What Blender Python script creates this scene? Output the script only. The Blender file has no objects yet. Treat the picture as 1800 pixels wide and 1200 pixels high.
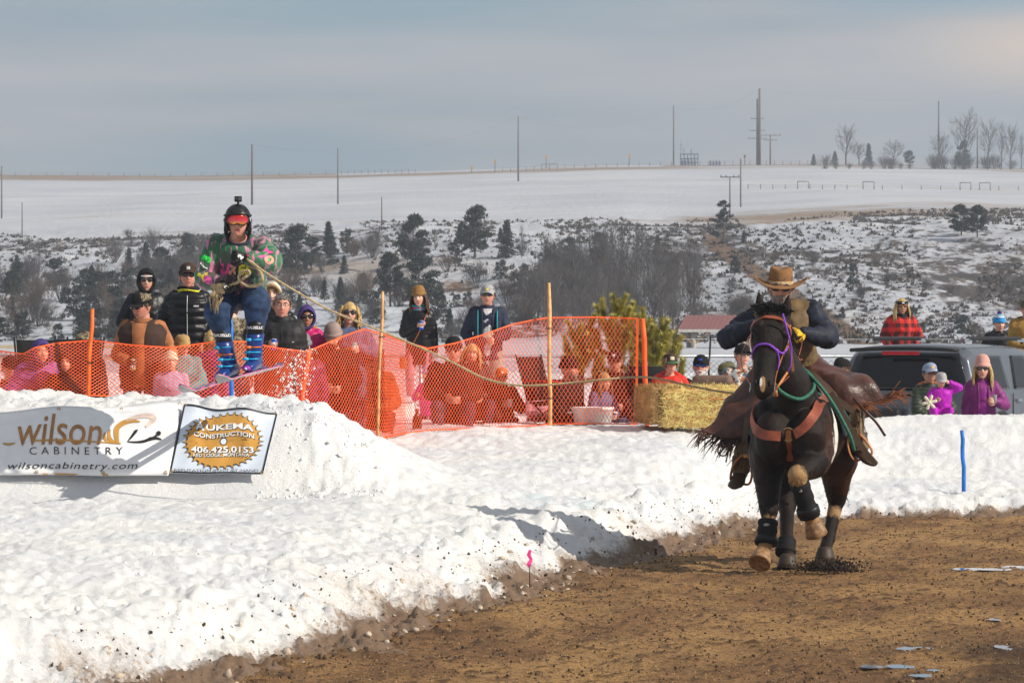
import bpy, bmesh, math, random
import numpy as np
from mathutils import Vector, Matrix, Euler, Quaternion
random.seed(7); RNG = np.random.default_rng(7)
SC = bpy.context.scene; COL = SC.collection
F = 6000.0; HY = 590.0; CZ = 1.87          # focal length in photo pixels, horizon row, eye height
def W(px, py, D): return Vector(((px-900)*D/F, D, CZ-(py-HY)*D/F))
# ---------------------------------------------------------------- camera, sky, sun, exposure
cam = bpy.data.cameras.new('camera'); cam.lens = 120; cam.sensor_width = 36
cam.clip_start = 0.5; cam.clip_end = 6000
cam.dof.use_dof = True; cam.dof.focus_distance = 29.0; cam.dof.aperture_fstop = 16
camo = bpy.data.objects.new('camera', cam); COL.objects.link(camo)
camo.location = (0, 0, CZ); camo.rotation_euler = (math.radians(90)-10/F, 0, 0); SC.camera = camo
SUN_DIR = Vector((-1.0, 0.44, -0.76)).normalized()      # the way the light travels
SUN_EL = math.asin(-SUN_DIR.z)
SUN_AZ = math.atan2(-SUN_DIR.x, -SUN_DIR.y)             # clockwise from +Y
world = bpy.data.worlds.new('World'); SC.world = world; world.use_nodes = True
def build_world():
    nt = world.node_tree; N = nt.nodes; L = nt.links; N.clear()
    out = N.new('ShaderNodeOutputWorld')
    sky = N.new('ShaderNodeTexSky'); sky.sky_type = 'NISHITA'; sky.sun_disc = False
    sky.sun_elevation = SUN_EL; sky.sun_rotation = SUN_AZ; sky.dust_density = 2.0
    b1 = N.new('ShaderNodeBackground'); b1.inputs[1].default_value = 0.07; L.new(sky.outputs[0], b1.inputs[0])
    tc = N.new('ShaderNodeTexCoord'); mp = N.new('ShaderNodeMapping'); mp.inputs['Scale'].default_value = (3.2, 3.2, 26)
    L.new(tc.outputs['Generated'], mp.inputs[0])
    n1 = N.new('ShaderNodeTexNoise'); n1.inputs['Scale'].default_value = 1.6; n1.inputs['Detail'].default_value = 7; n1.inputs['Roughness'].default_value = .5
    L.new(mp.outputs[0], n1.inputs['Vector'])
    cr = N.new('ShaderNodeValToRGB'); e = cr.color_ramp.elements
    e[0].position = .36; e[0].color = (.310, .368, .420, 1); e[1].position = .66; e[1].color = (.495, .485, .495, 1)
    L.new(n1.outputs[0], cr.inputs[0])
    # warm cream bank of cloud and pale blue gaps
    def spot(v, r, k):
        d = N.new('ShaderNodeVectorMath'); d.operation = 'SUBTRACT'; d.inputs[1].default_value = v; L.new(tc.outputs['Generated'], d.inputs[0])
        s = N.new('ShaderNodeVectorMath'); s.operation = 'MULTIPLY'; s.inputs[1].default_value = (1/r[0], .3, 1/r[1]); L.new(d.outputs[0], s.inputs[0])
        l = N.new('ShaderNodeVectorMath'); l.operation = 'LENGTH'; L.new(s.outputs[0], l.inputs[0])
        ad = N.new('ShaderNodeMath'); ad.operation = 'MULTIPLY_ADD'; ad.inputs[1].default_value = 1.2; L.new(n1.outputs[0], ad.inputs[0]); 
        sb = N.new('ShaderNodeMath'); sb.operation = 'SUBTRACT'; sb.inputs[1].default_value = .6; L.new(l.outputs['Value'], sb.inputs[0]); L.new(sb.outputs[0], ad.inputs[2])
        m = N.new('ShaderNodeMapRange'); m.interpolation_type = 'SMOOTHSTEP'; m.inputs[1].default_value = 0; m.inputs[2].default_value = 1.1; m.inputs[3].default_value = k; m.inputs[4].default_value = 0
        L.new(ad.outputs[0], m.inputs[0]); return m.outputs[0]
    def mix(a, col, f):
        m = N.new('ShaderNodeMix'); m.data_type = 'RGBA'; L.new(f, m.inputs[0]); L.new(a, m.inputs[6]); m.inputs[7].default_value = col; return m.outputs[2]
    c = cr.outputs[0]
    c = mix(c, (.74, .60, .49, 1), spot((.150, .985, .083), (.050, .016), 1.0))
    c = mix(c, (.20, .37, .48, 1), spot((.135, .98, .103), (.070, .014), 1.0))
    c = mix(c, (.22, .36, .44, 1), spot((-.045, .99, .104), (.11, .030), 1.0))
    c = mix(c, (.24, .35, .42, 1), spot((-.065, .99, .053), (.055, .012), .8))
    c = mix(c, (.27, .37, .44, 1), spot((-.10, .99, .050), (.12, .010), .6))
    b2 = N.new('ShaderNodeBackground'); L.new(c, b2.inputs[0]); b2.inputs[1].default_value = 1.0
    mx = N.new('ShaderNodeMixShader'); mx.inputs[0].default_value = .90
    L.new(b1.outputs[0], mx.inputs[1]); L.new(b2.outputs[0], mx.inputs[2]); L.new(mx.outputs[0], out.inputs[0])
build_world()
sl = bpy.data.lights.new('sun', 'SUN'); sl.energy = 4.8; sl.angle = math.radians(.53); sl.color = (1.0, .925, .80)
so = bpy.data.objects.new('sun', sl); COL.objects.link(so); so.rotation_euler = SUN_DIR.to_track_quat('-Z', 'Y').to_euler(); so.location = (60, -20, 60)
SC.view_settings.view_transform = 'Standard'; SC.view_settings.look = 'None'; SC.view_settings.exposure = 0.13; SC.view_settings.gamma = 1
SC.cycles.max_bounces = 6; SC.cycles.diffuse_bounces = 3; SC.cycles.glossy_bounces = 3; SC.cycles.transparent_max_bounces = 12; SC.cycles.volume_bounces = 0

# ---------------------------------------------------------------- helpers: noise
def _hash(ix, iy, iz, seed):
    h = (ix.astype(np.int64)*374761393 + iy.astype(np.int64)*668265263 + iz.astype(np.int64)*2147483647 + seed*144269504) & 0xFFFFFFFF
    h = ((h ^ (h >> 13))*1274126177) & 0xFFFFFFFF
    h = h ^ (h >> 16)
    return (h & 0xFFFF)/65535.0*2-1
def vnoise(x, y, z=None, seed=0):
    x = np.asarray(x, float); y = np.asarray(y, float)
    if z is None: z = np.zeros_like(x)
    x0 = np.floor(x); y0 = np.floor(y); z0 = np.floor(z)
    fx = x-x0; fy = y-y0; fz = z-z0
    fx = fx*fx*(3-2*fx); fy = fy*fy*(3-2*fy); fz = fz*fz*(3-2*fz)
    r = 0
    for a in (0, 1):
        for b in (0, 1):
            for c in (0, 1):
                r = r + _hash(x0+a, y0+b, z0+c, seed)*(fx if a else 1-fx)*(fy if b else 1-fy)*(fz if c else 1-fz)
    return r
def fbm(x, y, oct=5, seed=0, gain=.5, z=None, ridge=False):
    s = 0; a = 1; t = 0
    for i in range(oct):
        f = 2.03**i
        v = vnoise(x*f+i*17.3, y*f-i*9.1, None if z is None else z*f, seed+i*31)
        if ridge: v = 1-2*np.abs(v)
        s = s+a*v; t += a; a *= gain
    return s/t
def sstep(a, b, x):
    t = np.clip((np.asarray(x, float)-a)/(b-a), 0, 1); return t*t*(3-2*t)
# ---------------------------------------------------------------- helpers: materials
MATS = {}
def newmat(name):
    m = bpy.data.materials.new(name); m.use_nodes = True; nt = m.node_tree; nt.nodes.clear()
    o = nt.nodes.new('ShaderNodeOutputMaterial'); p = nt.nodes.new('ShaderNodeBsdfPrincipled'); nt.links.new(p.outputs[0], o.inputs[0])
    return m, nt, p
def node(nt, t, **kw):
    n = nt.nodes.new(t)
    for k, v in kw.items():
        if k.startswith('i_'):
            k = k[2:]; k = int(k) if k.isdigit() else k.replace('_', ' ')
            n.inputs[k].default_value = v
        else: setattr(n, k, v)
    return n
def cmix(nt, fac, a, b, blend='MIX'):
    m = nt.nodes.new('ShaderNodeMix'); m.data_type = 'RGBA'; m.blend_type = blend
    for i, v in ((0, fac), (6, a), (7, b)):
        if isinstance(v, bpy.types.NodeSocket): nt.links.new(v, m.inputs[i])
        elif i: m.inputs[i].default_value = tuple(v)+((1,) if len(v) == 3 else ())
        else: m.inputs[i].default_value = v
    return m.outputs[2]
def ramp(nt, src, p0, p1, v0=0, v1=1):
    m = nt.nodes.new('ShaderNodeMapRange'); m.interpolation_type = 'SMOOTHSTEP'
    for i, v in ((1, p0), (2, p1), (3, v0), (4, v1)): m.inputs[i].default_value = v
    nt.links.new(src, m.inputs[0]); return m.outputs[0]
def noise(nt, scale, detail=4, rough=.55, coord='Object', dist=0, vec=None, sc=None):
    if vec is None:
        tc = nt.nodes.new('ShaderNodeTexCoord'); vec = tc.outputs[coord]
    if sc:
        mp = nt.nodes.new('ShaderNodeMapping'); mp.inputs['Scale'].default_value = sc; nt.links.new(vec, mp.inputs[0]); vec = mp.outputs[0]
    n = nt.nodes.new('ShaderNodeTexNoise'); n.inputs['Scale'].default_value = scale; n.inputs['Detail'].default_value = detail
    n.inputs['Roughness'].default_value = rough; n.inputs['Distortion'].default_value = dist
    nt.links.new(vec, n.inputs['Vector']); return n.outputs[0]
def bump(nt, p, h, strength=.5, dist=.01):
    b = nt.nodes.new('ShaderNodeBump'); b.inputs['Strength'].default_value = strength; b.inputs['Distance'].default_value = dist
    nt.links.new(h, b.inputs['Height']); nt.links.new(b.outputs[0], p.inputs['Normal']); return b
def mat(name, col, rough=.6, metal=0, var=.18, vscale=9, bmp=.25, bscale=60, bdist=.004, spec=None, coat=0, sheen=0):
    """A simple cloth / paint / wood like material: base colour broken by noise, fine bump."""
    if name in MATS: return MATS[name]
    m, nt, p = newmat(name)
    n = noise(nt, vscale, 5); f = ramp(nt, n, .3, .7)
    c = cmix(nt, f, [x*(1-var) for x in col], [min(1, x*(1+var)) for x in col]); nt.links.new(c, p.inputs['Base Color'])
    p.inputs['Roughness'].default_value = rough; p.inputs['Metallic'].default_value = metal
    p.inputs['Specular IOR Level'].default_value = .3
    if spec is not None: p.inputs['Specular IOR Level'].default_value = spec
    if coat: p.inputs['Coat Weight'].default_value = coat
    if sheen: p.inputs['Sheen Weight'].default_value = sheen
    if bmp: bump(nt, p, noise(nt, bscale, 3), bmp, bdist)
    MATS[name] = m; return m
# ---------------------------------------------------------------- helpers: objects
def props(o, label=None, cat=None, group=None, kind=None):
    if label: o['label'] = label
    if cat: o['category'] = cat
    if group: o['group'] = group
    if kind: o['kind'] = kind
    return o
def thing(name, loc, label, cat, group=None, rz=0):
    o = bpy.data.objects.new(name, None); COL.objects.link(o); o.location = loc; o.rotation_euler = (0, 0, rz)
    o.empty_display_size = .1
    return props(o, label, cat, group)
class MB:
    """Collects vertices and faces (with a material index) for one mesh object."""
    def __init__(s): s.v = []; s.f = []; s.m = []; s.mi = 0; s.flatshade = False
    def add(s, vs, fs, mi=None):
        b = len(s.v); s.v.extend([tuple(x) for x in vs]); s.f.extend([tuple(i+b for i in f) for f in fs]); s.m.extend([s.mi if mi is None else mi]*len(fs)); return s
    def box(s, c, d, rot=None, mi=None, taper=1.0):
        vs = []
        for z in (-.5, .5):
            k = taper if z > 0 else 1
            for x, y in ((-.5, -.5), (.5, -.5), (.5, .5), (-.5, .5)):
                p = Vector((x*d[0]*k, y*d[1]*k, z*d[2]))
                if rot is not None: p = rot @ p
                vs.append(p+Vector(c))
        return s.add(vs, [(3, 2, 1, 0), (4, 5, 6, 7), (0, 1, 5, 4), (1, 2, 6, 5), (2, 3, 7, 6), (3, 0, 4, 7)], mi)
    def tube(s, pts, r, n=6, mi=None, cap=True, flat=None, up=None):
        """pts path, r radius or list; flat=(a,b) makes an elliptical section."""
        pts = [Vector(p) for p in pts]; k = len(pts)
        rr = r if isinstance(r, (list, tuple)) else [r]*k
        vs = []; prev = None
        for i, p in enumerate(pts):
            t = (pts[min(i+1, k-1)]-pts[max(i-1, 0)])
            t = t.normalized() if t.length > 1e-9 else Vector((0, 0, 1))
            if prev is None:
                a = Vector(up) if up is not None else (Vector((0, 0, 1)) if abs(t.z) < .9 else Vector((1, 0, 0)))
            else: a = prev
            a = (a-t*a.dot(t)); a = a.normalized() if a.length > 1e-6 else t.orthogonal().normalized()
            prev = a; b = t.cross(a)
            fa, fb = flat if flat else (1, 1)
            for j in range(n):
                w = 2*math.pi*j/n; vs.append(p+a*(math.cos(w)*rr[i]*fa)+b*(math.sin(w)*rr[i]*fb))
        fs = []
        for i in range(k-1):
            for j in range(n):
                j2 = (j+1) % n; fs.append((i*n+j, i*n+j2, (i+1)*n+j2, (i+1)*n+j))
        if cap: fs.append(tuple(range(n))[::-1]); fs.append(tuple((k-1)*n+j for j in range(n)))
        return s.add(vs, fs, mi)
    def capsule(s, p0, p1, r0, r1, n=12, m=3, mi=None):
        p0 = Vector(p0); p1 = Vector(p1); d = (p1-p0); L = d.length; t = d/L if L > 1e-6 else Vector((0, 0, 1))
        pts = []; rr = []
        for i in range(m+1):
            a = math.pi/2*(i/m); pts.append(p0-t*r0*math.cos(a)); rr.append(max(1e-4, r0*math.sin(a)))
        for i in range(m+1):
            a = math.pi/2*(i/m); pts.append(p1+t*r1*math.sin(a)); rr.append(max(1e-4, r1*math.cos(a)))
        return s.tube(pts, rr, n, mi)
    def ell(s, c, r, rot=None, n=16, m=10, mi=None):
        vs = []; fs = []
        for i in range(m+1):
            a = math.pi*i/m
            for j in range(n):
                b = 2*math.pi*j/n; p = Vector((math.sin(a)*math.cos(b)*r[0], math.sin(a)*math.sin(b)*r[1], math.cos(a)*r[2]))
                if rot is not None: p = rot @ p
                vs.append(p+Vector(c))
        for i in range(m):
            for j in range(n):
                j2 = (j+1) % n; fs.append((i*n+j, (i+1)*n+j, (i+1)*n+j2, i*n+j2))
        return s.add(vs, fs, mi)
    def loft(s, rings, mi=None, cap=True, closed=True):
        n = len(rings[0]); vs = [p for r in rings for p in r]; fs = []
        for i in range(len(rings)-1):
            for j in range(n if closed else n-1):
                j2 = (j+1) % n; fs.append((i*n+j, i*n+j2, (i+1)*n+j2, (i+1)*n+j))
        if cap and closed: fs.append(tuple(range(n))[::-1]); fs.append(tuple((len(rings)-1)*n+j for j in range(n)))
        return s.add(vs, fs, mi)
    def mesh(s, name, mats, smooth=True):
        me = bpy.data.meshes.new(name); me.from_pydata([tuple(v) for v in s.v], [], s.f); 
        for m in (mats if isinstance(mats, (list, tuple)) else [mats]): me.materials.append(m)
        if s.m: me.polygons.foreach_set('material_index', s.m)
        me.polygons.foreach_set('use_smooth', [smooth and not s.flatshade]*len(me.polygons)); me.update(); return me
    def build(s, name, mats, parent=None, smooth=True, loc=None):
        return put(name, s.mesh(name, mats, smooth), parent, loc)
def put(name, me, parent=None, loc=None, mods=None):
    o = bpy.data.objects.new(name, me); COL.objects.link(o)
    if parent is not None: o.parent = parent
    if loc is not None: o.location = loc
    return o
def baked(me, mods, mats=None, smooth=True):
    """Apply a list of (type, settings) modifiers to a mesh and return the new mesh."""
    o = bpy.data.objects.new('tmp', me); COL.objects.link(o)
    for t, kw in mods:
        m = o.modifiers.new(t, t)
        for k, v in kw.items(): setattr(m, k, v)
    dg = bpy.context.evaluated_depsgraph_get(); dg.update()
    r = bpy.data.meshes.new_from_object(o.evaluated_get(dg)); bpy.data.objects.remove(o); bpy.data.meshes.remove(me)
    if mats is not None:
        r.materials.clear()
        for m in mats: r.materials.append(m)
    r.polygons.foreach_set('use_smooth', [smooth]*len(r.polygons)); return r
def verts(me):
    a = np.empty(len(me.vertices)*3, np.float32); me.vertices.foreach_get('co', a); return a.reshape(-1, 3)
def normals(me):
    a = np.empty(len(me.vertices)*3, np.float32); me.vertex_normals.foreach_get('vector', a); return a.reshape(-1, 3)
def setverts(me, a): me.vertices.foreach_set('co', np.asarray(a, np.float32).ravel()); me.update()
def gridmesh(name, X, Y, Z, mats, attrs=None, mirror=False):
    r, c = X.shape; me = bpy.data.meshes.new(name)
    co = np.stack([X, Y, Z], -1).reshape(-1, 3).astype(np.float32)
    i = np.arange(r*c).reshape(r, c)
    q = np.stack([i[:-1, :-1], i[:-1, 1:], i[1:, 1:], i[1:, :-1]], -1).reshape(-1, 4)
    me.vertices.add(len(co)); me.vertices.foreach_set('co', co.ravel())
    me.loops.add(q.size); me.loops.foreach_set('vertex_index', q.ravel().astype(np.int32))
    me.polygons.add(len(q)); me.polygons.foreach_set('loop_start', (np.arange(len(q))*4).astype(np.int32))
    me.update(calc_edges=True); me.validate()
    me.polygons.foreach_set('use_smooth', [True]*len(me.polygons))
    for m in (mats if isinstance(mats, (list, tuple)) else [mats]): me.materials.append(m)
    for k, a in (attrs or {}).items():
        at = me.attributes.new(k, 'FLOAT', 'POINT'); at.data.foreach_set('value', a.ravel().astype(np.float32))
    return me
# ================================================================ THE LAND
# edge between the plowed snow and the dirt track, in plan (x, distance)
EDGE = np.array([(-6, 10.5), (-3.4, 14.5), (-1.75, 18.3), (-1.02, 20.4), (-.57, 22.7), (-.02, 24.1), (.30, 25.7), (.50, 26.5), (.56, 26.9), (.50, 27.3), (1.15, 29.0), (1.75, 31.1), (2.4, 33.3), (3.5, 35.0), (5.3, 35.6), (9, 36.3), (16, 37), (60, 40)], float)
def edge_sd(X, Y):
    X = np.asarray(X, float); Y = np.asarray(Y, float)
    best = np.full(X.shape, 1e9); sgn = np.ones(X.shape)
    for (ax, ay), (bx, by) in zip(EDGE[:-1], EDGE[1:]):
        dx, dy = bx-ax, by-ay; L2 = dx*dx+dy*dy
        t = np.clip(((X-ax)*dx+(Y-ay)*dy)/L2, 0, 1)
        d = np.hypot(X-ax-t*dx, Y-ay-t*dy)
        best = np.minimum(best, d)
    return best*np.where(X < np.interp(Y, EDGE[:, 1], EDGE[:, 0]), 1, -1)
def snow_base(X, Y):
    X = np.asarray(X, float); Y = np.asarray(Y, float)
    sd = edge_sd(X, Y)
    px = X/np.maximum(Y, 1)*F+900
    right = sstep(.8, 2.6, X-(Y-30)*.12)
    bank = np.where(True, sstep(-.05, .75, sd)*.34+sstep(.5, 2.2, sd)*.16, 0)*(1-right)+(sstep(-.05, .5, sd)*.17+sstep(.5, 1.6, sd)*.10)*right
    rise = sstep(30, 40.5, Y)*.34*(1-right)+sstep(1.2, 5.2, sd)*.56*right*sstep(30, 37, Y)
    z = -.12+sstep(-.5, 0, sd)*.10+bank+rise*sstep(-.2, 1.5, sd)
    # jump pile with the banners
    wx = np.interp(X+.08*vnoise(X*0+3, Y*1.3, seed=6), [-2.3, -1.8, -1.4, -1.0, -.6, -.1], [1, .88, .58, .30, .10, 0])
    face = sstep(29.35, 30.30, Y+.05*vnoise(X*1.1, Y*1.1, seed=5))
    top = .745+.06*sstep(30.2, 32, Y)
    drop = 1-.75*sstep(32.4, 36.5, Y)-.25*sstep(36, 40, Y)
    z = np.maximum(z, np.where((wx > 0) & (face > 0), .48+(top*face*drop)*wx, -9))
    # parking lot behind the crest on the right
    lot = sstep(1.9, 3.0, X-.02*(Y-40))*sstep(40.6, 42.2, Y)*(1-sstep(52, 55, Y))
    z = z*(1-lot)+(-.12)*lot
    z = np.where(Y > 55, z*(1-sstep(55, 75, Y))+1.0*sstep(55, 75, Y), z)
    # rise of the crest
    z = z+.16*np.exp(-((Y-40)/1.0)**2)*sstep(2.5, 5, X)*(1-.0)
    return z
def snow_h(X, Y):
    sd = edge_sd(X+.16*fbm(X*1.7, Y*1.7, 3, 3), Y+.16*fbm(X*1.7, Y*1.7, 3, 4)); z = snow_base(X, Y)
    rough = .42+.55*np.exp(-np.maximum(sd, 0)/.8)+.5*sstep(29, 29.6, Y)*sstep(-.8, -1.5, X)*(1-sstep(31, 33, Y))
    near = (1-sstep(38, 52, Y))*(1-.93*sstep(-1.72, -1.85, X)*sstep(29.1, 29.3, Y)*(1-sstep(30.35, 30.6, Y)))
    pil = np.abs(fbm(X*2.6, Y*2.6, 3, 11))
    z = z+near*rough*(.055*(pil-.2)+.035*fbm(X*5, Y*4, 4, 12)+.050*(.4-np.abs(fbm(X*7, Y*5, 3, 19)))+.042*(.4-np.abs(fbm(X*15, Y*11, 2, 20)))+.032*fbm(X*23, Y*16, 2, 13))+near*.010*fbm(X*13, Y*7, 3, 15)+np.exp(-((sd-.15)/.35)**2)*(.045*np.maximum(0, vnoise(X*21, Y*17, seed=24)-.2)+.05*np.maximum(0, vnoise(X*10, Y*8, seed=25)-.3)+.02*fbm(X*24, Y*20, 2, 26))+.05*fbm(X*.7, Y*.5, 2, 14)*sstep(.3, 2, sd)
    lump = np.maximum(0, vnoise(X*3.3, Y*3.3, seed=21)-.35)*.12+np.maximum(0, vnoise(X*8, Y*8, seed=22)-.45)*.06
    z = z+near*lump*(.3+1.0*np.exp(-((sd-.5)/.7)**2)+.8*sstep(-.8, -1.3, X)*sstep(29, 29.5, Y)*(1-sstep(33, 34, Y)))
    z = z+.010*np.sin(Y*9+2.5*fbm(X*2, Y*2, 2, 18))*sstep(.5, 1.5, sd)*near
    return z, sd
def dirt_fine(X, Y): return .012*fbm(X*13, Y*11, 3, 43)+.032*np.maximum(0, vnoise(X*27, Y*21, seed=46)-.42)+.022*np.maximum(0, vnoise(X*15, Y*11, seed=47)-.45)
def dirt_h(X, Y):
    z = -.008+.035*fbm(X*.8, Y*.8, 3, 41)+.020*fbm(X*4, Y*4, 4, 42)+dirt_fine(X, Y)
    # low rutted, muddier strip at the right front
    z = z+.05*sstep(.45, .9, vnoise(X*2.2, Y*2.2, seed=44))*sstep(1.5, 3, X)*sstep(24, 20, Y)
    return z
def snowz(x, y): return float(snow_h(np.array([x]), np.array([y]))[0][0])
def mat_snow():
    m, nt, p = newmat('plowed_snow')
    at = node(nt, 'ShaderNodeAttribute', attribute_name='grime'); fac = at.outputs['Fac']
    n1 = noise(nt, 5, 8, .7); n2 = noise(nt, 30, 5, .7); n3 = noise(nt, 1.1, 3)
    add = node(nt, 'ShaderNodeMath', operation='MULTIPLY_ADD', i_1=1.6); n1b = cmix(nt, .45, n1, noise(nt, 34, 4, .7)); nt.links.new(n1b, add.inputs[0]); nt.links.new(fac, add.inputs[2])
    stain = ramp(nt, add.outputs[0], 1.22, 1.85, 0, .85)
    c = cmix(nt, ramp(nt, n3, .35, .65), (.73, .74, .77), (.83, .82, .81))
    sc_ = cmix(nt, ramp(nt, n2, .36, .60), (.13, .072, .036), (.66, .53, .41)); c = cmix(nt, stain, c, sc_)
    add2 = node(nt, 'ShaderNodeMath', operation='MULTIPLY_ADD', i_1=1.0); nt.links.new(n2, add2.inputs[0]); nt.links.new(fac, add2.inputs[2])
    c = cmix(nt, ramp(nt, add2.outputs[0], 1.12, 1.38, 0, .9), c, (.17, .10, .055))
    n4 = noise(nt, 22, 2, .5, sc=(1, .6, 1)); c = cmix(nt, ramp(nt, n4, .735, .77, 0, .75), c, (.22, .15, .10))
    b = node(nt, 'ShaderNodeAttribute', attribute_name='blue'); c = cmix(nt, b.outputs['Fac'], c, (.42, .74, .84))
    nt.links.new(c, p.inputs['Base Color']); p.inputs['Roughness'].default_value = .55; p.inputs['Specular IOR Level'].default_value = .3
    bm = noise(nt, 9, 12, .78); bump(nt, p, bm, .75, .05)
    return m
def mat_dirt():
    m, nt, p = newmat('wet_track_dirt')
    n1 = noise(nt, .9, 6, .6, sc=(1, .45, 1)); n2 = noise(nt, 24, 7, .8); n3 = noise(nt, 62, 3, .6); n4 = noise(nt, 2.6, 7, .72)
    c = cmix(nt, ramp(nt, n1, .38, .62), (.285, .142, .055), (.54, .305, .115))
    c = cmix(nt, ramp(nt, n4, .50, .66, 0, .5), c, (.115, .062, .030))
    c = cmix(nt, ramp(nt, n2, .49, .62, 0, .85), c, (.085, .045, .022))
    c = cmix(nt, ramp(nt, n3, .58, .66, 0, .75), c, (.55, .36, .17))
    c = cmix(nt, ramp(nt, n3, .42, .33, 0, .6), c, (.07, .04, .022))
    fi = node(nt, 'ShaderNodeAttribute', attribute_name='fine'); c = cmix(nt, ramp(nt, fi.outputs['Fac'], .62, .98, 0, .75), c, (.065, .034, .018)); c = cmix(nt, ramp(nt, fi.outputs['Fac'], .45, .15, 0, .40), c, (.56, .34, .14))
    at = node(nt, 'ShaderNodeAttribute', attribute_name='mud'); 
    c = cmix(nt, at.outputs['Fac'], c, (.055, .030, .019))
    nt.links.new(c, p.inputs['Base Color']); p.inputs['Roughness'].default_value = .75; p.inputs['Specular IOR Level'].default_value = .25
    bump(nt, p, n2, 1.0, .05)
    return m
M_SNOW = mat_snow(); M_DIRT = mat_dirt()
def persp_grid(y0, y1, ny, nx, half, extra=0):
    t = np.linspace(0, 1, ny); Y = y0*(y1/y0)**t
    u = np.linspace(-1, 1, nx)
    YY = np.repeat(Y[:, None], nx, 1); XX = u[None, :]*(YY*half+extra)
    return XX, YY
def two_grid():
    Yv = np.concatenate([14*(42/14)**np.linspace(0, 1, 540, endpoint=False), np.linspace(42, 80, 60)]); u = np.linspace(-1, 1, 520); YY = np.repeat(Yv[:, None], 520, 1); return u[None, :]*(YY*.182+1.2), YY
X, Y = two_grid()
Z, SD = snow_h(X, Y)
grime = np.exp(-np.maximum(SD, 0)/.10)*.80+.46*np.exp(-np.maximum(SD, 0)/.8)+.16*np.exp(-np.maximum(SD, 0)/2.5)
grime = grime*(1-.15*sstep(33, 36, Y))+.28*np.maximum(0, vnoise(X*1.3, Y*1.0, seed=61))*sstep(2.5, 0, SD)
pxx = X/Y*F+900
blue = .55*np.exp(-((X-.42)/.28)**2-((Y-30.6)/.5)**2)*sstep(-.3, .5, vnoise(X*9, Y*5, seed=63))
put('snow_ground', gridmesh('snow_ground', X, Y, Z, M_SNOW, {'grime': grime, 'blue': blue}))['kind'] = 'structure'
X, Y = persp_grid(13.5, 40, 620, 430, .175, 1.5)
Z = dirt_h(X, Y)
SD = edge_sd(X, Y)
mud = sstep(1.9, 2.9, X+.5*vnoise(X*2, Y*2, seed=71))*sstep(21.8, 20.2, Y)*.75+.45*sstep(-.30, -.02, SD+.25*vnoise(X*4, Y*4, seed=72))
put('dirt_track', gridmesh('dirt_track', X, Y, Z, M_DIRT, {'mud': np.clip(mud, 0, 1), 'fine': np.clip(.5+dirt_fine(X, Y)/.03, 0, 1)}))['kind'] = 'structure'

# -------- far land: flat field, scrubby bluff, high snowfield up to the ridge
def interp(x, xs, ys): return np.interp(x, xs, ys)
def hill_core(X, Y):
    px = X/Y*F+900
    wob = 14*vnoise(X*.018, Y*.002, seed=81)+6*vnoise(X*.05, Y*.005, seed=82)
    toe = 235+wob; top = 420+wob*1.6-18*sstep(1150, 1500, px)
    ytop = interp(px, [-400, 0, 300, 500, 700, 900, 1100, 1250, 1500, 1800, 2300], [428, 424, 418, 410, 404, 404, 400, 405, 400, 392, 385])
    ztop = CZ+(HY-ytop)*420/F
    yr = interp(px, [-400, 0, 300, 600, 750, 950, 1050, 1250, 1450, 1620, 1800, 2300], [306, 307, 309, 305, 301, 294, 291, 290, 288, 291, 296, 300])
    zr = CZ+(HY-yr)*900/F
    a = sstep(0, 1, (Y-toe)/(top-toe)); k = np.clip((Y-toe)/(top-toe), 0, 1)
    blu = .45*k+.55*a
    # spurs and gullies cut in the bluff
    g = fbm(X*.022+Y*.010, Y*.004, 3, 85, ridge=True); g2 = fbm(X*.07+Y*.02, Y*.02, 3, 86)
    z = .93+.32*sstep(76, 235, Y)+(ztop-1.25)*blu
    z = z+4*a*(1-a)*(2.1*g+1.0*g2)
    fld = np.clip((Y-top)/(900-top), 0, 1)
    z = z+(zr-ztop)*(fld*.9+.1*fld*fld)
    z = z+.55*fbm(X*.02, Y*.01, 3, 87)*sstep(0, .1, fld)*(1-fld)
    z = z-sstep(900, 1500, Y)*60
    return z, k, fld
def hz(x, y): return float(hill_core(np.array([x]), np.array([y]))[0][0])
def hill_hit(px, py, lo=235, hi=905):
    """Distance at which the ground under photo column px stands at photo row py, seen from the track."""
    Y = np.linspace(lo, hi, 1200); X = (px-900)/F*Y; z = hill_core(X, Y)[0]; yy = HY-(z-CZ)/Y*F
    i = np.where(yy <= py)[0]
    i = i[0] if len(i) else len(Y)-1
    return float(X[i]), float(Y[i]), float(z[i])
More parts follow.
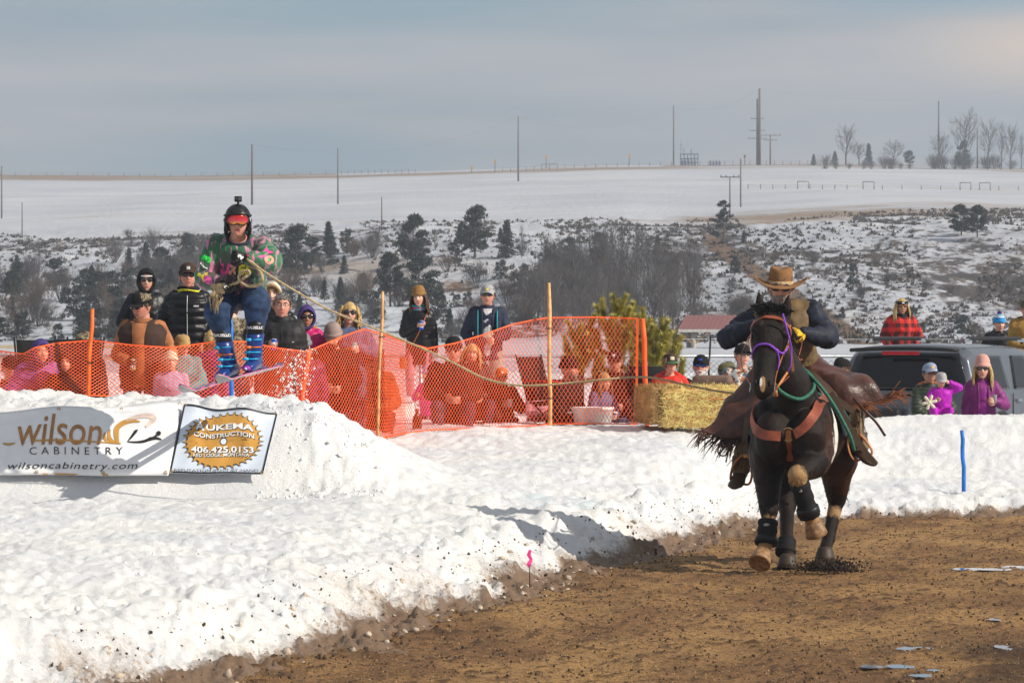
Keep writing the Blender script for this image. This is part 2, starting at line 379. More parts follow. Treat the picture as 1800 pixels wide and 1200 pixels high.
def mat_hill():
    m, nt, p = newmat('snowy_hillside')
    tc = node(nt, 'ShaderNodeTexCoord'); v = tc.outputs['Object']
    sc = node(nt, 'ShaderNodeAttribute', attribute_name='scrub').outputs['Fac']
    gr = node(nt, 'ShaderNodeAttribute', attribute_name='grass').outputs['Fac']
    na = noise(nt, .16, 9, .68, vec=v, sc=(1, .35, 2.0)); nb = noise(nt, .9, 6, .7, vec=v, sc=(1, .25, 2.0)); 
    nl = noise(nt, .10, 8, .65, vec=v, sc=(.25, .30, 1.0))
    base = cmix(nt, ramp(nt, nl, .3, .7), (.40, .42, .475), (.52, .535, .58))
    ns = noise(nt, .22, 7, .7, vec=v, sc=(.22, .7, 2.0)); base = cmix(nt, ramp(nt, ns, .52, .72, 0, .40), base, (.36, .31, .26))
    def thr(n, f, a, b, w=1.0):
        ad = node(nt, 'ShaderNodeMath', operation='MULTIPLY_ADD', i_1=w); nt.links.new(f, ad.inputs[0]); nt.links.new(n, ad.inputs[2]); return ramp(nt, ad.outputs[0], a, b)
    c = cmix(nt, thr(nl, gr, .62, .92, .55), base, (.25, .185, .135))
    c = cmix(nt, thr(nb, sc, .86, 1.0, .42), c, (.125, .098, .082))
    nd = noise(nt, .38, 9, .72, vec=v, sc=(1, .3, 2.2)); c = cmix(nt, thr(nd, sc, .88, .95, .42), c, (.075, .065, .062))
    dk = node(nt, 'ShaderNodeAttribute', attribute_name='bare').outputs['Fac']
    c = cmix(nt, thr(nb, dk, .95, 1.25, .8), c, (.15, .10, .068))
    dry = node(nt, 'ShaderNodeAttribute', attribute_name='dry').outputs['Fac']
    c = cmix(nt, thr(nb, dry, .9, 1.2, .8), c, (.42, .32, .18))
    nt.links.new(c, p.inputs['Base Color']); p.inputs['Roughness'].default_value = .9; p.inputs['Specular IOR Level'].default_value = .1
    bump(nt, p, nb, .5, .5)
    return m
ny = 0; Yl = np.concatenate([np.linspace(76, 230, 50, endpoint=False), np.linspace(230, 440, 330, endpoint=False), np.linspace(440, 920, 130, endpoint=False), np.linspace(920, 1150, 8)])
nx = 460; u = np.linspace(-1, 1, nx); YY = np.repeat(Yl[:, None], nx, 1); XX = u[None, :]*(YY*.20+6)
ZZ, K, FL = hill_core(XX, YY); pxh = XX/YY*F+900
ZZ = ZZ+sstep(235, 260, YY)*(1-sstep(430, 520, YY))*(.5*fbm(XX*.25, YY*.15, 4, 91))
yyh = HY-(ZZ-CZ)/YY*F
scrub = sstep(.02, .10, K)*(1-sstep(.0, .03, FL))*(.74+.36*vnoise(XX*.045, YY*.02, seed=92)+.08*sstep(1150, 1350, pxh))
scrub = np.where((pxh > 1290) & (pxh < 1560) & (FL > -.1), scrub*(1-.75*sstep(.60, .80, K)*np.exp(-((pxh-1430)/110)**4)), scrub)
scrub = scrub+.45*sstep(.0, .02, FL)*(1-sstep(.02, .09, FL))*(.5+.5*sstep(1200, 1600, pxh)*1.5+.5*sstep(400, 100, pxh))
grass = .62*np.exp(-((FL-.93)/.06)**2)+.75*np.exp(-((FL-.985)/.016)**2)*(vnoise(XX*.012, YY*.0, seed=93) > -.2)+.35*np.exp(-((FL-.06)/.09)**2)+.45*sstep(1150, 1250, pxh)*np.exp(-((FL-.13)/.08)**2)+.35*vnoise(XX*.01, YY*.006, seed=94)*sstep(.1, .3, FL)
dl = (yyh-(420+(pxh-1240)*.66))     # bare brown slope running down to the right
bare = 1.5*np.exp(-(dl/20)**2)*sstep(1215, 1260, pxh)*(1-sstep(1560, 1700, pxh))*(K > .0)*(FL < .02)
bare = bare+.9*np.exp(-((pxh-800)/90)**2-((yyh-505)/28)**2)+.7*np.exp(-((pxh-560)/70)**2-((yyh-535)/8)**2)
dry = sstep(80, 130, YY)*(1-sstep(225, 240, YY))*(.25+.6*sstep(.0, .5, vnoise(XX*.05, YY*.03, seed=95))+.5*sstep(180, 235, YY))*sstep(1500, 200, pxh)
put('hillside', gridmesh('hillside', XX, YY, ZZ, mat_hill(), {'scrub': scrub, 'grass': grass, 'bare': bare, 'dry': dry}))['kind'] = 'structure'
# -------- haze over the whole valley
def haze():
    mb = MB(); mb.box((0, 575, 43), (560, 1180, 90.0)); m = bpy.data.materials.new('thin_valley_haze'); m.use_nodes = True; nt = m.node_tree; nt.nodes.clear()
    o = nt.nodes.new('ShaderNodeOutputMaterial'); v = nt.nodes.new('ShaderNodeVolumePrincipled'); v.inputs['Color'].default_value = (.78, .86, 1.0, 1); v.inputs['Density'].default_value = .00048; v.inputs['Anisotropy'].default_value = .2
    nt.links.new(v.outputs[0], o.inputs['Volume']); h = mb.build('haze', m, smooth=False); h['kind'] = 'stuff'; h.display_type = 'WIRE'
haze()
# ================================================================ TREES, SHRUBS, POLES ON THE HILL
def mat_leaf(name, a, b, rough=.75):
    m, nt, p = newmat(name); g = node(nt, 'ShaderNodeObjectInfo'); n = noise(nt, .9, 4, .6); n2 = noise(nt, 8, 2)
    c = cmix(nt, ramp(nt, n, .35, .65), a, b); c = cmix(nt, ramp(nt, n2, .4, .7, 0, .35), c, [x*1.7 for x in b])
    c = cmix(nt, ramp(nt, g.outputs['Random'], 0, 1, 0, .3), c, [x*.7 for x in a])
    nt.links.new(c, p.inputs['Base Color']); p.inputs['Roughness'].default_value = rough; return m
M_PINE = mat_leaf('dark_needles', (.014, .021, .019), (.036, .048, .034))
M_TWIG = mat_leaf('grey_twigs', (.050, .046, .048), (.095, .082, .078))
M_TWIGR = mat_leaf('russet_twigs', (.065, .045, .038), (.11, .075, .058))
M_BARK = mat('grey_bark', (.10, .085, .075), .9, bscale=8)
M_YOUNG = mat_leaf('young_pine_needles', (.22, .22, .030), (.60, .48, .09), .6)
def unit(a): return a/(np.linalg.norm(a, axis=-1, keepdims=True)+1e-9)
def tri_cloud(mb, cen, rad, n, size, rg, flat=1.0, up=0):
    d = unit(rg.normal(size=(n, 3))); r = rad*rg.random((n, 1))**.45
    c = np.array(cen)+d*r*np.array([1, 1, flat]); a = unit(rg.normal(size=(n, 3))+d*1.2+np.array([0, 0, up])); b = unit(np.cross(a, rg.normal(size=(n, 3))))
    s = size*(.6+.8*rg.random((n, 1)))
    v = np.stack([c-b*s*.28, c+b*s*.28, c+a*s], 1).reshape(-1, 3).tolist()
    mb.add(v, [(3*i, 3*i+1, 3*i+2) for i in range(n)])
def proto_pine(kind, seed):
    """unit height conifer: returns (crown mesh, trunk mesh)"""
    rg = np.random.default_rng(seed); cr = MB(); tr = MB(); H = 10.0
    lean = rg.normal(size=2)*.25
    axis = lambda z: np.array([lean[0]*(z/H)**2, lean[1]*(z/H)**2, z])
    tr.tube([axis(z) for z in (-.5, 2, 4, 6, 8, 9.5)], [.26, .22, .18, .13, .08, .02], 6)
    if kind == 'round':
        nb = 46
        for i in range(nb):
            z = H*(.22+.74*rg.random()); q = (z/H-.22)/.74
            R = H*(.30*math.sin(math.pi*min(1, .25+.72*q))**.7)*(.65+.5*rg.random()); an = rg.random()*6.28
            base = axis(max(1, z-R*.35)); tip = axis(z)+np.array([math.cos(an)*R, math.sin(an)*R, 0]); tr.tube([base, (base+tip)/2+[0, 0, -.15], tip], [.07, .05, .02], 4)
            for f in (.62, 1.0): tri_cloud(cr, base+(tip-base)*f+[0, 0, .2], H*.062*(.7+.6*rg.random()), 48, .50, rg, .65, .6)
        tri_cloud(cr, axis(H*.93), H*.08, 90, .5, rg, .8)
    elif kind == 'cone':
        for i in range(72):
            q = i/72; z = H*(.08+.90*q); R = H*(.235*(1-q)**.85+.012)*(.65+.55*rg.random()); an = i*2.4+rg.random()
            base = axis(z); tip = base+np.array([math.cos(an)*R, math.sin(an)*R, -R*.18+.12]); tr.tube([base, tip], [.035, .012], 3)
            for f in (.45, .8, 1.0): tri_cloud(cr, base+(tip-base)*f, .30+.16*(1-q), 15, .42, rg, .5, .3)
        tri_cloud(cr, axis(H*.98), .25, 24, .5, rg, 1.6, 1)
    elif kind == 'ragged':
        for i in range(26):
            q = rg.random(); z = H*(.12+.85*q); R = H*(.34*(1-q)**.6+.03)*(.4+.8*rg.random()); an = rg.random()*6.28
            base = axis(z); tip = base+np.array([math.cos(an)*R, math.sin(an)*R, R*.22]); tr.tube([base, (base+tip)/2+[0, 0, -.1*R], tip], [.07, .045, .02], 4)
            for f in (.5, .78, 1.0): tri_cloud(cr, base+(tip-base)*f, .48, 30, .45, rg, .55, .6)
    elif kind == 'low':      # juniper like, broad to the ground
        for i in range(60):
            q = rg.random(); an = rg.random()*6.28; R = H*.40*math.sqrt(rg.random())*(1-q*.6); c = np.array([math.cos(an)*R, math.sin(an)*R, H*(.05+.85*q*(1-.5*(R/(H*.42))**2))])
            tri_cloud(cr, c, H*.075, 34, .6, rg, .9, .8)
    return cr.mesh('crown_'+kind, M_PINE, False), tr.mesh('trunk_'+kind, M_BARK)
def branch(mb, p, d, L, r, lev, rg, spread=.55, kids=3, up=.25, n=4):
    seg = 4; pts = [p]; q = p.copy(); dd = d.copy()
    for i in range(seg):
        dd = dd+rg.normal(size=3)*.10+np.array([0, 0, up*.12]); dd /= np.linalg.norm(dd); q = q+dd*L/seg; pts.append(q.copy())
    mb.tube(pts, [r*(1-.65*i/seg) for i in range(seg+1)], n if lev > 1 else 3, cap=False)
    if lev == 0: return
    for k in range(kids+(1 if lev > 1 else 0)):
        t = .35+.65*(k+rg.random())/(kids+1); i = min(seg-1, int(t*seg)); b = pts[i]+(pts[i+1]-pts[i])*(t*seg-i)
        nd = dd+rg.normal(size=3)*spread; nd[2] += up; nd /= np.linalg.norm(nd)
        branch(mb, b, nd, L*(.50+.25*rg.random()), r*.5, lev-1, rg, spread, kids, up, n)
def proto_bare(kind, seed):
    rg = np.random.default_rng(seed); H = 10.0; mb = MB(); tk = MB()
    if kind == 'tree':
        top = [np.array([0, 0, -.4]), np.array([rg.normal()*.2, 0, 2.5]), np.array([rg.normal()*.35, rg.normal()*.3, 5]), np.array([rg.normal()*.5, 0, 7.5])]
        tk.tube(top, [.24, .18, .13, .06], 6)
        for k in range(17):
            t = .25+.75*k/17; i = min(2, int(t*3)); b = top[i]+(top[i+1]-top[i])*(t*3-i); an = k*2.4+rg.random()
            branch(mb, b, np.array([math.cos(an)*.7, math.sin(an)*.7, .75]), 3.0*(1.15-.5*t), .075, 3, rg, .45, 3, .3)
    elif kind == 'slim':
        tk.tube([np.array([0, 0, -.4]), np.array([.1, 0, 3]), np.array([rg.normal()*.2, 0, 6]), np.array([rg.normal()*.3, 0, 9.6])], [.16, .13, .09, .02], 5)
        for k in range(22):
            z = 2+7.2*k/22; an = k*2.4+rg.random()
            branch(mb, np.array([0.08, 0, z]), np.array([math.cos(an)*.42, math.sin(an)*.42, .9]), 2.4*(1.1-.06*z), .045, 2, rg, .35, 3, .4)
    else:      # shrub: many stems fanning from the ground
        tk.tube([(0, 0, -.3), (0, 0, .6)], [.3, .18], 5)
        for k in range(34):
            an = rg.random()*6.28; s = rg.random()*.75
            branch(mb, np.array([math.cos(an)*s*1.6, math.sin(an)*s*1.6, -.2]), np.array([math.cos(an)*s, math.sin(an)*s, 1]), 6.5*(1.1-.35*s), .075, 2, rg, .33, 4, .25)
    m = M_TWIG if kind != 'shrub2' else M_TWIGR
    return mb.mesh('twigs_'+kind, m, False), tk.mesh('stem_'+kind, M_BARK)
PROTO = {}
for k in ('round', 'cone', 'ragged', 'low'):
    for j in range(2): PROTO[k, j] = proto_pine(k, 100+j*7+len(k))
for k in ('tree', 'slim', 'shrub', 'shrub2'):
    for j in range(2): PROTO[k, j] = proto_bare(k, 200+j*5+len(k))
CAT = dict(round=('pine_tree', 'pine tree'), cone=('conifer_tree', 'conifer'), ragged=('ragged_pine', 'pine tree'), low=('juniper_bush', 'bush'), tree=('bare_tree', 'bare tree'), slim=('bare_tree', 'bare tree'), shrub=('bare_shrub', 'shrub'), shrub2=('bare_shrub', 'shrub'))
def plant(kind, px, py, hpx, label, group=None, wide=1.0, y0=235, at=None):
    x, y, z = at if at else hill_hit(px, py, lo=y0)
    H = hpx*y/F; nm, cat = CAT[kind]
    t = thing(nm, (x, y, z-.02*H), label, cat, group, RNG.random()*6.28)
    t.scale = (H/10*wide, H/10*wide, H/10)
    a, b = PROTO[kind, int(RNG.integers(2))]
    put('crown' if kind not in ('shrub', 'shrub2') else 'twigs', a, t); put('trunk' if 'shrub' not in kind else 'stem', b, t)
    return t
for a in [
 ('round', 725, 470, 95, 'big dark round-topped pine, tallest evergreen left of the tall round-crowned pine', None, .95),
 ('round', 835, 455, 96, 'tall round-crowned pine alone against the snowfield above the man with the backpack', None, .9),
 ('ragged', 812, 452, 62, 'thin ragged dark pine tight against the left side of the tall round-crowned pine', None, .6),
 ('cone', 890, 458, 70, 'dark conifer with layered branches just right of the tall round-crowned pine', None, 1.2),
 ('slim', 917, 458, 62, 'thin half-bare dead tree right of the layered conifer on the bluff edge', None, .8),
 ('round', 520, 500, 108, 'tall dark pine behind the right shoulder of the skier', None, .85),
 ('round', 547, 475, 60, 'smaller round pine beside the tall one behind the skier', None, 1.0),
 ('cone', 578, 452, 62, 'pointed conifer on the bluff edge right of the skier, halfway to the big round pine', None, 1.1),
 ('low', 610, 445, 46, 'low spreading evergreen at the bluff edge right of the pointed conifer', None, 1.0),
 ('round', 686, 540, 98, 'dark pine below the big round-topped pine, on its left', None, .8),
 ('round', 735, 545, 100, 'broad dark evergreen filling the slope under the big round-topped pine', None, 1.1),
 ('ragged', 800, 470, 50, 'small ragged evergreen between the big round-topped pine and the tall round one', None, .9),
 ('ragged', 1272, 430, 78, 'crooked pine with one long left branch alone above the rider hat', None, .9),
 ('cone', 1307, 432, 26, 'tiny dark conifer right of the crooked pine above the rider', None, 1.1),
 ('cone', 1155, 460, 46, 'pale green small conifer alone on the snow bank right of the bare grove', None, 1.1),
 ('round', 1690, 416, 58, 'left one of the paired dark pines high on the right snow slope', None, 1.1),
 ('round', 1718, 420, 60, 'right one of the paired dark pines high on the right snow slope', None, 1.0),
 ('low', 1292, 482, 34, 'dark bush on the brown slope above and left of the rider hat', None, .8),
 ('cone', 30, 500, 52, 'small conifer standing on the bluff near the left edge of the view', None, .95),
 ('cone', 256, 480, 54, 'pointed evergreen above the woman in the black hooded parka', None, 1.0),
 ('round', 285, 496, 62, 'dark rounded evergreen above the man in the black puffer jacket', None, 1.1),
 ('round', 330, 500, 58, 'dark evergreen close behind the left arm of the skier', None, 1.0),
 ('low', 220, 520, 50, 'dense low evergreen left of the woman in the black hooded parka', None, 1.3),
 ('low', 135, 560, 66, 'broad dark evergreen low on the bluff above the orange stake at left', None, 1.1),
 ('cone', 23, 560, 36, 'small greenish conifer low on the slope at the far left', None, .8),
 ('cone', 145, 585, 44, 'short green conifer at the toe of the bluff above the orange stake', None, .9),
 ('cone', 196, 583, 36, 'short green conifer at the toe of the bluff left of the brown-vest man', None, .9),
 ('low', 640, 520, 44, 'dark bush on the slope above the blonde woman in the navy sweatshirt', None, 1.0),
 ('cone', 598, 545, 58, 'narrow dark evergreen on the slope above the woman in the purple hood', None, .9),
 ('low', 770, 560, 52, 'wide dark bush on the slope between the two standing spectators', None, 1.2),
 ('cone', 790, 590, 48, 'small conifer at the toe of the bluff just left of the man with the backpack', None, 1.0),
 ('low', 905, 520, 46, 'dark bush right of the head of the man with the backpack', None, 1.0),
 ('low', 1003, 468, 56, 'dark evergreen at the upper left corner of the bare grove', None, .9),
 ('round', 1055, 470, 62, 'dark evergreen at the top of the bare grove', None, .9),
 ('low', 1500, 500, 40, 'round dark shrub alone on the snow slope above the grey vehicle', None, .75),
 ('low', 1600, 580, 44, 'dark scrubby bush behind the woman in the red plaid coat', None, 1.5),
 ('low', 1690, 590, 40, 'dark scrubby bush between the plaid coat and the blue pompom hat', None, 1.7),
 ('cone', 1430, 291, 20, 'tiny dark conifer, leftmost of those on the ridge', None, 1.3),
 ('cone', 1467, 290, 24, 'tiny dark conifer second from the left on the ridge', None, 1.3),
 ('cone', 1527, 292, 40, 'dark pointed conifer between bare trees on the ridge', None, 1.0),
 ('round', 1598, 281, 28, 'small round dark conifer on the ridge, left of the lone tall pole', None, 1.1),
 ('round', 1692, 298, 52, 'dark conifer at the foot of the largest bare tree on the ridge', None, .8),
 ('tree', 1487, 290, 74, 'bare tree on the ridge, leftmost of the bare ones', None, .95),
 ('tree', 1510, 291, 44, 'low bare tree on the ridge beside the dark pointed conifer', None, 1.2),
 ('tree', 1570, 287, 48, 'wide low bare tree on the ridge left of the small round conifer', None, 1.4),
 ('tree', 1695, 298, 110, 'largest bare tree on the ridge, round headed', None, .85),
 ('tree', 1655, 298, 70, 'thin bare tree on the ridge behind the lone tall pole', None, .9),
 ('tree', 1736, 298, 94, 'tall bare tree on the ridge just right of the largest', None, .7),
 ('slim', 1760, 298, 80, 'slim bare tree on the ridge, third from the right edge', None, .9),
 ('tree', 1776, 298, 84, 'leaning bare tree on the ridge, second from the right edge', None, .7),
 ('slim', 1795, 298, 60, 'bare tree on the ridge at the right edge of the view', None, 1.0),
 ('shrub', 663, 421, 18, 'little bare shrub at the field edge left of the big round-topped pine', None, 1.3),
 ('shrub', 226, 418, 15, 'little bare shrub on the left field edge above the black parka', None, 1.6),
 ('tree', 765, 440, 38, 'bare tree growing out of the right side of the big round-topped pine', None, .9),
]: plant(*a)
MARKS = [(18, 'the left edge of the view'), (90, 'the camping chairs'), (160, 'the orange stake'), (245, 'the rust shirt'), (330, 'the black down jacket'), (430, 'the skier'), (495, 'the grey-haired man'), (540, 'the purple hood'), (615, 'the blonde woman'), (672, 'the first lath'), (733, 'the camel knit hat'), (797, 'the black knit hat'), (857, 'the backpack man'), (965, 'the tall lath'), (1078, 'the tallest young pine'), (1145, 'the net end post'), (1230, 'the bearded man'), (1272, 'the crooked pine'), (1367, 'the rider hat'), (1480, 'the grey hoodie'), (1587, 'the plaid coat'), (1660, 'the toddler'), (1757, 'the bobble hat'), (1800, 'the right edge of the view')]
SEEN = {}
def describe(kind, px, py, h, lo, hi):
    m = min(MARKS, key=lambda q: abs(q[0]-px)); d = px-m[0]; side = 'straight above' if abs(d) < 9 else ('just right of' if 0 < d < 26 else 'right of' if d > 0 else 'just left of' if d > -26 else 'left of')
    v = 'high on the bluff' if py < lo+(hi-lo)*.33 else 'midway up the bluff' if py < lo+(hi-lo)*.67 else 'low on the bluff'; sz = 'small' if h < 26 else 'middling' if h < 44 else 'large' if h < 70 else 'tall'
    s = '%s leafless %s %s, %s %s' % (sz, kind, v, side, m[1])
    if s in SEEN: SEEN[s] += 1; s = s.replace('leafless', ('greyish', 'dense', 'thin', 'spreading', 'low', 'narrow', 'dull', 'faint')[min(7, SEEN[s]-1)]+' leafless')
    else: SEEN[s] = 1
    return s
for i in range(82):      # the leafless grove
    px = 945+285*RNG.random(); q = (px-1070)/150
    by = 462+140*RNG.random(); h = (70+60*RNG.random())*(1-.25*q*q)
    if px < 985 or px > 1170: by = max(by, 520)
    by = max(by, 402+h*.95)
    plant('tree' if RNG.random() < .5 else 'slim', px, by, h, describe('tree', px, by, h, 460, 602), 'leafless grove on the bluff', 1.1 if RNG.random() < .5 else .85)
def bushes(n, x0, x1, y0, y1, h0, h1, group, wide=1.2, ever=0.0, pw=1.0):
    for i in range(n):
        px = x0+(x1-x0)*RNG.random()**pw; by = y0+(y1-y0)*RNG.random(); h = h0+(h1-h0)*RNG.random()
        if RNG.random() < ever: plant('low' if RNG.random() < .6 else 'cone' if RNG.random() < .5 else 'round', px, by, h*1.05, describe('x', px, by, h, y0, y1).replace('leafless x', 'dark evergreen'), 'small evergreens on the bluff', 1.1)
        else: plant('shrub' if i % 3 else 'shrub2', px, by, h, describe('bush', px, by, h, y0, y1), group, wide)
bushes(42, 930, 1235, 500, 602, 45, 75, 'bushes under the leafless grove', 1.0, .06)
bushes(58, -5, 350, 500, 602, 30, 62, 'bushes on the left bluff', 1.2, .34)
bushes(22, 200, 560, 440, 500, 24, 44, 'bushes on the left bluff', 1.3, .35)
bushes(46, 480, 930, 475, 602, 24, 56, 'bushes on the middle bluff', 1.3, .5)
bushes(16, 560, 940, 425, 470, 20, 38, 'bushes on the middle bluff', 1.3, .35)
bushes(34, 1225, 1810, 455, 602, 10, 24, 'bushes on the right bluff', 1.6, .05)
bushes(10, 1180, 1330, 540, 602, 30, 44, 'bushes on the right bluff', 1.4, .1)
for i in range(26):
    px = 1420+390*RNG.random()**.8; h = 9+18*RNG.random()
    plant('shrub', px, 297, h, describe('bush', px, 297, h, 0, 10).replace('low on the bluff', 'on the ridge').replace('midway up the bluff', 'on the ridge').replace('high on the bluff', 'on the ridge'), 'bushes on the ridge', 1.4)
# countless sage tufts: one mesh
def sage():
    rg = np.random.default_rng(5); N = 17000
    px = -150+2100*rg.random(N); r = rg.random(N); Yd = np.where(rg.random(N) < .85, 238+rg.random(N)*185, 415+rg.random(N)*40)
    keep = vnoise(px*.012, Yd*.02, seed=97) > np.where(px < 1150, -.05, -.22)
    keep &= ~((px > 1330) & (px < 1500) & (Yd > 385) & (Yd < 420))
    px = px[keep]; Yd = Yd[keep]; n = len(px); X = (px-900)/F*Yd; Z = hill_core(X, Yd)[0]+.05; s = .16+.42*rg.random(n)**2.2
    V = []
    for j in range(9):
        a = rg.random(n)*6.28; q = rg.random(n); ca, sa = np.cos(a), np.sin(a)
        o = np.stack([X+ca*s*.75*q, Yd+sa*s*.75*q, Z], 1); w = np.stack([-sa*s*.26, ca*s*.26, 0*s], 1)
        d = np.stack([ca*s*.45*q, sa*s*.45*q, s*(.35+.45*rg.random(n))*(1.2-.6*q)], 1)
        V += [o-w, o+w, o+d+w*.35, o+d-w*.35]
    v = np.stack(V, 1).reshape(-1, 3); mb = MB(); mb.add(v.tolist(), [(4*i, 4*i+1, 4*i+2, 4*i+3) for i in range(len(v)//4)])
    m = mat_leaf('sagebrush_leaf', (.045, .038, .036), (.105, .085, .072)); return mb.build('sagebrush', m, smooth=False)
o = sage(); props(o, kind='stuff', label='dark sage tufts dotted over the snowy bluff', cat='brush')
# ---------- poles
M_POLE = mat('weathered_pole', (.13, .085, .065), .85, bscale=3); M_POLEG = mat('grey_pole', (.14, .13, .13), .8); M_STEEL = mat('dull_steel', (.16, .20, .26), .5, .6)
def pole(px, by, hpx, wpx, label, arms=(), m=None, at=None):
    x, y, z = at or hill_hit(px, by); H = hpx*y/F; r = wpx*y/F/2
    t = thing('utility_pole', (x, y, z), label, 'pole'); t.rotation_euler = (0, 0, 0)
    mb = MB(); mb.tube([(0, 0, -.8), (0, 0, H*.5), (0, 0, H)], [r*1.15, r, r*.75], 8); mb.build('shaft', m or M_POLE, t)
    for (f, L) in arms:
        a = MB(); a.box((0, 0, H*f), (L, .14, .14)); ob = a.build('crossarm', m or M_POLE, t, False)
        for sx in (-.46, -.2, .2, .46):
            i = MB(); i.tube([(L*sx, 0, H*f+.05), (L*sx, 0, H*f+.32)], [.09, .06], 6); i.build('insulator', M_STEEL, ob)
    return t, Vector((x, y, z+H))
_, p1 = pole(443, 360, 106, 3.6, 'brown utility pole right behind the helmet of the skier', ())
pole(594, 359, 99, 2.6, 'grey utility pole standing alone right of the skier', (), M_POLEG)
_, p3 = pole(911, 319, 114, 2.8, 'utility pole standing left of centre on the snowfield by the ridge', (), M_POLEG)
_, p4 = pole(1184, 290, 106, 2.6, 'tall grey pole on the ridge left of the substation', (), M_POLEG)
pole(3, 384, 92, 2.6, 'grey pole at the left edge of the view', (), M_POLEG)
pole(39, 421, 65, 2.0, 'short thin pole near the left edge, base on the bluff edge', (), M_POLEG)
pole(671, 405, 58, 2.0, 'short thin brown pole left of the big round-topped pine')
_, p7 = pole(1335, 290, 134, 4.6, 'tallest brown pole on the ridge right of the substation')
pole(1331, 290, 116, 3.4, 'slightly shorter pole touching the left of the tallest brown pole', ((.40, 5.0), (.52, 4.2), (.70, 3.4)), M_POLEG)
pole(1354, 289, 52, 2.6, 'short crossarm pole right of the tallest brown pole', ((.98, 5.5), (.82, 3.6)))
pole(1302, 364, 86, 2.4, 'thin pole right of the crooked pine above the rider')
pole(1283, 384, 74, 2.6, 'thin dark pole with crossarm above the crooked pine', ((.98, 2.6),), M_POLEG)
pole(1650, 294, 116, 3.2, 'lone tall pole on the ridge in front of the bare trees', (), M_POLEG)
pole(1718, 296, 70, 2.6, 'short pole on the ridge among the bare trees at right', (), M_POLEG)
# wires (between poles)
def wire(a, b, sag, label):
    mb = MB(); n = 14; mb.tube([a.lerp(b, i/n)-Vector((0, 0, sag*4*(i/n)*(1-i/n))) for i in range(n+1)], .014, 3)
    props(mb.build('power_line', M_POLEG), label, 'cable')
wire(p1, p3, 4, 'thin power line from the pole behind the skier to the centre pole')
wire(p3, p4, 4, 'thin power line between the centre pole and the tall grey ridge pole')
wire(p4, p7, 3, 'thin power line between the tall grey ridge pole and the tallest brown pole')
wire(p7, Vector((150, 880, 70)), 5, 'thin power line running right from the tallest brown pole')
# substation on the ridge
x, y, z = hill_hit(1209, 291); t = thing('substation', (x, y, z-1), 'blue-grey steel substation frame on the ridge between two tall poles', 'substation')
mb = MB()
for i in range(6):
    for j in range(2):
        X0 = -1.8+i*.9; mb.tube([(X0, j*2, 0), (X0, j*2, 4.2+1.2*((i*3) % 4 == 1))], .07, 4)
for z0 in (1.8, 2.8, 4.0): mb.box((.4, 0, z0), (4.8, .10, .16)); mb.box((.4, 2, z0), (4.8, .10, .16))
mb.build('frame', M_STEEL, t, False)
for i in range(5): q = MB(); q.box((-1.5+i*.85, 1, 1.5), (.55, .8, 1.6)); q.tube([(-1.5+i*.85, 1, 2.3), (-1.5+i*.85, 1, 3.0)], .10, 6); q.build('transformer', M_STEEL, t, False)
for X0, h in ((-1.8, 7.4), (-1.0, 5.6)): q = MB(); q.tube([(X0, 0, 0), (X0, 0, h)], [.09, .04], 5); q.box((X0, 0, h*.72), (.9, .08, .08)); q.box((X0, 0, h*.86), (.6, .08, .08)); q.build('mast', M_STEEL, t, False)
x, y, z = hill_hit(1256, 291); t = thing('low_switchgear', (x, y, z-.5), 'low blue-grey boxes on the ridge right of the substation', 'equipment')
for i in range(4): q = MB(); q.box((-1.1+i*.8, 0, .9), (.55, .7, 1.5-.25*(i % 2))); q.box((-1.1+i*.8, 0, 1.8), (.15, .2, .3)); q.build('cabinet', M_STEEL, t, False)
# yellow-topped markers on the ridge
M_YEL = mat('marker_yellow', (.55, .33, .05), .6)
for px, by, h, lab in ((829, 301, 10, 'yellow ridge marker farthest left, left of the centre pole'), (870, 300, 20, 'tall yellow-topped ridge marker just left of the centre pole'), (960, 294, 22, 'yellow-topped ridge marker just right of the centre pole'), (1106, 290, 20, 'yellow-topped ridge marker midway between centre pole and substation'), (1309, 288, 17, 'yellow-topped ridge marker left of the tallest brown pole')):
    x, y, z = hill_hit(px, by+2); H = h*y/F; t = thing('marker_post', (x, y, z), lab, 'marker', 'yellow-topped markers on the ridge')
    q = MB(); q.tube([(0, 0, -.4), (0, 0, H)], .10, 5); q.build('post', M_POLE, t)
    q = MB(); q.box((0, -.1, H-.3), (.55, .08, .75)); q.build('plate', M_YEL, t, False)
# fences: ridge wire fence, and the snow field fence with braces
def field_fence(pts, label, hp, n, braces=()):
    t = thing('field_fence', hill_hit(*pts[0]), label, 'fence'); o0 = t.location.copy()
    P = []
    for i in range(n):
        f = i/(n-1)*(len(pts)-1); k = min(len(pts)-2, int(f)); px = pts[k][0]+(pts[k+1][0]-pts[k][0])*(f-k); py = pts[k][1]+(pts[k+1][1]-pts[k][1])*(f-k)
        v = Vector(hill_hit(px, py))-o0; P.append(v); H = hp*(v.y+o0.y)/F
        q = MB(); q.tube([v-Vector((0, 0, .3)), v+Vector((0, 0, H))], .07, 4); q.build('fence_post', M_POLEG, t)
    for fr in (.9, .5):
        q = MB(); q.tube([v+Vector((0, 0, hp*(v.y+o0.y)/F*fr)) for v in P], .018, 3, cap=False); q.build('fence_wire', M_POLEG, t)
    for i in braces:
        q = MB(); v = P[i]; w = v+Vector((2.0, 0, 0)); H = 1.4
        q.tube([v+Vector((0, 0, -.3)), v+Vector((0, 0, H)), w+Vector((0, 0, H)), w+Vector((0, 0, -.3))], .09, 4); q.build('brace', M_POLEG, t)
field_fence([(1315, 332), (1500, 333), (1790, 335)], 'far wire fence with braced panels crossing the right snowfield', 8, 18, (4, 9, 14, 15))
field_fence([(0, 309), (300, 311), (600, 307), (730, 304)], 'thin wire fence along the left skyline', 7, 34)
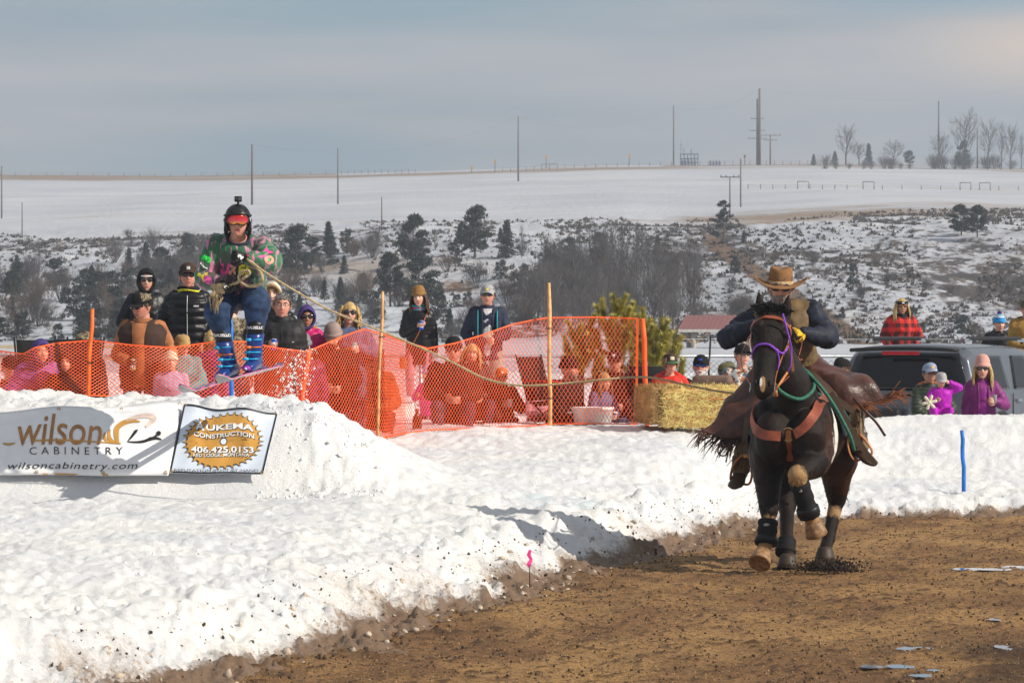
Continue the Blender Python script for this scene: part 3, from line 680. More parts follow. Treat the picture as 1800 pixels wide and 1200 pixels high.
field_fence([(870, 303), (1000, 296), (1180, 291)], 'thin wire fence along the middle skyline', 7, 20, (6, 7))
field_fence([(1230, 291), (1420, 290)], 'thin wire fence along the skyline right of the substation', 8, 14)
# ================================================================ PEOPLE
def skin_mat(name, col):
    m, nt, p = newmat(name); n = noise(nt, 14, 4); n2 = noise(nt, 55, 2)
    c = cmix(nt, ramp(nt, n, .35, .65), col, (col[0]*.92, col[1]*.70, col[2]*.66)); c = cmix(nt, ramp(nt, n2, .5, .8, 0, .25), c, [x*.6 for x in col])
    nt.links.new(c, p.inputs['Base Color']); p.inputs['Roughness'].default_value = .5; p.inputs['Subsurface Weight'].default_value = .12
    p.inputs['Subsurface Radius'].default_value = (.012, .005, .003); p.inputs['Subsurface Scale'].default_value = 1.0; return m
M_SKIN = skin_mat('skin_fair', (.66, .40, .30)); M_SKINR = skin_mat('skin_ruddy', (.62, .32, .23)); M_SKINT = skin_mat('skin_tan', (.42, .24, .155))
M_LIP = mat('lips', (.42, .13, .12), .45, var=.05, bmp=0); M_EYEW = mat('eye_white', (.62, .58, .55), .25, var=.03, bmp=0); M_IRIS = mat('iris_dark', (.035, .025, .02), .15, bmp=0)
M_TEETH = mat('teeth', (.70, .66, .58), .3, var=.02, bmp=0); M_MOUTH = mat('mouth_dark', (.10, .02, .02), .6, bmp=0)
M_LENS = mat('dark_lens', (.012, .012, .014), .08, var=0, bmp=0, spec=.8, coat=.6); M_FRAME = mat('black_frame', (.015, .015, .016), .3, bmp=0)
def hairmat(n, c): return mat(n, c, .5, var=.35, vscale=30, bmp=.6, bscale=120, bdist=.006)
H_BLONDE = hairmat('blonde_hair', (.46, .31, .13)); H_BROWN = hairmat('brown_hair', (.085, .045, .025)); H_GREY = hairmat('grey_hair', (.20, .185, .17)); H_DARK = hairmat('dark_hair', (.03, .022, .018)); H_LIGHTB = hairmat('light_brown_hair', (.26, .16, .08)); H_WHITE = hairmat('white_beard', (.58, .55, .52))
def headgrid(rows=40, cols=48, off=0.0, features=True, mouth=0):
    th = np.linspace(0, math.pi, rows+1)[:, None]; u = np.linspace(-1, 1, cols+1)[:-1][None, :]
    ph = math.pi*np.sign(u)*np.abs(u)**1.45
    x = np.sin(th)*np.sin(ph)*(.077+off); y = -np.sin(th)*np.cos(ph)*(.097+off); z = np.cos(th)*(.118+off)+0*ph
    t = np.clip((-.015-z)/.10, 0, 1.1); fr = np.clip(-y/.05, 0, 1)
    x = x*(1-.30*t**1.3); y = np.where(y > 0, y*(1-.62*t), y); y = y-(.030*t*fr)
    y = np.where(y < -.088-off, -.088-off+(y+.088+off)*.35, y)
    if features:
        g = lambda a, s: np.exp(-(a/s)**2); ax = np.abs(x)
        w = .0105+.007*g(z+.022, .012)
        prof = sstep(.036, -.018, z)*sstep(-.036, -.026, z)
        fm = fr
        y = y-.027*g(x, w)*prof*fm
        y = y+.011*g(ax-.032, .017)*g(z-.018, .013)*fm-.005*g(z-.040, .010)*g(x, .05)*fm
        y = y-.005*g(ax-.046, .018)*g(z+.014, .02)*fm
        y = y-.007*g(x, .022)*(g(z+.052, .006)+1.05*g(z+.065, .0065))*fm+.006*g(x, .024)*g(z+.0585, .0035)*fm+.004*g(x, .03)*g(z+.080, .007)*fm
        y = y-.006*g(x, .022)*g(z+.100, .014)*fm
        if mouth: y = y+.020*g(x, .012*mouth)*g(z+.0585, .0085*mouth)*fm
    return x, y, z, np.broadcast_to(ph, x.shape), np.broadcast_to(th, x.shape)
def grid_faces(r, c, keep=None, wrap=True):
    fs = []
    for i in range(r-1):
        for j in range(c if wrap else c-1):
            if keep is None or keep[i, j]: j2 = (j+1) % c; fs.append((i*c+j, (i+1)*c+j, (i+1)*c+j2, i*c+j2))
    return fs
def add_head(mb, M, skin_i=0, lip_i=1, eyew_i=2, iris_i=3, brow_i=4, eyes=True, smile=False, mouth=0, brow=True, beard=0):
    x, y, z, ph, th = headgrid(mouth=mouth); r, c = x.shape
    V = np.stack([x, y, z], -1).reshape(-1, 3); b = len(mb.v); mb.v.extend([tuple(M @ Vector(p)) for p in V])
    fs = grid_faces(r, c); mid = [np.mean([V[i] for i in f], 0) for f in fs]
    for f, m in zip(fs, mid):
        k = skin_i
        if m[1] < -.06 and (abs(m[0])/.025)**2+((m[2]+.0585)/.0100)**2 < 1: k = lip_i
        mb.f.append(tuple(i+b for i in f)); mb.m.append(k)
    R = M.to_3x3()
    for s in (-1, 1):
        mb.ell(M @ Vector((s*.079, .008, .0)), (.009, .020, .032), R @ Matrix.Rotation(s*.35, 3, 'Z'), 10, 8, skin_i)
        if eyes:
            mb.ell(M @ Vector((s*.032, -.0795, .0185)), (.0145, .008, .0062), R, 10, 6, eyew_i); mb.ell(M @ Vector((s*.032, -.0862, .0185)), (.006, .0025, .0058), R, 8, 6, iris_i)
        if brow: mb.tube([M @ Vector((s*.016, -.092, .037)), M @ Vector((s*.034, -.091, .0415)), M @ Vector((s*.052, -.078, .036))], [.0028, .0036, .002], 5, brow_i)
    if smile: mb.ell(M @ Vector((0, -.0905, -.0585)), (.017, .005, .0042), R, 10, 6, 5)
def hair_shell(kind):
    off = .010 if kind != 'bulky' else .016; x, y, z, ph, th = headgrid(30, 40, off, False)
    n = fbm(ph*6, th*14, 3, 3)*.004; x = x*(1+n*8); y = y*(1+n*8); z = z+n
    a = np.abs(ph); line = .055+.012*np.cos(ph*3)
    keep = (z > line-.004) | ((a > .78) & (z > .020)) | ((a > .95) & (z > -.040)) | ((a > 1.6) & (z > -.10))
    if kind == 'short': keep = (z > .066+.010*np.cos(ph*2)) | ((a > 1.25) & (z > .012)) | ((a > 1.9) & (z > -.07))
    keep = keep[:-1]; mb = MB(); mb.add(np.stack([x, y, z], -1).reshape(-1, 3).tolist(), grid_faces(x.shape[0], x.shape[1], keep)); return mb
def add_strands(mb, rg, L=.30, n=44, spread=.03, wave=.012, front=True, side=0):
    for i in range(n):
        s = -1 if i % 2 else 1
        if side and s != side and i % 3: s = side
        a = (.9 if front else 1.5)+rg.random()*1.9
        x0 = math.sin(a)*.080*s; y0 = -math.cos(a)*.085; z0 = .055+.03*rg.random(); l = L*(.75+.4*rg.random()); k = rg.random()*6
        pts = []
        for j in range(9):
            t = j/8; w = wave*math.sin(k+t*9)*t
            pts.append((x0*(1+.20*t)+s*spread*math.sin(min(1, t*1.5)*1.9)+w, y0*(1-.15*t)-.035*t*(1 if front else -1)+w*.6, z0-l*t))
        mb.tube(pts, [.006+.0045*math.sin(math.pi*min(1, j/8+.15)) for j in range(8)]+[.002], 4, flat=(1, 1.5))
def beanie(mat_, cuff=None, slouch=.03, pom=None, stripes=None):
    r, c = 14, 36; th = np.linspace(0.02, 1, r)[:, None]; ph = np.linspace(0, 2*math.pi, c+1)[:-1][None, :]
    rad = np.sin(th*math.pi/2)**.75; rib = 1+.018*np.cos(ph*18)
    X = np.sin(ph)*(.089+.004*th)*rad*rib; Y = -np.cos(ph)*.108*rad*rib+.008; Z = .040+(.098+slouch)*np.cos(th*math.pi/2)**.85+0*ph
    mb = MB(); mats = [mat_, cuff or mat_, pom or mat_, stripes or mat_]; fs = grid_faces(r, c)
    mb.add(np.stack([X, Y, Z], -1).reshape(-1, 3).tolist(), fs)
    if stripes:
        k = len(mb.m); 
        for i in range(r-1):
            if i in (6, 7, 3): 
                for j in range(c): mb.m[i*c+j] = 3
    rr = []
    for (dr, z) in ((.004, .026), (.010, .030), (.012, .050), (.009, .066), (.002, .068)):
        rr.append([((.089+dr)*math.sin(a)*(1+.012*math.cos(18*a)), -(.107+dr)*math.cos(a)*(1+.012*math.cos(18*a))+.008, z+.006*math.cos(a)) for a in np.linspace(0, 2*math.pi, c+1)[:-1]])
    mb.loft(rr, 1, cap=False)
    if pom:
        rg = np.random.default_rng(2); mb.ell((0, .01, .155+slouch), (.03, .03, .03), None, 10, 8, 2)
        for i in range(90):
            d = rg.normal(size=3); d /= np.linalg.norm(d); q = np.array([0, .01, .155+slouch]); mb.tube([q+d*.02, q+d*.042], [.005, .002], 3, 2)
    return mb, mats
def capmb(crown, brim=None, back=None, patch=None, patchcol=None):
    r, c = 12, 32; th = np.linspace(0.02, 1, r)[:, None]; ph = np.linspace(0, 2*math.pi, c+1)[:-1][None, :]
    rad = np.sin(th*math.pi/2)**.62; hi = .085+.012*np.cos(ph)
    X = np.sin(ph)*.086*rad; Y = -np.cos(ph)*.106*rad+.006; Z = .045+hi*np.cos(th*math.pi/2)**.8
    mb = MB(); mb.add(np.stack([X, Y, Z], -1).reshape(-1, 3).tolist(), grid_faces(r, c))
    for i in range(r-1):
        for j in range(c):
            a = (2*math.pi*(j+.5)/c+math.pi) % (2*math.pi)-math.pi
            if abs(a) > 1.05 and back: mb.m[i*c+j] = 2
    rr = []
    for (dr, z) in ((.000, .036), (.004, .038), (.004, .058), (.000, .060)): rr.append([((.087+dr)*math.sin(a), -(.107+dr)*math.cos(a)+.006, z) for a in np.linspace(0, 2*math.pi, c+1)[:-1]])
    mb.loft(rr, 0, cap=False)
    for sgn in (1, -1):      # brim, top and underside
        g = []
        for i in range(7):
            f = i/6; row = []
            for j in range(15):
                a = (j/14*2-1)*1.10; e = math.cos(a*.95)**.5 if abs(a) < 1.5 else 0
                row.append((math.sin(a)*(.088+.004*f), -.102*math.cos(a)+.004-f*.078*max(.05, math.cos(a*1.25)), .044-.010*f-.022*(a/1.1)**2*(.35+f)+(.0018 if sgn > 0 else -.0018)))
            g.append(row)
        mb.loft(g, 1, cap=False, closed=False)
    mb.ell((0, .004, .137), (.007, .007, .004), None, 8, 4, 0)
    if patch:
        w, h = patch; vs = []
        for i in range(4):
            for j in range(6):
                a = (j/5*2-1)*w; q = .66+(.02); z = .064+h*(i/3); tt = math.acos(min(1, ((z-.045)/.097)**1.25))/(math.pi/2); rd = math.sin(tt*math.pi/2)**.62
                vs.append((math.sin(a)*(.0885)*rd, -math.cos(a)*.109*rd+.005, z))
        mb.add(vs, grid_faces(4, 6, None, False), 3)
    return mb, [crown, brim or crown, back or crown, patchcol or crown]
def hoodmb(m, rim=None, off=.030):
    x, y, z, ph, th = headgrid(26, 40, off, False); y = np.where(y > 0, y*1.15, y); z = np.where(z > 0, z*1.02, z); n = fbm(ph*2, th*3, 3, 8)*.012; x = x*(1+n*6); y = y+n
    low = sstep(-.04, -.12, z); x = x*(1+.25*low); y = y*(1+.15*low)+.012*low
    op = ((ph/1.02)**2+((z+.01)/.112)**2 < 1); keep = ~op[:-1] & (z[:-1] > -.150)
    mb = MB(); mb.add(np.stack([x, y, z], -1).reshape(-1, 3).tolist(), grid_faces(x.shape[0], x.shape[1], keep))
    a = np.linspace(0, 2*math.pi, 30); pts = []
    for k in a:
        p = 1.00*math.cos(k); zz = -.01+.110*math.sin(k); tt = math.acos(max(-1, min(1, zz/(.118+off)))); xx = math.sin(tt)*math.sin(p)*(.077+off); yy = -math.sin(tt)*math.cos(p)*(.097+off); yy = max(yy, -.088-off+(yy+.088+off)*.35)
        t = min(1, max(0, (-.015-zz)/.10)); pts.append((xx*(1-.30*t**1.3)*(1+.2*t), yy-.03*t, zz))
    mb.tube(pts, .012 if not rim else .020, 7, 1, cap=False)
    return mb, [m, rim or m]
def glassesmb(w=.032, h=.022, big=0):
    mb = MB()
    for s in (-1, 1):
        mb.ell((s*.035, -.0945, .017), (w, .011, h), Matrix.Rotation(s*.22, 3, 'Z'), 14, 8, 0)
        pts = [(s*.035+math.cos(a)*w*1.02, -.0995+abs(math.cos(a)*w)*.12+(.004 if s*math.cos(a) > 0 else 0), .017+math.sin(a)*h*1.04) for a in np.linspace(0, 2*math.pi, 17)]
        mb.tube(pts, .0022, 4, 1, cap=False)
        mb.tube([(s*.060, -.090, .024), (s*.080, -.055, .022), (s*.083, .010, .016)], .0022, 4, 1)
    mb.tube([(-.008, -.103, .022), (0, -.107, .025), (.008, -.103, .022)], .0025, 4, 1)
    return mb
def wire_glasses():
    mb = MB()
    for s in (-1, 1):
        mb.tube([(s*.033+math.cos(a)*.024, -.1+abs(math.cos(a))*.003, .016+math.sin(a)*.017) for a in np.linspace(0, 2*math.pi, 17)], .0018, 4, 1, cap=False)
        mb.tube([(s*.057, -.092, .020), (s*.083, .010, .016)], .0016, 4, 1)
    mb.tube([(-.009, -.100, .020), (.009, -.100, .020)], .0016, 4, 1); return mb
def ik(a, t, l1, l2, pole):
    a = Vector(a); t = Vector(t); d = t-a; L = min(d.length, (l1+l2)*.995); d = d.normalized(); t = a+d*L
    c = (l1*l1+L*L-l2*l2)/(2*L); h = math.sqrt(max(0, l1*l1-c*c)); p = Vector(pole); p = p-d*p.dot(d); p = p.normalized() if p.length > 1e-5 else d.orthogonal().normalized()
    return a+d*c+p*h, t
def add_hand(mb, M, s, grip=.8, i=0, glove=1.0, n=6):
    """M: frame at the wrist, -Z along the fingers, palm facing +X*s ; s = side"""
    R = M.to_3x3(); g = glove
    def P(*v): return M @ Vector(v)
    mb.loft([[P(.012*g*math.cos(a), .026*w*g*math.sin(a), z) for a in np.linspace(0, 2*math.pi, 11)[:-1]] for (z, w) in ((.02, .85), (0, .9), (-.03, 1.15), (-.065, 1.35), (-.088, 1.3))], i)
    for k, (yy, L) in enumerate(((-.030, .070), (-.010, .080), (.010, .075), (.029, .058))):
        p = Vector((0, yy*g, -.082)); ang = 0; pts = [Vector((0, yy*.9*g, -.06)), p.copy()]
        for q, f in enumerate((.45, .32, .23)):
            ang += grip*(.95 if q else .75); d = Vector((s*math.sin(ang), 0, -math.cos(ang))); p = p+d*L*f; pts.append(p.copy())
        mb.tube([M @ q for q in pts], [.0095*g, .0095*g, .0088*g, .008*g, .0065*g], n, i)
    th = [Vector((0, -.022*g, -.02)), Vector((s*.012, -.044*g, -.040)), Vector((s*(.018+.018*grip), -.050*g, -.066)), Vector((s*(.022+.032*grip), -.040*g, -.086))]
    mb.tube([M @ q for q in th], [.013*g, .012*g, .010*g, .0075*g], n, i)
def ring(c, rx, ry, M, n=20, p=2.3):
    out = []
    for k in range(n):
        a = 2*math.pi*k/n; ca, sa = math.cos(a), math.sin(a); out.append(M @ Vector((c[0]+rx*abs(ca)**(2/p)*(1 if ca > 0 else -1), c[1]+ry*abs(sa)**(2/p)*(1 if sa > 0 else -1), c[2])))
    return out
TORSO = [(-.09, .145, .105, .0), (-.02, .168, .118, .0), (.08, .158, .110, -.005), (.18, .150, .108, -.008), (.30, .168, .120, -.010), (.40, .178, .118, -.004), (.47, .150, .095, .005), (.52, .085, .070, .008)]
def seg_param(P, a, b):
    a = np.array(a); b = np.array(b); d = b-a; L = np.linalg.norm(d); t = np.clip(((P-a) @ d)/(L*L), 0, 1); q = a+t[:, None]*d
    return t*L, np.linalg.norm(P-q, axis=1)
def person(label, px, py, D, H=1.72, group=None, name='person', **k):
    """px,py: photo position of the top of the head (without hat).  k: pose and clothing."""
    s = H/1.75; g = k.get
    fem = g('fem', False); sit = g('sit', False); voxel = g('voxel', .017); hs = g('head_size', 1.07)
    hip = Vector(g('hip', (0, .05, .47) if sit else (0, 0, .93)))
    lean, side, twist = g('lean', .12 if sit else .03), g('side', 0), g('twist', 0)
    T = Matrix.Translation(hip) @ Euler((lean, side, twist)).to_matrix().to_4x4()
    fat = g('fat', 1.0)*(.93 if fem else 1.0); shw = g('shw', .140 if fem else .160)
    hy, hp_, hr = g('head', (0, 0, 0))      # yaw, pitch (down +), roll
    neck = T @ Vector((0, .0, .52)); HM = Matrix.Translation(neck+T.to_3x3() @ Vector((0, -.015, .03))+Vector((0, -.02, .105*hs)).lerp(Vector((0, -.02, .105*hs)), 0)) @ Euler((hp_, hr, hy), 'XYZ').to_matrix().to_4x4() @ Matrix.Scale(hs, 4)
    yaw = g('yaw', 0); topl = HM @ Vector((0, 0, .118)); base = W(px, py, D); RZ = Matrix.Rotation(yaw, 3, 'Z')
    loc = base-(RZ @ topl)*s
    t = thing(name, loc, label, g('cat', 'person'), group, yaw); t.scale = (s, s, s)
    sm = g('skin', M_SKIN); brow = g('brow', H_BROWN)
    # ---- limbs
    A = {}
    for sx in (-1, 1):
        sh = T @ Vector((sx*shw, .005, .445)); key = 'L' if sx < 0 else 'R'
        tgt = g('hand'+key, 'down')
        pre = {'down': (sx*.235, -.05, -.17), 'hold': (sx*.13, -.30, .26), 'low': (sx*.10, -.26, .10), 'pocket': (sx*.20, -.13, .0), 'belly': (sx*.02, -.235, .10), 'lap': (sx*.10, -.30, .12), 'knee': (sx*.14, -.38, .06)}
        if isinstance(tgt, str): tgt = hip+Vector(pre[tgt])
        pole = g('elbow'+key, (sx*.8, .6, -.6)); el, ha = ik(sh, tgt, .285, .262, pole); A[key] = (sh, el, ha, g('grip'+key, .8 if g('hand'+key) in ('hold', 'low') else .45))
    Lg = {}
    for sx in (-1, 1):
        key = 'L' if sx < 0 else 'R'; h0 = hip+Vector((sx*.095, 0, -.03)); ft = g('foot'+key, None)
        if ft is None: ft = (sx*.13, -.40, .085) if sit else (sx*.11, .01, .085)
        kn, an = ik(h0, ft, .43, .415, g('knee'+key, (sx*.25, -1, .3 if sit else 0))); Lg[key] = (h0, kn, an)
    # ---- body (one continuous skin), core remeshed then head and hands joined on
    core = MB(); core.loft([ring((0, y, z), rx*.93*fat, ry*.9*fat, T) for z, rx, ry, y in TORSO])
    for sh, el, ha, gr in A.values(): core.capsule(T @ Vector((0, 0, .44)), sh, .06, .05); core.capsule(sh, el, .048, .038); core.capsule(el, ha, .038, .027)
    for h0, kn, an in Lg.values(): core.capsule(h0, kn, .078, .052); core.capsule(kn, an, .052, .036); core.capsule(an, Vector(an)+Vector(g('toeL', (0, -1, 0))).normalized()*.05+Vector((0, 0, -.02)), .033, .028)
    nr = .052 if fem else .060; core.capsule(T @ Vector((0, 0, .47)), HM @ Vector((0, .012, -.055)), nr*1.1, nr)
    bm = baked(core.mesh('core', sm), [('REMESH', dict(mode='VOXEL', voxel_size=max(.022, voxel), use_smooth_shade=True)), ('SMOOTH', dict(factor=.5, iterations=2))])
    mb = MB(); mb.v = verts(bm).tolist(); mb.f = [tuple(p.vertices) for p in bm.polygons]; mb.m = [0]*len(mb.f)
    add_head(mb, HM, eyes=g('eyes', True), smile=g('smile', False), mouth=g('mouth', 0), brow=g('brows', True))
    HANDM = {}
    for key, (sh, el, ha, gr) in A.items():
        sx = -1 if key == 'L' else 1; z = (Vector(el)-Vector(ha)).normalized(); pl = Vector(g('palm'+key, (-sx*1.0, .15, 0))); 
        xax = pl-z*pl.dot(z); xax = xax.normalized() if xax.length > 1e-4 else z.orthogonal().normalized(); yax = z.cross(xax)
        M = Matrix((xax, yax, z)).transposed().to_4x4(); M.translation = Vector(ha); HANDM[key] = M
        if not g('glove'+key, g('gloves')): add_hand(mb, M, 1, gr, 0, 1.05)
    mb.build('body', [sm, M_LIP, M_EYEW, M_IRIS, brow, M_TEETH], t)
    if g('gloves') or g('gloveL') or g('gloveR'):
        for key, M in HANDM.items():
            gm = g('glove'+key, g('gloves'))
            if gm:
                q = MB(); add_hand(q, M, 1, A[key][3], 0, 1.28); q.tube([M @ Vector((0, 0, -.01)), M @ Vector((0, 0, .05))], [.034, .038], 10); q.build('glove', gm, t)
    # ---- top
    jk = g('top'); jt = g('style', 'coat'); inf = {'coat': .026, 'puffer': .034, 'shirt': .012, 'hoodie': .026, 'fleece': .022}[jt]*g('bulk', 1.0)
    hem = g('hem', -.16 if jt in ('coat', 'puffer') else -.10)
    tm = MB(); rings = []
    z0 = TORSO[0][0]
    prof = [(hem, .172 if not fem else .180, .125, 0)]+[q for q in TORSO if q[0] > hem+.03]
    prof = [q for q in prof if q[0] < .50]+[(.505, .078, .070, .006)]
    rings = [ring((0, y, z), (rx*fat+inf), (ry*fat+inf*1.0)*g('deep', 1.0), T) for z, rx, ry, y in prof]
    tm.loft(rings)
    for sh, el, ha, gr in A.values():
        wr = Vector(ha)+(Vector(el)-Vector(ha)).normalized()*g('cuff', .015)
        tm.capsule(T @ Vector((0, 0, .42)), sh, .066+inf*.5, .054+inf*.75); tm.capsule(sh, el, .056+inf*.95, .047+inf*.85); tm.capsule(el, wr, .047+inf*.85, .031+inf*.55)
    me = baked(tm.mesh('t', jk), [('REMESH', dict(mode='VOXEL', voxel_size=voxel, use_smooth_shade=True)), ('SMOOTH', dict(factor=.5, iterations=4))])
    P = verts(me).astype(float); Nn = normals(me); Ti = np.array(T.inverted()); Q = P @ Ti[:3, :3].T+Ti[:3, 3]
    u = Q[:, 2].copy(); best = np.abs(Q[:, 0])*0+.16
    isarm = np.zeros(len(P), bool)
    for sh, el, ha, gr in A.values():
        for (a, b, o0) in ((sh, el, 0), (el, ha, .285)):
            tt, dd = seg_param(P, a, b); m = (dd < best*.55+.0) & (dd < .10) & ((np.abs(Q[:, 0]) > .17) | (Q[:, 1] < -.17)); u = np.where(m, tt+o0, u); best = np.where(m, np.minimum(best, dd/.55), best); isarm |= m
    seed = int(abs(px*7+py)) % 97
    fold = fbm(P[:, 0]*7+seed, P[:, 1]*7, 3, seed, z=P[:, 2]*7, ridge=True)*.016+fbm(P[:, 0]*16, P[:, 1]*16, 3, seed+1, z=P[:, 2]*11, ridge=True)*.007
    if jt == 'puffer':
        sp = g('quilt', .075); bandv = np.abs(np.sin(math.pi*u/sp))**.5; disp = (bandv-.75)*.018*g('puff', 1.0)+fold*.45
    elif jt == 'shirt': disp = fold*.8
    else: disp = fold*1.15
    # bunched folds near elbows
    for sh, el, ha, gr in A.values():
        d = np.linalg.norm(P-np.array(el), axis=1); tt, dd = seg_param(P, el, ha); tt2, dd2 = seg_param(P, sh, el); uu = np.where(dd < dd2, tt, -tt2); disp = disp+.004*np.sin(uu*95+2*P[:, 0]*9)*np.exp(-(d/.16)**2)
    setverts(me, P+Nn*disp[:, None]); me.materials.clear(); me.materials.append(jk)
    me.polygons.foreach_set('use_smooth', [True]*len(me.polygons))
    tn = g('topname', {'coat': 'coat', 'puffer': 'puffer_jacket', 'shirt': 'shirt', 'hoodie': 'sweatshirt', 'fleece': 'fleece'}[jt]); jo = put(tn, me, t)
    yf = lambda z: -(np.interp(z, [q[0] for q in prof], [q[2] for q in prof])*fat+inf)*g('deep', 1.0)-.0005+np.interp(z, [q[0] for q in prof], [q[3] for q in prof])
    if g('collar', jt in ('coat', 'puffer')):
        q = MB(); cm = g('collar_mat', jk); h = g('collar_h', .07)
        q.loft([ring((0, -.012+.01*f, .475+h*f), .088+.004*f+inf*.2, .086+inf*.2, T, 24, 2) for f in (0, .5, 1)]+[ring((0, -.010, .475+h*f), .078+inf*.15, .076+inf*.15, T, 24, 2) for f in (1, .5)], cap=False); q.build('collar', cm, jo)
    if g('hood_down'):
        q = MB(); hm_ = g('hood_down'); 
        q.tube([T @ Vector((math.sin(a)*.125, math.cos(a)*.10+.02, .485+.035*math.cos(a))) for a in np.linspace(-2.5, 2.5, 18)], [.018+.030*math.cos(a/2)**.5 for a in np.linspace(-2.5, 2.5, 18)], 10); q.build('hood', hm_, jo)
    if g('zip'):
        q = MB(); q.tube([T @ Vector((0, yf(z)-.006, z)) for z in np.linspace(hem+.01, .47, 12)], .0045, 5, flat=(1, 1)); q.build('zip', g('zip'), jo)
    if g('vest'):
        vm_, vinf = g('vest'); q = MB(); q.loft([ring((0, y, z), rx*fat+inf+vinf, ry*fat+inf+vinf*1.3, T) for z, rx, ry, y in prof])
        for e in (-1, 1): q.capsule(T @ Vector((e*.06, 0, .46)), T @ Vector((e*shw*.86, 0, .445)), .06+inf, .055+inf)
        vme = baked(q.mesh('v', vm_), [('REMESH', dict(mode='VOXEL', voxel_size=voxel, use_smooth_shade=True)), ('SMOOTH', dict(factor=.5, iterations=3))])
        VP = verts(vme).astype(float); setverts(vme, VP+normals(vme)*(fbm(VP[:, 0]*8+3, VP[:, 1]*8, 3, seed+9, z=VP[:, 2]*8, ridge=True)*.010)[:, None]); vme.materials.clear(); vme.materials.append(vm_); vme.polygons.foreach_set('use_smooth', [True]*len(vme.polygons)); put('vest', vme, t)
    if g('open'):      # garment worn under an open jacket: a strip down the front
        um, wd = g('open'); q = MB(); rws = []
        for z in np.linspace(hem+.02, .50, 14): w = wd*(1 if z < .35 else 1+.3*(z-.35)/.15); rws.append([T @ Vector((w*(j/6-.5), yf(z)-.011-(g('vest')[1]*1.3+.008 if g('vest') else 0)+.22*abs(j/6-.5)**2*w*2, z)) for j in range(7)])
        q.loft(rws, cap=False, closed=False); q.build('inner_layer', um, jo)
        for e in (-1, 1): q = MB(); q.tube([T @ Vector((e*wd*.52*(1+.9*max(0, z-.35)), yf(z)-.010, z)) for z in np.linspace(hem, .50, 12)], .010, 6, flat=(1, .8)); q.build('lapel', g('lapel_mat', jk), jo)
    if g('logo'):
        lx, lz, lw, lh, lm = g('logo'); q = MB(); q.box(T @ Vector((lx, yf(lz)-.006+.30*abs(lx)**1.6, lz)), (lw, .004, lh), T.to_3x3() @ Matrix.Rotation(lx*1.6, 3, 'Z')); q.build('emblem', lm, jo, False)
    # ---- trousers
    pm = g('pants', M_NAVY)
    pb = MB(); infp = g('pbulk', .016); pb.loft([ring((0, 0, z), rx+infp, ry+infp, T) for z, rx, ry in ((-.11, .13, .10), (-.02, .160, .112), (.05, .155, .108))])
    for h0, kn, an in Lg.values(): kx = g('kneebulk', 0); pb.capsule(h0, kn, .082+infp, .058+infp+kx); pb.capsule(kn, Vector(kn).lerp(Vector(an), g('pantend', 1.0)), .058+infp+kx, .040+infp)
    me = baked(pb.mesh('p', pm), [('REMESH', dict(mode='VOXEL', voxel_size=max(voxel, .018), use_smooth_shade=True)), ('SMOOTH', dict(factor=.5, iterations=3))])
    P = verts(me).astype(float); Nn = normals(me); fold = fbm(P[:, 0]*9, P[:, 1]*9, 3, seed, z=P[:, 2]*6, ridge=True)*.009+fbm(P[:, 0]*22, P[:, 1]*22, 2, seed+3, z=P[:, 2]*22)*.004
    for h0, kn, an in Lg.values():
        for c0 in (kn, an): d = np.linalg.norm(P-np.array(c0), axis=1); fold = fold+.005*np.sin(P[:, 2]*85+5*P[:, 0])*np.exp(-(d/.14)**2)
    setverts(me, P+Nn*fold[:, None]); me.materials.clear(); me.materials.append(pm); me.polygons.foreach_set('use_smooth', [True]*len(me.polygons)); put('trousers', me, t)
    if not g('noboots'):
        for key, (h0, kn, an) in Lg.items():
            q = MB(); a = Vector(an); fd = Vector(g('toe'+key, (0, -1, 0))); fd.normalize(); upv = Vector((0, 0, 1)); sdv = fd.cross(upv)
            rr = []
            bs = g('bootscale', 1.0)
            for f, w, h, lo in ((-.075, .022, .055, 0), (-.05, .040, .085, 0), (0, .043, .100, 0), (.06, .044, .075, 0), (.12, .050, .052, 0), (.165, .046, .042, 0), (.195, .024, .028, .004)):
                f *= bs; w *= bs; c = a+fd*f+upv*(-.085+lo+h/2); rr.append([c+sdv*(w*math.cos(b))+upv*(h/2*math.sin(b)) for b in np.linspace(0, 2*math.pi, 13)[:-1]])
            q.loft(rr); q.tube([a+upv*(-.02), a+upv*.10], [.056, .062], 12); q.build('boot', g('boots', M_BOOT), t)
    # ---- hair, hat, glasses (in the head frame)
    def onhead(nm, mbm, mats): o = put(nm, mbm.mesh(nm, mats) if isinstance(mbm, MB) else mbm, t); o.matrix_basis = HM; return o
    hk = g('hair'); hmat = g('hairmat', H_BROWN)
    if hk:
        key = ('hair', hk, hmat.name, g('hairlen', .30), g('hairside', 0)); 
        if key not in CACHE:
            q = hair_shell('short' if hk == 'short' else 'long')
            if hk == 'long': add_strands(q, np.random.default_rng(abs(int(px))), g('hairlen', .30), 52, side=g('hairside', 0), wave=g('wave', .010))
            if hk in ('short', 'pony'):
                rgh = np.random.default_rng(7)
                for _ in range(420):
                    a = rgh.random()*6.28; th_ = rgh.random()**.6*1.55; d = np.array([math.sin(th_)*math.sin(a), -math.sin(th_)*math.cos(a), math.cos(th_)]); c0 = d*np.array([.084, .104, .124])
                    if c0[2] < (.066 if c0[1] < -.03 else -.02): continue
                    e = d*.5+rgh.normal(size=3)*.45+np.array([.3, -.3, -.2]); e /= np.linalg.norm(e); q.tube([c0, c0+e*.014+d*.003, c0+e*.026-d*.001], [.0035, .003, .0008], 3)
            if hk == 'pony': add_strands(q, np.random.default_rng(3), .10, 20, .0)
            CACHE[key] = q.mesh('hair', hmat)
        onhead('hair', CACHE[key], None)
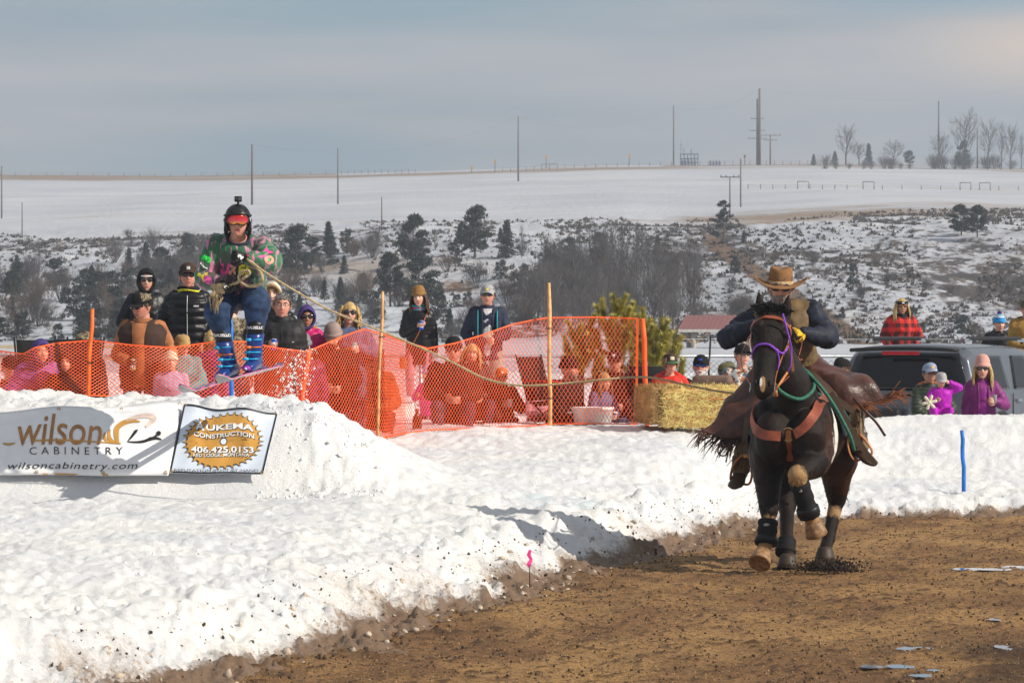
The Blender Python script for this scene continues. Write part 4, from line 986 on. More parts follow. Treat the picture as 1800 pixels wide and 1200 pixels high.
    if g('beard'):
        x, y, z, ph, th = headgrid(40, 48, .006, True); rgb = fbm(ph*14, th*20, 3, 5)*.005; y = y-np.abs(rgb)
        lipz = (np.abs(x)/.020)**2+((z+.058)/.009)**2 < 1
        keep = ((z < -.045) & (np.abs(ph) < 1.35) & ~lipz & (z > -.135)) | ((z < .0) & (np.abs(ph) > 1.0) & (np.abs(ph) < 1.35)) | ((z < -.036) & (np.abs(ph) < .5) & (z > -.052))
        q = MB(); q.add(np.stack([x, y, z], -1).reshape(-1, 3).tolist(), grid_faces(41, 48, keep[:-1])); onhead('beard', q, g('beard'))
    ht = g('hat')
    if ht:
        nm, (q, mats) = ht; onhead(nm, q, mats)
    gl = g('glasses')
    if gl == 'wire': onhead('glasses', wire_glasses(), [M_LENS, M_FRAME])
    elif gl: 
        key = ('gl', gl.name); CACHE.setdefault(key, None)
        if CACHE[key] is None: CACHE[key] = glassesmb().mesh('sunglasses', [gl, g('glframe', M_FRAME)])
        onhead('sunglasses', CACHE[key], None)
    if g('scarf'):
        q = MB(); 
        for kk in range(4): q.tube([T @ Vector((math.sin(a)*(.092+.004*kk), -math.cos(a)*.088-.008, .475+.022*kk+.010*math.sin(a*2+kk))) for a in np.linspace(0, 6.28, 22)], .017, 7, kk % 2, cap=False)
        q.build('scarf', list(g('scarf')), t)
    M2 = Matrix.Translation(loc) @ Matrix.Rotation(yaw, 4, 'Z') @ Matrix.Scale(s, 4)
    return dict(o=t, T=M2 @ T, H=M2 @ HM, hands={a: M2 @ b for a, b in HANDM.items()}, M=M2, legs={a: [M2 @ Vector(v) for v in b] for a, b in Lg.items()}, arms={a: [M2 @ Vector(v) for v in b[:3]] for a, b in A.items()}, Tl=T, HMl=HM, s=s, yf=yf, jo=jo)
CACHE = {}
# cloth materials
M_NAVY = mat('navy_cloth', (.022, .028, .055), .8, bscale=120); M_BLACK = mat('black_nylon', (.008, .008, .010), .40, bscale=40, bmp=.35); M_BLACKM = mat('black_wool', (.009, .0085, .009), .9, bscale=180, bmp=.6)
M_CHAR = mat('charcoal_shell', (.016, .016, .018), .6, bscale=60); M_DENIM = mat('blue_denim', (.055, .095, .17), .85, var=.35, bscale=200); M_JEAN = mat('dark_denim', (.022, .045, .105), .85, var=.4, vscale=14, bscale=220, bmp=.5)
M_BOOT = mat('brown_boot_leather', (.06, .035, .02), .5); M_DBROWN = mat('dark_brown_canvas', (.050, .028, .020), .85, bscale=90); M_RUST = mat('rust_canvas', (.36, .14, .055), .8, bscale=110, var=.25)
M_TANCAP = mat('tan_cloth', (.42, .27, .11), .85); M_OLIVE = mat('olive_cloth', (.11, .105, .05), .85); M_GREY = mat('grey_knit', (.20, .20, .21), .9, bscale=200, bmp=.7); M_TAUPE = mat('taupe_knit', (.30, .22, .20), .9, bscale=200, bmp=.7)
M_MAG = mat('magenta_nylon', (.48, .015, .14), .4, bscale=40); M_PURPLE = mat('purple_fleece', (.065, .04, .17), .85); M_VIOL = mat('violet_shell', (.42, .01, .42), .55); M_PLUM = mat('plum_shell', (.19, .022, .15), .55)
M_KHAKI = mat('khaki_cotton', (.22, .16, .10), .85); M_RED = mat('red_hoodie', (.62, .035, .02), .75); M_ORANGE = mat('orange_cloth', (.60, .16, .03), .75); M_SWEAT = mat('slate_blue_sweat', (.10, .125, .22), .9)
M_MUST = mat('mustard_canvas', (.34, .19, .04), .8); M_WHITE = mat('white_cloth', (.75, .74, .72), .7); M_TEAL = mat('teal_cloth', (.03, .30, .33), .7); M_DKGREEN = mat('dark_green_nylon', (.035, .048, .030), .5); M_BLUE = mat('bright_blue_knit', (.02, .26, .60), .8)
M_PINKK = mat('pink_knit', (.62, .32, .28), .9, bscale=200, bmp=.7); M_PINKP = mat('dusty_pink_cotton', (.50, .22, .26), .8); M_BRKNIT = mat('camel_knit', (.26, .135, .045), .95, bscale=200, bmp=.7); M_CAPGREY = mat('grey_twill', (.36, .35, .36), .8); M_GREENB = mat('green_twill', (.05, .17, .08), .8)
M_SILVER = mat('silver_print', (.55, .56, .58), .4, .3, bmp=0); M_PERI = mat('pale_blue_twill', (.26, .33, .46), .8); M_CREAM = mat('cream_cloth', (.60, .55, .42), .8); M_LAV = mat('lavender_knit', (.42, .36, .55), .9); M_HOTP = mat('hot_pink_nylon', (.70, .06, .30), .55)
def camo(name, cols, scale=9):
    m, nt, p = newmat(name); c = cmix(nt, ramp(nt, noise(nt, scale, 2, .4), .48, .50), cols[0], cols[1])
    for i, k in enumerate(cols[2:]): c = cmix(nt, ramp(nt, noise(nt, scale*(1.2+.3*i), 2, .4, sc=(1, 1, .8+.2*i)), .55, .57), c, k)
    nt.links.new(c, p.inputs['Base Color']); p.inputs['Roughness'].default_value = .85; return m
M_CAMO = camo('camouflage_print', [(.12, .085, .05), (.22, .17, .10), (.05, .04, .025), (.30, .25, .16)], 22); M_CAMOB = camo('bright_patterned_fleece', [(.45, .50, .50), (.40, .12, .05), (.02, .22, .28), (.65, .55, .45), (.10, .05, .04)], 11)
def plaid(name, a, b, sc=7.0, th=.5):
    m, nt, p = newmat(name); tc = node(nt, 'ShaderNodeTexCoord'); sx = node(nt, 'ShaderNodeSeparateXYZ'); nt.links.new(tc.outputs['Object'], sx.inputs[0]); fs = []
    ad = node(nt, 'ShaderNodeMath', operation='MULTIPLY_ADD', i_1=.6); nt.links.new(sx.outputs[1], ad.inputs[0]); nt.links.new(sx.outputs[0], ad.inputs[2])
    for o in (ad.outputs[0], sx.outputs[2]):
        mu = node(nt, 'ShaderNodeMath', operation='MULTIPLY', i_1=sc); nt.links.new(o, mu.inputs[0]); fr = node(nt, 'ShaderNodeMath', operation='FRACT'); nt.links.new(mu.outputs[0], fr.inputs[0]); gt = node(nt, 'ShaderNodeMath', operation='GREATER_THAN', i_1=th); nt.links.new(fr.outputs[0], gt.inputs[0]); fs.append(gt.outputs[0])
    s_ = node(nt, 'ShaderNodeMath', operation='ADD'); nt.links.new(fs[0], s_.inputs[0]); nt.links.new(fs[1], s_.inputs[1]); h = node(nt, 'ShaderNodeMath', operation='MULTIPLY', i_1=.48); nt.links.new(s_.outputs[0], h.inputs[0])
    n = noise(nt, 40, 2); c = cmix(nt, h.outputs[0], a, b); c = cmix(nt, ramp(nt, n, .4, .7, 0, .2), c, [x*.5 for x in a]); nt.links.new(c, p.inputs['Base Color']); p.inputs['Roughness'].default_value = .9; return m
M_PLAID = plaid('red_black_plaid_wool', (.66, .025, .02), (.015, .008, .008), 7.5, .5); M_CHECK = plaid('white_checked_shirt', (.62, .60, .60), (.13, .13, .20), 22, .84)
# ================================================================ SKIER, HORSE, RIDER
from mathutils.bvhtree import BVHTree
def textmesh(body, size, mat_, extrude=.001, shear=0, space=1.0, bold=0):
    c = bpy.data.curves.new('txt', 'FONT'); c.body = body; c.size = size; c.extrude = extrude; c.align_x = 'CENTER'; c.align_y = 'CENTER'; c.shear = shear; c.space_character = space; c.offset = bold; c.resolution_u = 4
    o = bpy.data.objects.new('txt', c); COL.objects.link(o); dg = bpy.context.evaluated_depsgraph_get(); dg.update()
    me = bpy.data.meshes.new_from_object(o.evaluated_get(dg)); bpy.data.objects.remove(o); me.materials.clear()
    for m in (mat_ if isinstance(mat_, (list, tuple)) else [mat_]): me.materials.append(m)
    return me
def bend(me, fn):
    V = verts(me).astype(float); setverts(me, np.array([fn(*v) for v in V])); return me
def ribbon(pts, nrm, w, th, mb=None, mi=0, n=None):
    """flat strap: pts on a surface, nrm the outward normals there"""
    mb = mb or MB(); mb.flatshade = True; vs = []; k = len(pts)
    for i in range(k):
        t = (pts[min(i+1, k-1)]-pts[max(i-1, 0)]).normalized(); nn = nrm[i]; nn = (nn-t*nn.dot(t)).normalized(); b = t.cross(nn); ww = w[i] if isinstance(w, (list, tuple)) else w
        p = pts[i]; vs += [p-b*ww/2, p-b*ww/2+nn*th, p+b*ww/2+nn*th, p+b*ww/2]
    fs = []
    for i in range(k-1):
        for j in range(4): j2 = (j+1) % 4; fs.append((i*4+j, i*4+j2, (i+1)*4+j2, (i+1)*4+j))
    fs += [(3, 2, 1, 0), tuple((k-1)*4+j for j in range(4))]; mb.add(vs, fs, mi); return mb
def spline(pts, n=8):
    P = [Vector(p) for p in pts]; out = []
    for i in range(len(P)-1):
        p0, p1, p2, p3 = P[max(i-1, 0)], P[i], P[i+1], P[min(i+2, len(P)-1)]
        for j in range(n):
            t = j/n; out.append(.5*((2*p1)+(p2-p0)*t+(2*p0-5*p1+4*p2-p3)*t*t+(3*p1-p0-3*p2+p3)*t**3))
    return out+[P[-1]]
# ---- skier
def mat_retro():
    m, nt, p = newmat('retro_ski_shell'); tc = node(nt, 'ShaderNodeTexCoord'); v = tc.outputs['Object']
    n1 = noise(nt, 3.0, 3, .5, vec=v); c = cmix(nt, ramp(nt, n1, .42, .56), (.070, .036, .050), (.013, .105, .042))
    sx = node(nt, 'ShaderNodeSeparateXYZ'); nt.links.new(v, sx.inputs[0]); ab = node(nt, 'ShaderNodeMath', operation='ABSOLUTE'); nt.links.new(sx.outputs[0], ab.inputs[0])
    c = cmix(nt, ramp(nt, ab.outputs[0], .20, .30, 0, .8), c, (.014, .17, .065))
    n2 = noise(nt, 15, 3, .5, vec=v, sc=(2.2, 1.2, .30), dist=.5); c = cmix(nt, ramp(nt, n2, .55, .59, 0, .8), c, (.58, .17, .34))
    n3 = noise(nt, 17, 3, .5, vec=v, sc=(1.4, 1, .30), dist=.6); c = cmix(nt, ramp(nt, n3, .60, .635, 0, .7), c, (.30, .17, .20))
    nt.links.new(c, p.inputs['Base Color']); p.inputs['Roughness'].default_value = .55; p.inputs['Sheen Weight'].default_value = .2; bump(nt, p, noise(nt, 18, 4, .6, vec=v, sc=(1, 1, .5)), .5, .02); return m
M_RETRO = mat_retro(); M_HELM = mat('black_helmet_shell', (.014, .014, .015), .38, var=.05, bmp=.05); M_GLOVE = mat('black_leather_glove', (.014, .013, .013), .5, bscale=90)
M_BBLUE = mat('blue_boot_plastic', (.010, .036, .19), .30, var=.12, bmp=0, coat=.3); M_BORANGE = mat('orange_buckle', (.75, .17, .02), .35, bmp=0); M_BCYAN = mat('cyan_buckle', (.02, .38, .68), .35, bmp=0); M_BPUR = mat('purple_toe_piece', (.30, .03, .42), .35, bmp=0); M_HOT = mat('hot_pink', (.72, .05, .25), .4, bmp=0)
M_YELT = mat('yellow_print', (.72, .68, .03), .6, bmp=0); M_GRNT = mat('green_print', (.03, .62, .08), .6, bmp=0); M_PNKT = mat('pink_print', (.80, .10, .36), .6, bmp=0); M_WHT = mat('white_print', (.75, .75, .75), .6, bmp=0); M_SALM = mat('salmon_print', (.72, .36, .25), .6, bmp=0)
M_ROPE = mat('tan_rope', (.46, .34, .19), .85, var=.25, vscale=40, bmp=1, bscale=90, bdist=.01)
def mat_goggle():
    m, nt, p = newmat('mirrored_goggle_lens'); tc = node(nt, 'ShaderNodeTexCoord'); sx = node(nt, 'ShaderNodeSeparateXYZ'); nt.links.new(tc.outputs['Object'], sx.inputs[0])
    n = noise(nt, 18, 2); r = node(nt, 'ShaderNodeValToRGB'); e = r.color_ramp.elements; e[0].position = 0; e[0].color = (.75, .35, .02, 1); e[1].position = 1; e[1].color = (.55, .02, .01, 1)
    k = e.new(.42); k.color = (.72, .07, .12, 1); q = ramp(nt, sx.outputs[2], -.022, .055); ad = node(nt, 'ShaderNodeMath', operation='MULTIPLY_ADD', i_1=.5); nt.links.new(n, ad.inputs[0]); sb = node(nt, 'ShaderNodeMath', operation='SUBTRACT', i_1=.25); nt.links.new(q, sb.inputs[0]); nt.links.new(sb.outputs[0], ad.inputs[2])
    nt.links.new(ad.outputs[0], r.inputs[0]); nt.links.new(r.outputs[0], p.inputs['Base Color']); p.inputs['Roughness'].default_value = .12; p.inputs['Metallic'].default_value = .35; p.inputs['Coat Weight'].default_value = .6; return m
hp = Vector((.035, .30, .75))
sk = person('skier in mid air in a loud green and pink retro shell and black helmet', 418, 367, 29.0, H=1.855, name='person', cat='person', voxel=.011,
    hip=hp, lean=.66, side=.03, head=(.06, -.02, 0), mouth=1, eyes=False, brows=False, skin=M_SKINR, top=M_RETRO, style='coat', bulk=1.55, topname='ski_shell', hem=-.06, collar=True, collar_mat=M_NAVY, collar_h=.065, head_size=1.0,
    shw=.188, handL=hp+Vector((-.10, -.50, .04)), handR=hp+Vector((.09, -.66, .25)), elbowL=(-.7, .5, -.5), elbowR=(1, .35, -.35), palmL=(.3, .3, -1), palmR=(-.2, 1, -.2), gripL=1.15, gripR=1.2, gloves=M_GLOVE,
    footL=hp+Vector((-.055, -.38, -.585)), footR=hp+Vector((.150, -.41, -.530)), kneeL=(-.42, -1, .9), kneeR=(.22, -1, .9), pants=M_JEAN, pbulk=.030, kneebulk=.030, pantend=.44, noboots=True, cuff=.06)
S0 = sk['o']; HMl = sk['HMl']
def onhead(S, nm, mb, mats): o = put(nm, mb.mesh(nm, mats), S['o']); o.matrix_basis = S['HMl']; return o
def helmet():
    x, y, z, ph, th = headgrid(44, 64, .034, False); a = np.abs(ph); y = np.where(y > 0, y*1.06, y); up_ = np.clip(z/.15, 0, 1); x = x*(1+.16*up_**2); y = y*(1+.10*up_**2); z = np.where(z > 0, z*(1.04), z)
    keep = (z > .058+.006*np.cos(ph*2)) | ((a > 1.12) & (z > -.055-.0*a)) ; keep = keep[:-1]
    mb = MB(); mb.add(np.stack([x, y, z], -1).reshape(-1, 3).tolist(), grid_faces(x.shape[0], x.shape[1], keep)); 
    me = baked(mb.mesh('h', M_HELM), [('SOLIDIFY', dict(thickness=.014, offset=-1)), ('BEVEL', dict(width=.002, segments=2))], [M_HELM]); return me
o = put('helmet', helmet(), S0); o.matrix_basis = HMl; helm = o
mb = MB(); mb.tube([(math.sin(a)*.108, -.128*math.cos(a)-.004, .064+.004*math.cos(a)) for a in np.linspace(-1.5, 1.5, 16)], .008, 6); mb.build('helmet_brim', M_HELM, helm)
for sx in (-1, 1):
    for (x, y, z) in ((.030, -.131, .088), (.070, -.098, .105)): v = MB(); v.ell((sx*x, y, z), (.012, .006, .004), Matrix.Rotation(.6, 3, 'X')); v.build('vent', M_FRAME, helm)
    v = MB(); v.ell((sx*.094, -.010, -.045), (.018, .045, .055), None, 12, 8); v.build('ear_pad', M_BLACKM, helm)
q = MB(); q.box((.100, -.045, .030), (.012, .03, .028)); q.build('strap_clip', M_WHT, helm, False)
# goggles
q = MB(); N_ = 26
for sc, yy, mi in ((1.0, -.128, 1), (1.10, -.112, 1)):
    pass
out = []
for k in range(N_):
    a = 2*math.pi*k/N_; X_ = math.cos(a)*.088; Z_ = .022+math.sin(a)*.046; 
    if math.sin(a) < 0: Z_ += .020*math.exp(-(X_/.020)**2)
    out.append((X_, Z_))
cur = lambda x, off: -.126+2.6*x*x+off
def gring(s_, off): return [Vector((x*s_, cur(x*s_, off), (z-.022)*s_+.022)) for x, z in out]
q.loft([gring(1.06, .040), gring(1.08, .004), gring(1.04, -.006), gring(.97, -.004)], 1, cap=False)
q.build('goggle_frame', [M_FRAME, M_FRAME], S0).matrix_basis = HMl
q = MB(); rr = [gring(s_, -.004-.006*(1-s_*s_)) for s_ in (.98, .75, .5, .25, .03)]; q.loft(rr, 0); q.build('goggle_lens', mat_goggle(), S0).matrix_basis = HMl
q = MB(); q.tube([(math.sin(a)*.112, -.112*math.cos(a)*1.05, .025) for a in np.linspace(1.0, 5.28, 20)], .014, 6, flat=(1, .3)); q.build('goggle_strap', M_FRAME, S0).matrix_basis = HMl
# action camera on the helmet
t = thing('action_camera', sk['H'] @ Vector((.004, -.045, .160)), 'small black action camera mounted on top of the skier helmet', 'camera')
q = MB(); q.box((0, 0, .035), (.062, .032, .048)); me = baked(q.mesh('c', M_FRAME, False), [('BEVEL', dict(width=.005, segments=2))], [M_FRAME]); put('camera_case', me, t)
q = MB(); q.tube([(-.016, -.016, .037), (-.016, -.022, .037)], .011, 14); q.build('camera_lens', M_LENS, t); q = MB(); q.box((.014, -.0165, .037), (.022, .002, .026)); q.build('camera_screen', mat('grey_screen', (.10, .10, .11), .2, bmp=0), t, False)
q = MB(); q.tube([(0, 0, .012), (0, 0, -.016)], .010, 8); q.box((0, 0, -.014), (.04, .05, .010)); q.build('camera_mount', M_FRAME, t)
# shirt at the neck, jacket lettering
T = sk['Tl']; yf = sk['yf']
q = MB(); q.loft([ring((0, -.02, z), .066, .062, T, 20, 2) for z in (.46, .53)], cap=False); q.build('undershirt', M_WHT, S0)
q = MB(); ws = []; ns = []
for z in np.linspace(.22, .47, 10): ws.append(T @ Vector((.0, yf(z)-.012, z))); ns.append(T.to_3x3() @ Vector((0, -1, 0)))
ribbon(ws, ns, [.012+.05*(i/9)**2 for i in range(10)], .006, q); q.build('placket', M_NAVY, sk['jo'])
JB = BVHTree.FromPolygons([v.co.copy() for v in sk['jo'].data.vertices], [tuple(p.vertices) for p in sk['jo'].data.polygons])
def decal(bvh, me, C, right, up, d, off=.004):
    """lay flat lettering on a surface by projecting it along d"""
    C = Vector(C); right = Vector(right).normalized(); up = Vector(up).normalized(); d = Vector(d).normalized(); out = []; last = .5
    for v in me.vertices:
        p = C+right*v.co.x+up*v.co.y-d*.5; h = bvh.ray_cast(p, d, 1.2); 
        if h[0] is not None: last = h[3]
        out.append(p+d*(last-off-v.co.z))
    for v, p in zip(me.vertices, out): v.co = p
    me.update(); return me
def letters(items, parent, bvh, d, off=.004, name='lettering'):
    for (txt, size, C, right, up, m, sh, bold) in items: put(name, decal(bvh, textmesh(txt, size, m, .0008, sh, 1.0, bold), C, right, up, d, off), parent)
fx = T @ Vector((0, 0, .22)); fwd = Vector((0, 1, 0))
letters([('U', .105, fx+Vector((-.105, 0, -.01)), (1, 0, 0), (0, 0, 1), M_PNKT, .2, .006), ('R', .105, fx+Vector((-.040, 0, -.015)), (1, 0, 0), (0, 0, 1), M_SALM, .2, .006), ('E', .105, fx+Vector((.025, 0, -.018)), (1, 0, 0), (0, 0, 1), M_YELT, .2, .006), ('S', .105, fx+Vector((.085, 0, -.02)), (1, 0, 0), (0, 0, 1), M_YELT, .2, .006)], sk['jo'], JB, fwd)
sh, el, ha = [Vector(v) for v in (sk['arms']['L'])]; Mi = sk['M'].inverted(); sh = Mi @ sh; el = Mi @ el; ha = Mi @ ha
ax = (el-sh).normalized(); letters([('3', .10, sh.lerp(el, .42)+Vector((-.02, 0, 0)), (.35, 0, .9), (-.9, 0, .35), M_GRNT, 0, .006), ('V', .10, sh.lerp(el, .68)+Vector((-.02, 0, 0)), (.35, 0, .9), (-.9, 0, .35), M_WHT, 0, .004), ('A', .10, sh.lerp(el, .93)+Vector((-.01, 0, 0)), (.35, 0, .9), (-.9, 0, .35), M_YELT, 0, .006), ('S', .11, el.lerp(ha, .25)+Vector((.0, 0, .0)), (.5, 0, .8), (-.8, 0, .5), M_PNKT, 0, .008)], sk['jo'], JB, fwd)
sh, el, ha = [Mi @ Vector(v) for v in (sk['arms']['R'])]
letters([('K', .11, sh.lerp(el, .55), (.8, 0, -.5), (.5, 0, .8), M_PNKT, 0, .008), ('O', .08, sh.lerp(el, .86), (.8, 0, -.5), (.5, 0, .8), M_SALM, 0, .006), ('L', .07, el.lerp(ha, .15)+Vector((0, 0, .035)), (1, 0, -.1), (.1, 0, 1), M_GRNT, 0, .006)], sk['jo'], JB, fwd)
q = MB(); q.box((0, 0, 0), (.05, .045, .001)); me = q.mesh('patch', M_GRNT, False); put('chest_patch', decal(JB, me, T @ Vector((.105, 0, .34)), (1, 0, 0), (0, 0, 1), fwd), sk['jo']); put('chest_patch', decal(JB, textmesh('TK', .03, M_HOT, .001, 0, 1, .001), T @ Vector((.105, 0, .34)), (1, 0, 0), (0, 0, 1), fwd, .007), sk['jo'])
for key, tx in (('L', 'RAB'), ('R', 'RAB')):      # small white mark on each glove back
    Mh = Mi @ sk['hands'][key]; q = MB(); me = textmesh('2', .05, M_WHT, .001, 0, 1, .004)
    gl = [c for c in S0.children if c.name.startswith('glove')][0 if key == 'L' else 1]; gb = BVHTree.FromPolygons([v.co.copy() for v in gl.data.vertices], [tuple(p.vertices) for p in gl.data.polygons])
    put('emblem', decal(gb, me, Mh @ Vector((0, 0, -.035)), (.7, 0, .7), (-.7, 0, .7), (0, 1, 0), .003), gl)
# ski boots and skis
def ski_boot(key, fdir, kn, an):
    a = Vector(an); up = (Vector(kn)-a).normalized(); fd = Vector(fdir); fd = (fd-up*fd.dot(up)*.4).normalized(); sd = fd.cross(Vector((0, 0, 1))).normalized(); zu = sd.cross(fd).normalized()*-1
    if zu.z < 0: zu = -zu
    bt = MB(); rr = []
    for f, w, h, lo in ((-.105, .030, .09, .012), (-.09, .046, .12, 0), (-.04, .052, .15, 0), (.03, .054, .135, 0), (.09, .055, .100, 0), (.14, .053, .080, 0), (.185, .044, .062, .004), (.205, .026, .040, .010)):
        c = a+fd*f+zu*(-.115+lo+h/2); rr.append([c+sd*(w*abs(math.cos(b))**.8*(1 if math.cos(b) > 0 else -1))+zu*(h/2*abs(math.sin(b))**.8*(1 if math.sin(b) > 0 else -1)) for b in np.linspace(0, 2*math.pi, 17)[:-1]])
    bt.loft(rr); b = bt.build('ski_boot', M_BBLUE, S0)
    cf = MB(); n = 20
    cf.loft([[a+up*h+fd*(r*1.12*math.cos(b_)+.006)+sd*(r*.95*math.sin(b_)) for b_ in np.linspace(0, 2*math.pi, n+1)[:-1]] for h, r in ((-.02, .060), (.0, .070), (.05, .068), (.12, .070), (.175, .076), (.178, .070), (.12, .062))]); cf.build('boot_cuff', M_BBLUE, b)
    ln = MB(); ln.loft([[a+up*h+fd*(r*1.08*math.cos(b_)+.004)+sd*(r*math.sin(b_)) for b_ in np.linspace(0, 2*math.pi, n+1)[:-1]] for h, r in ((.14, .060), (.18, .066), (.24, .072), (.285, .071), (.287, .060))]); lo = ln.build('boot_liner', M_BLACK, b)
    lb = BVHTree.FromPolygons([v.co.copy() for v in lo.data.vertices], [tuple(p.vertices) for p in lo.data.polygons])
    put('lettering', decal(lb, textmesh('DALBELLO', .031, M_WHT, .0006, 0, .92, .0012), a+up*.225, (1, 0, 0), up, (0, 1, 0), .003), b)
    for h, m, zz in ((.135, M_BCYAN, 0), (.075, M_BORANGE, 0), (.015, M_BCYAN, .06), (-.035, M_BCYAN, .10)):
        bk = MB(); c = a+up*h+fd*(.072 if zz == 0 else zz+.02)+(zu*(.02) if zz else Vector((0, 0, 0)))
        bk.tube([c-sd*.062-fd*.035, c-sd*.035+fd*.005, c+sd*.03+fd*.006, c+sd*.062-fd*.03], .009, 6, flat=(.6, 1)); bk.box(c+sd*.030+fd*.012, (.045, .018, .022)); bk.build('buckle', m, b)
    tp = MB(); tc_ = a+fd*.215+zu*-.085; tp.ell(tc_, (.034, .030, .026)); tp.build('toe_piece', M_BPUR, b); tp = MB(); tp.ell(tc_+fd*.022, (.013, .013, .013)); tp.build('toe_bolt', M_WHT, b)
    tp = MB(); tp.tube([tc_+sd*.03+fd*-.02, tc_+sd*.075+fd*-.10], .012, 6); tp.build('binding_wing', M_HOT, b)
    hp2 = MB(); hp2.box(a-fd*.12+zu*-.07, (.06, .06, .06)); hp2.build('heel_piece', M_BLACK, b)
    return a, fd, zu, sd
def mat_ski():
    m, nt, p = newmat('pink_and_plum_ski_graphic'); n = noise(nt, 9, 3, .6, dist=1.5); c = cmix(nt, ramp(nt, n, .48, .53), (.025, .012, .035), (.55, .04, .28)); n2 = noise(nt, 15, 2); c = cmix(nt, ramp(nt, n2, .58, .62), c, (.10, .03, .20)); nt.links.new(c, p.inputs['Base Color']); p.inputs['Roughness'].default_value = .25; p.inputs['Coat Weight'].default_value = .5; return m
M_SKI = mat_ski(); M_SKIB = mat('ski_base', (.34, .33, .34), .35, bmp=0); M_EDGE = mat('pink_ski_edge', (.62, .16, .26), .35, bmp=0)
def ski(c, fwd, roll, label):
    fwd = Vector(fwd).normalized(); sd = fwd.cross(Vector((0, 0, 1))).normalized(); up = sd.cross(fwd); R = Matrix.Rotation(roll, 3, fwd); sd = R @ sd; up = R @ up
    t = thing('ski', c, label, 'ski', 'skis of the jumping skier'); L0, L1 = -.80, .92
    def sect(n, dz, th, wk=1):
        rws = []
        for i in range(n+1):
            f = i/n; s_ = L0+(L1-L0)*f; w = (.046+.016*abs((f-.45)/.55)**1.5)*wk; tipr = max(0, (s_-(L1-.20))/.20); tail = max(0, ((L0+.12)-s_)/.12); w *= math.sqrt(max(.02, 1-tipr**2.4))*math.sqrt(max(.05, 1-tail**3)); z = .075*tipr**1.7+.03*tail**1.5+.012*math.sin(math.pi*f)
            rws.append([fwd*s_+sd*w+up*(z+dz), fwd*s_-sd*w+up*(z+dz), fwd*s_-sd*w+up*(z+dz+th), fwd*s_+sd*w+up*(z+dz+th)])
        return rws
    q = MB(); q.loft(sect(40, 0, .006)); q.build('ski_base', M_SKIB, t, False); q = MB(); q.loft(sect(40, .0062, .004, 1.02)); q.build('ski_edge', M_EDGE, t, False); q = MB(); q.loft(sect(40, .0104, .007, .93)); q.build('ski_top', M_SKI, t, False)
    q = MB(); q.box(up*.03+fwd*0, (.07, .34, .022), Matrix((sd, fwd, up)).transposed()); q.build('binding_plate', M_BLACK, t, False); return t
for key, fw, rl, lab in (('L', (-.33, -.90, -.09), .10, 'pink and plum ski on the image-left boot, tip reaching furthest left'), ('R', (-.20, -.86, -.10), .28, 'pink and plum ski on the image-right boot, tail kicked up to the right')):
    h0, kn, an = [Mi @ v for v in sk['legs'][key]]; a, fd, zu, sd = ski_boot(key, fw, kn, an)
    ski(sk['M'] @ (a+fd*.04+zu*-.150), sk['M'].to_3x3() @ fd, rl, lab)
# ---- horse
HX, HY_, HTH = 2.22, 27.2, math.radians(13)
def coat():
    m, nt, p = newmat('black_brown_horse_coat'); n = noise(nt, 5, 5, .6); n2 = noise(nt, 60, 4, .7, sc=(1, 1, .25)); c = cmix(nt, ramp(nt, n, .35, .7), (.0060, .0036, .0026), (.018, .009, .0055))
    c = cmix(nt, ramp(nt, n2, .55, .75, 0, .35), c, (.055, .034, .025))
    wn = noise(nt, 16, 6, .8)
    for an_, col in (('brown', (.050, .021, .013)), ('tan', (.34, .205, .095)), ('white', (.72, .69, .64))):
        at = node(nt, 'ShaderNodeAttribute', attribute_name=an_).outputs['Fac']; ad = node(nt, 'ShaderNodeMath', operation='MULTIPLY_ADD', i_1=.9); nt.links.new(wn, ad.inputs[0]); nt.links.new(at, ad.inputs[2]); c = cmix(nt, ramp(nt, ad.outputs[0], .88, 1.04), c, col)
    nt.links.new(c, p.inputs['Base Color']); p.inputs['Roughness'].default_value = .45; p.inputs['Specular IOR Level'].default_value = .16; bump(nt, p, noise(nt, 110, 4, .7, sc=(1, 1, .2)), .7, .012); return m
M_COAT = coat(); M_HOOF = mat('horn_hoof', (.26, .15, .075), .5, var=.4, vscale=25); M_HOOFD = mat('dark_hoof', (.05, .035, .025), .55); M_MANE = mat('black_mane_hair', (.010, .008, .008), .4, var=.3)
M_STRAP = mat('russet_leather', (.24, .060, .030), .42, var=.3, bscale=60, coat=.1); M_STRAPL = mat('light_leather', (.42, .16, .05), .5, var=.3); M_NEO = mat('black_neoprene', (.006, .006, .007), .8, bscale=150); M_PURR = mat('purple_halter_rope', (.22, .06, .52), .6, bscale=120, bmp=.6); M_GRNR = mat('green_rope', (.030, .14, .095), .75, var=.3, vscale=50, bmp=.8, bscale=120); M_BRASS = mat('tarnished_brass', (.45, .33, .16), .35, .8, bmp=0); M_STEELB = mat('bit_steel', (.5, .5, .5), .25, .9, bmp=0)
M_CHAPS = mat('oiled_chap_leather', (.075, .030, .022), .38, var=.4, vscale=6, bmp=.5, bscale=35, bdist=.01, coat=.15); M_SUEDE = mat('tan_fringe_suede', (.20, .13, .075), .85); M_FRINGE = mat('rust_fringe_leather', (.24, .085, .035), .6)
hr = thing('horse', (HX, HY_, 0), 'black and brown paint horse galloping toward the camera with brown tack', 'horse', None, -HTH)
hr.scale = (1.02, 1, 1)
q = MB()
E = lambda c, r, rot=None: q.ell(c, r, rot, 24, 16)
E((0, .30, 1.10), (.30, .36, .35)); E((0, .72, 1.10), (.33, .46, .37)); E((0, 1.15, 1.16), (.275, .38, .31)); E((0, 1.40, 1.18), (.25, .28, .27))
E((0, .45, 1.36), (.12, .30, .13)); E((0, 1.2, 1.36), (.16, .3, .11))
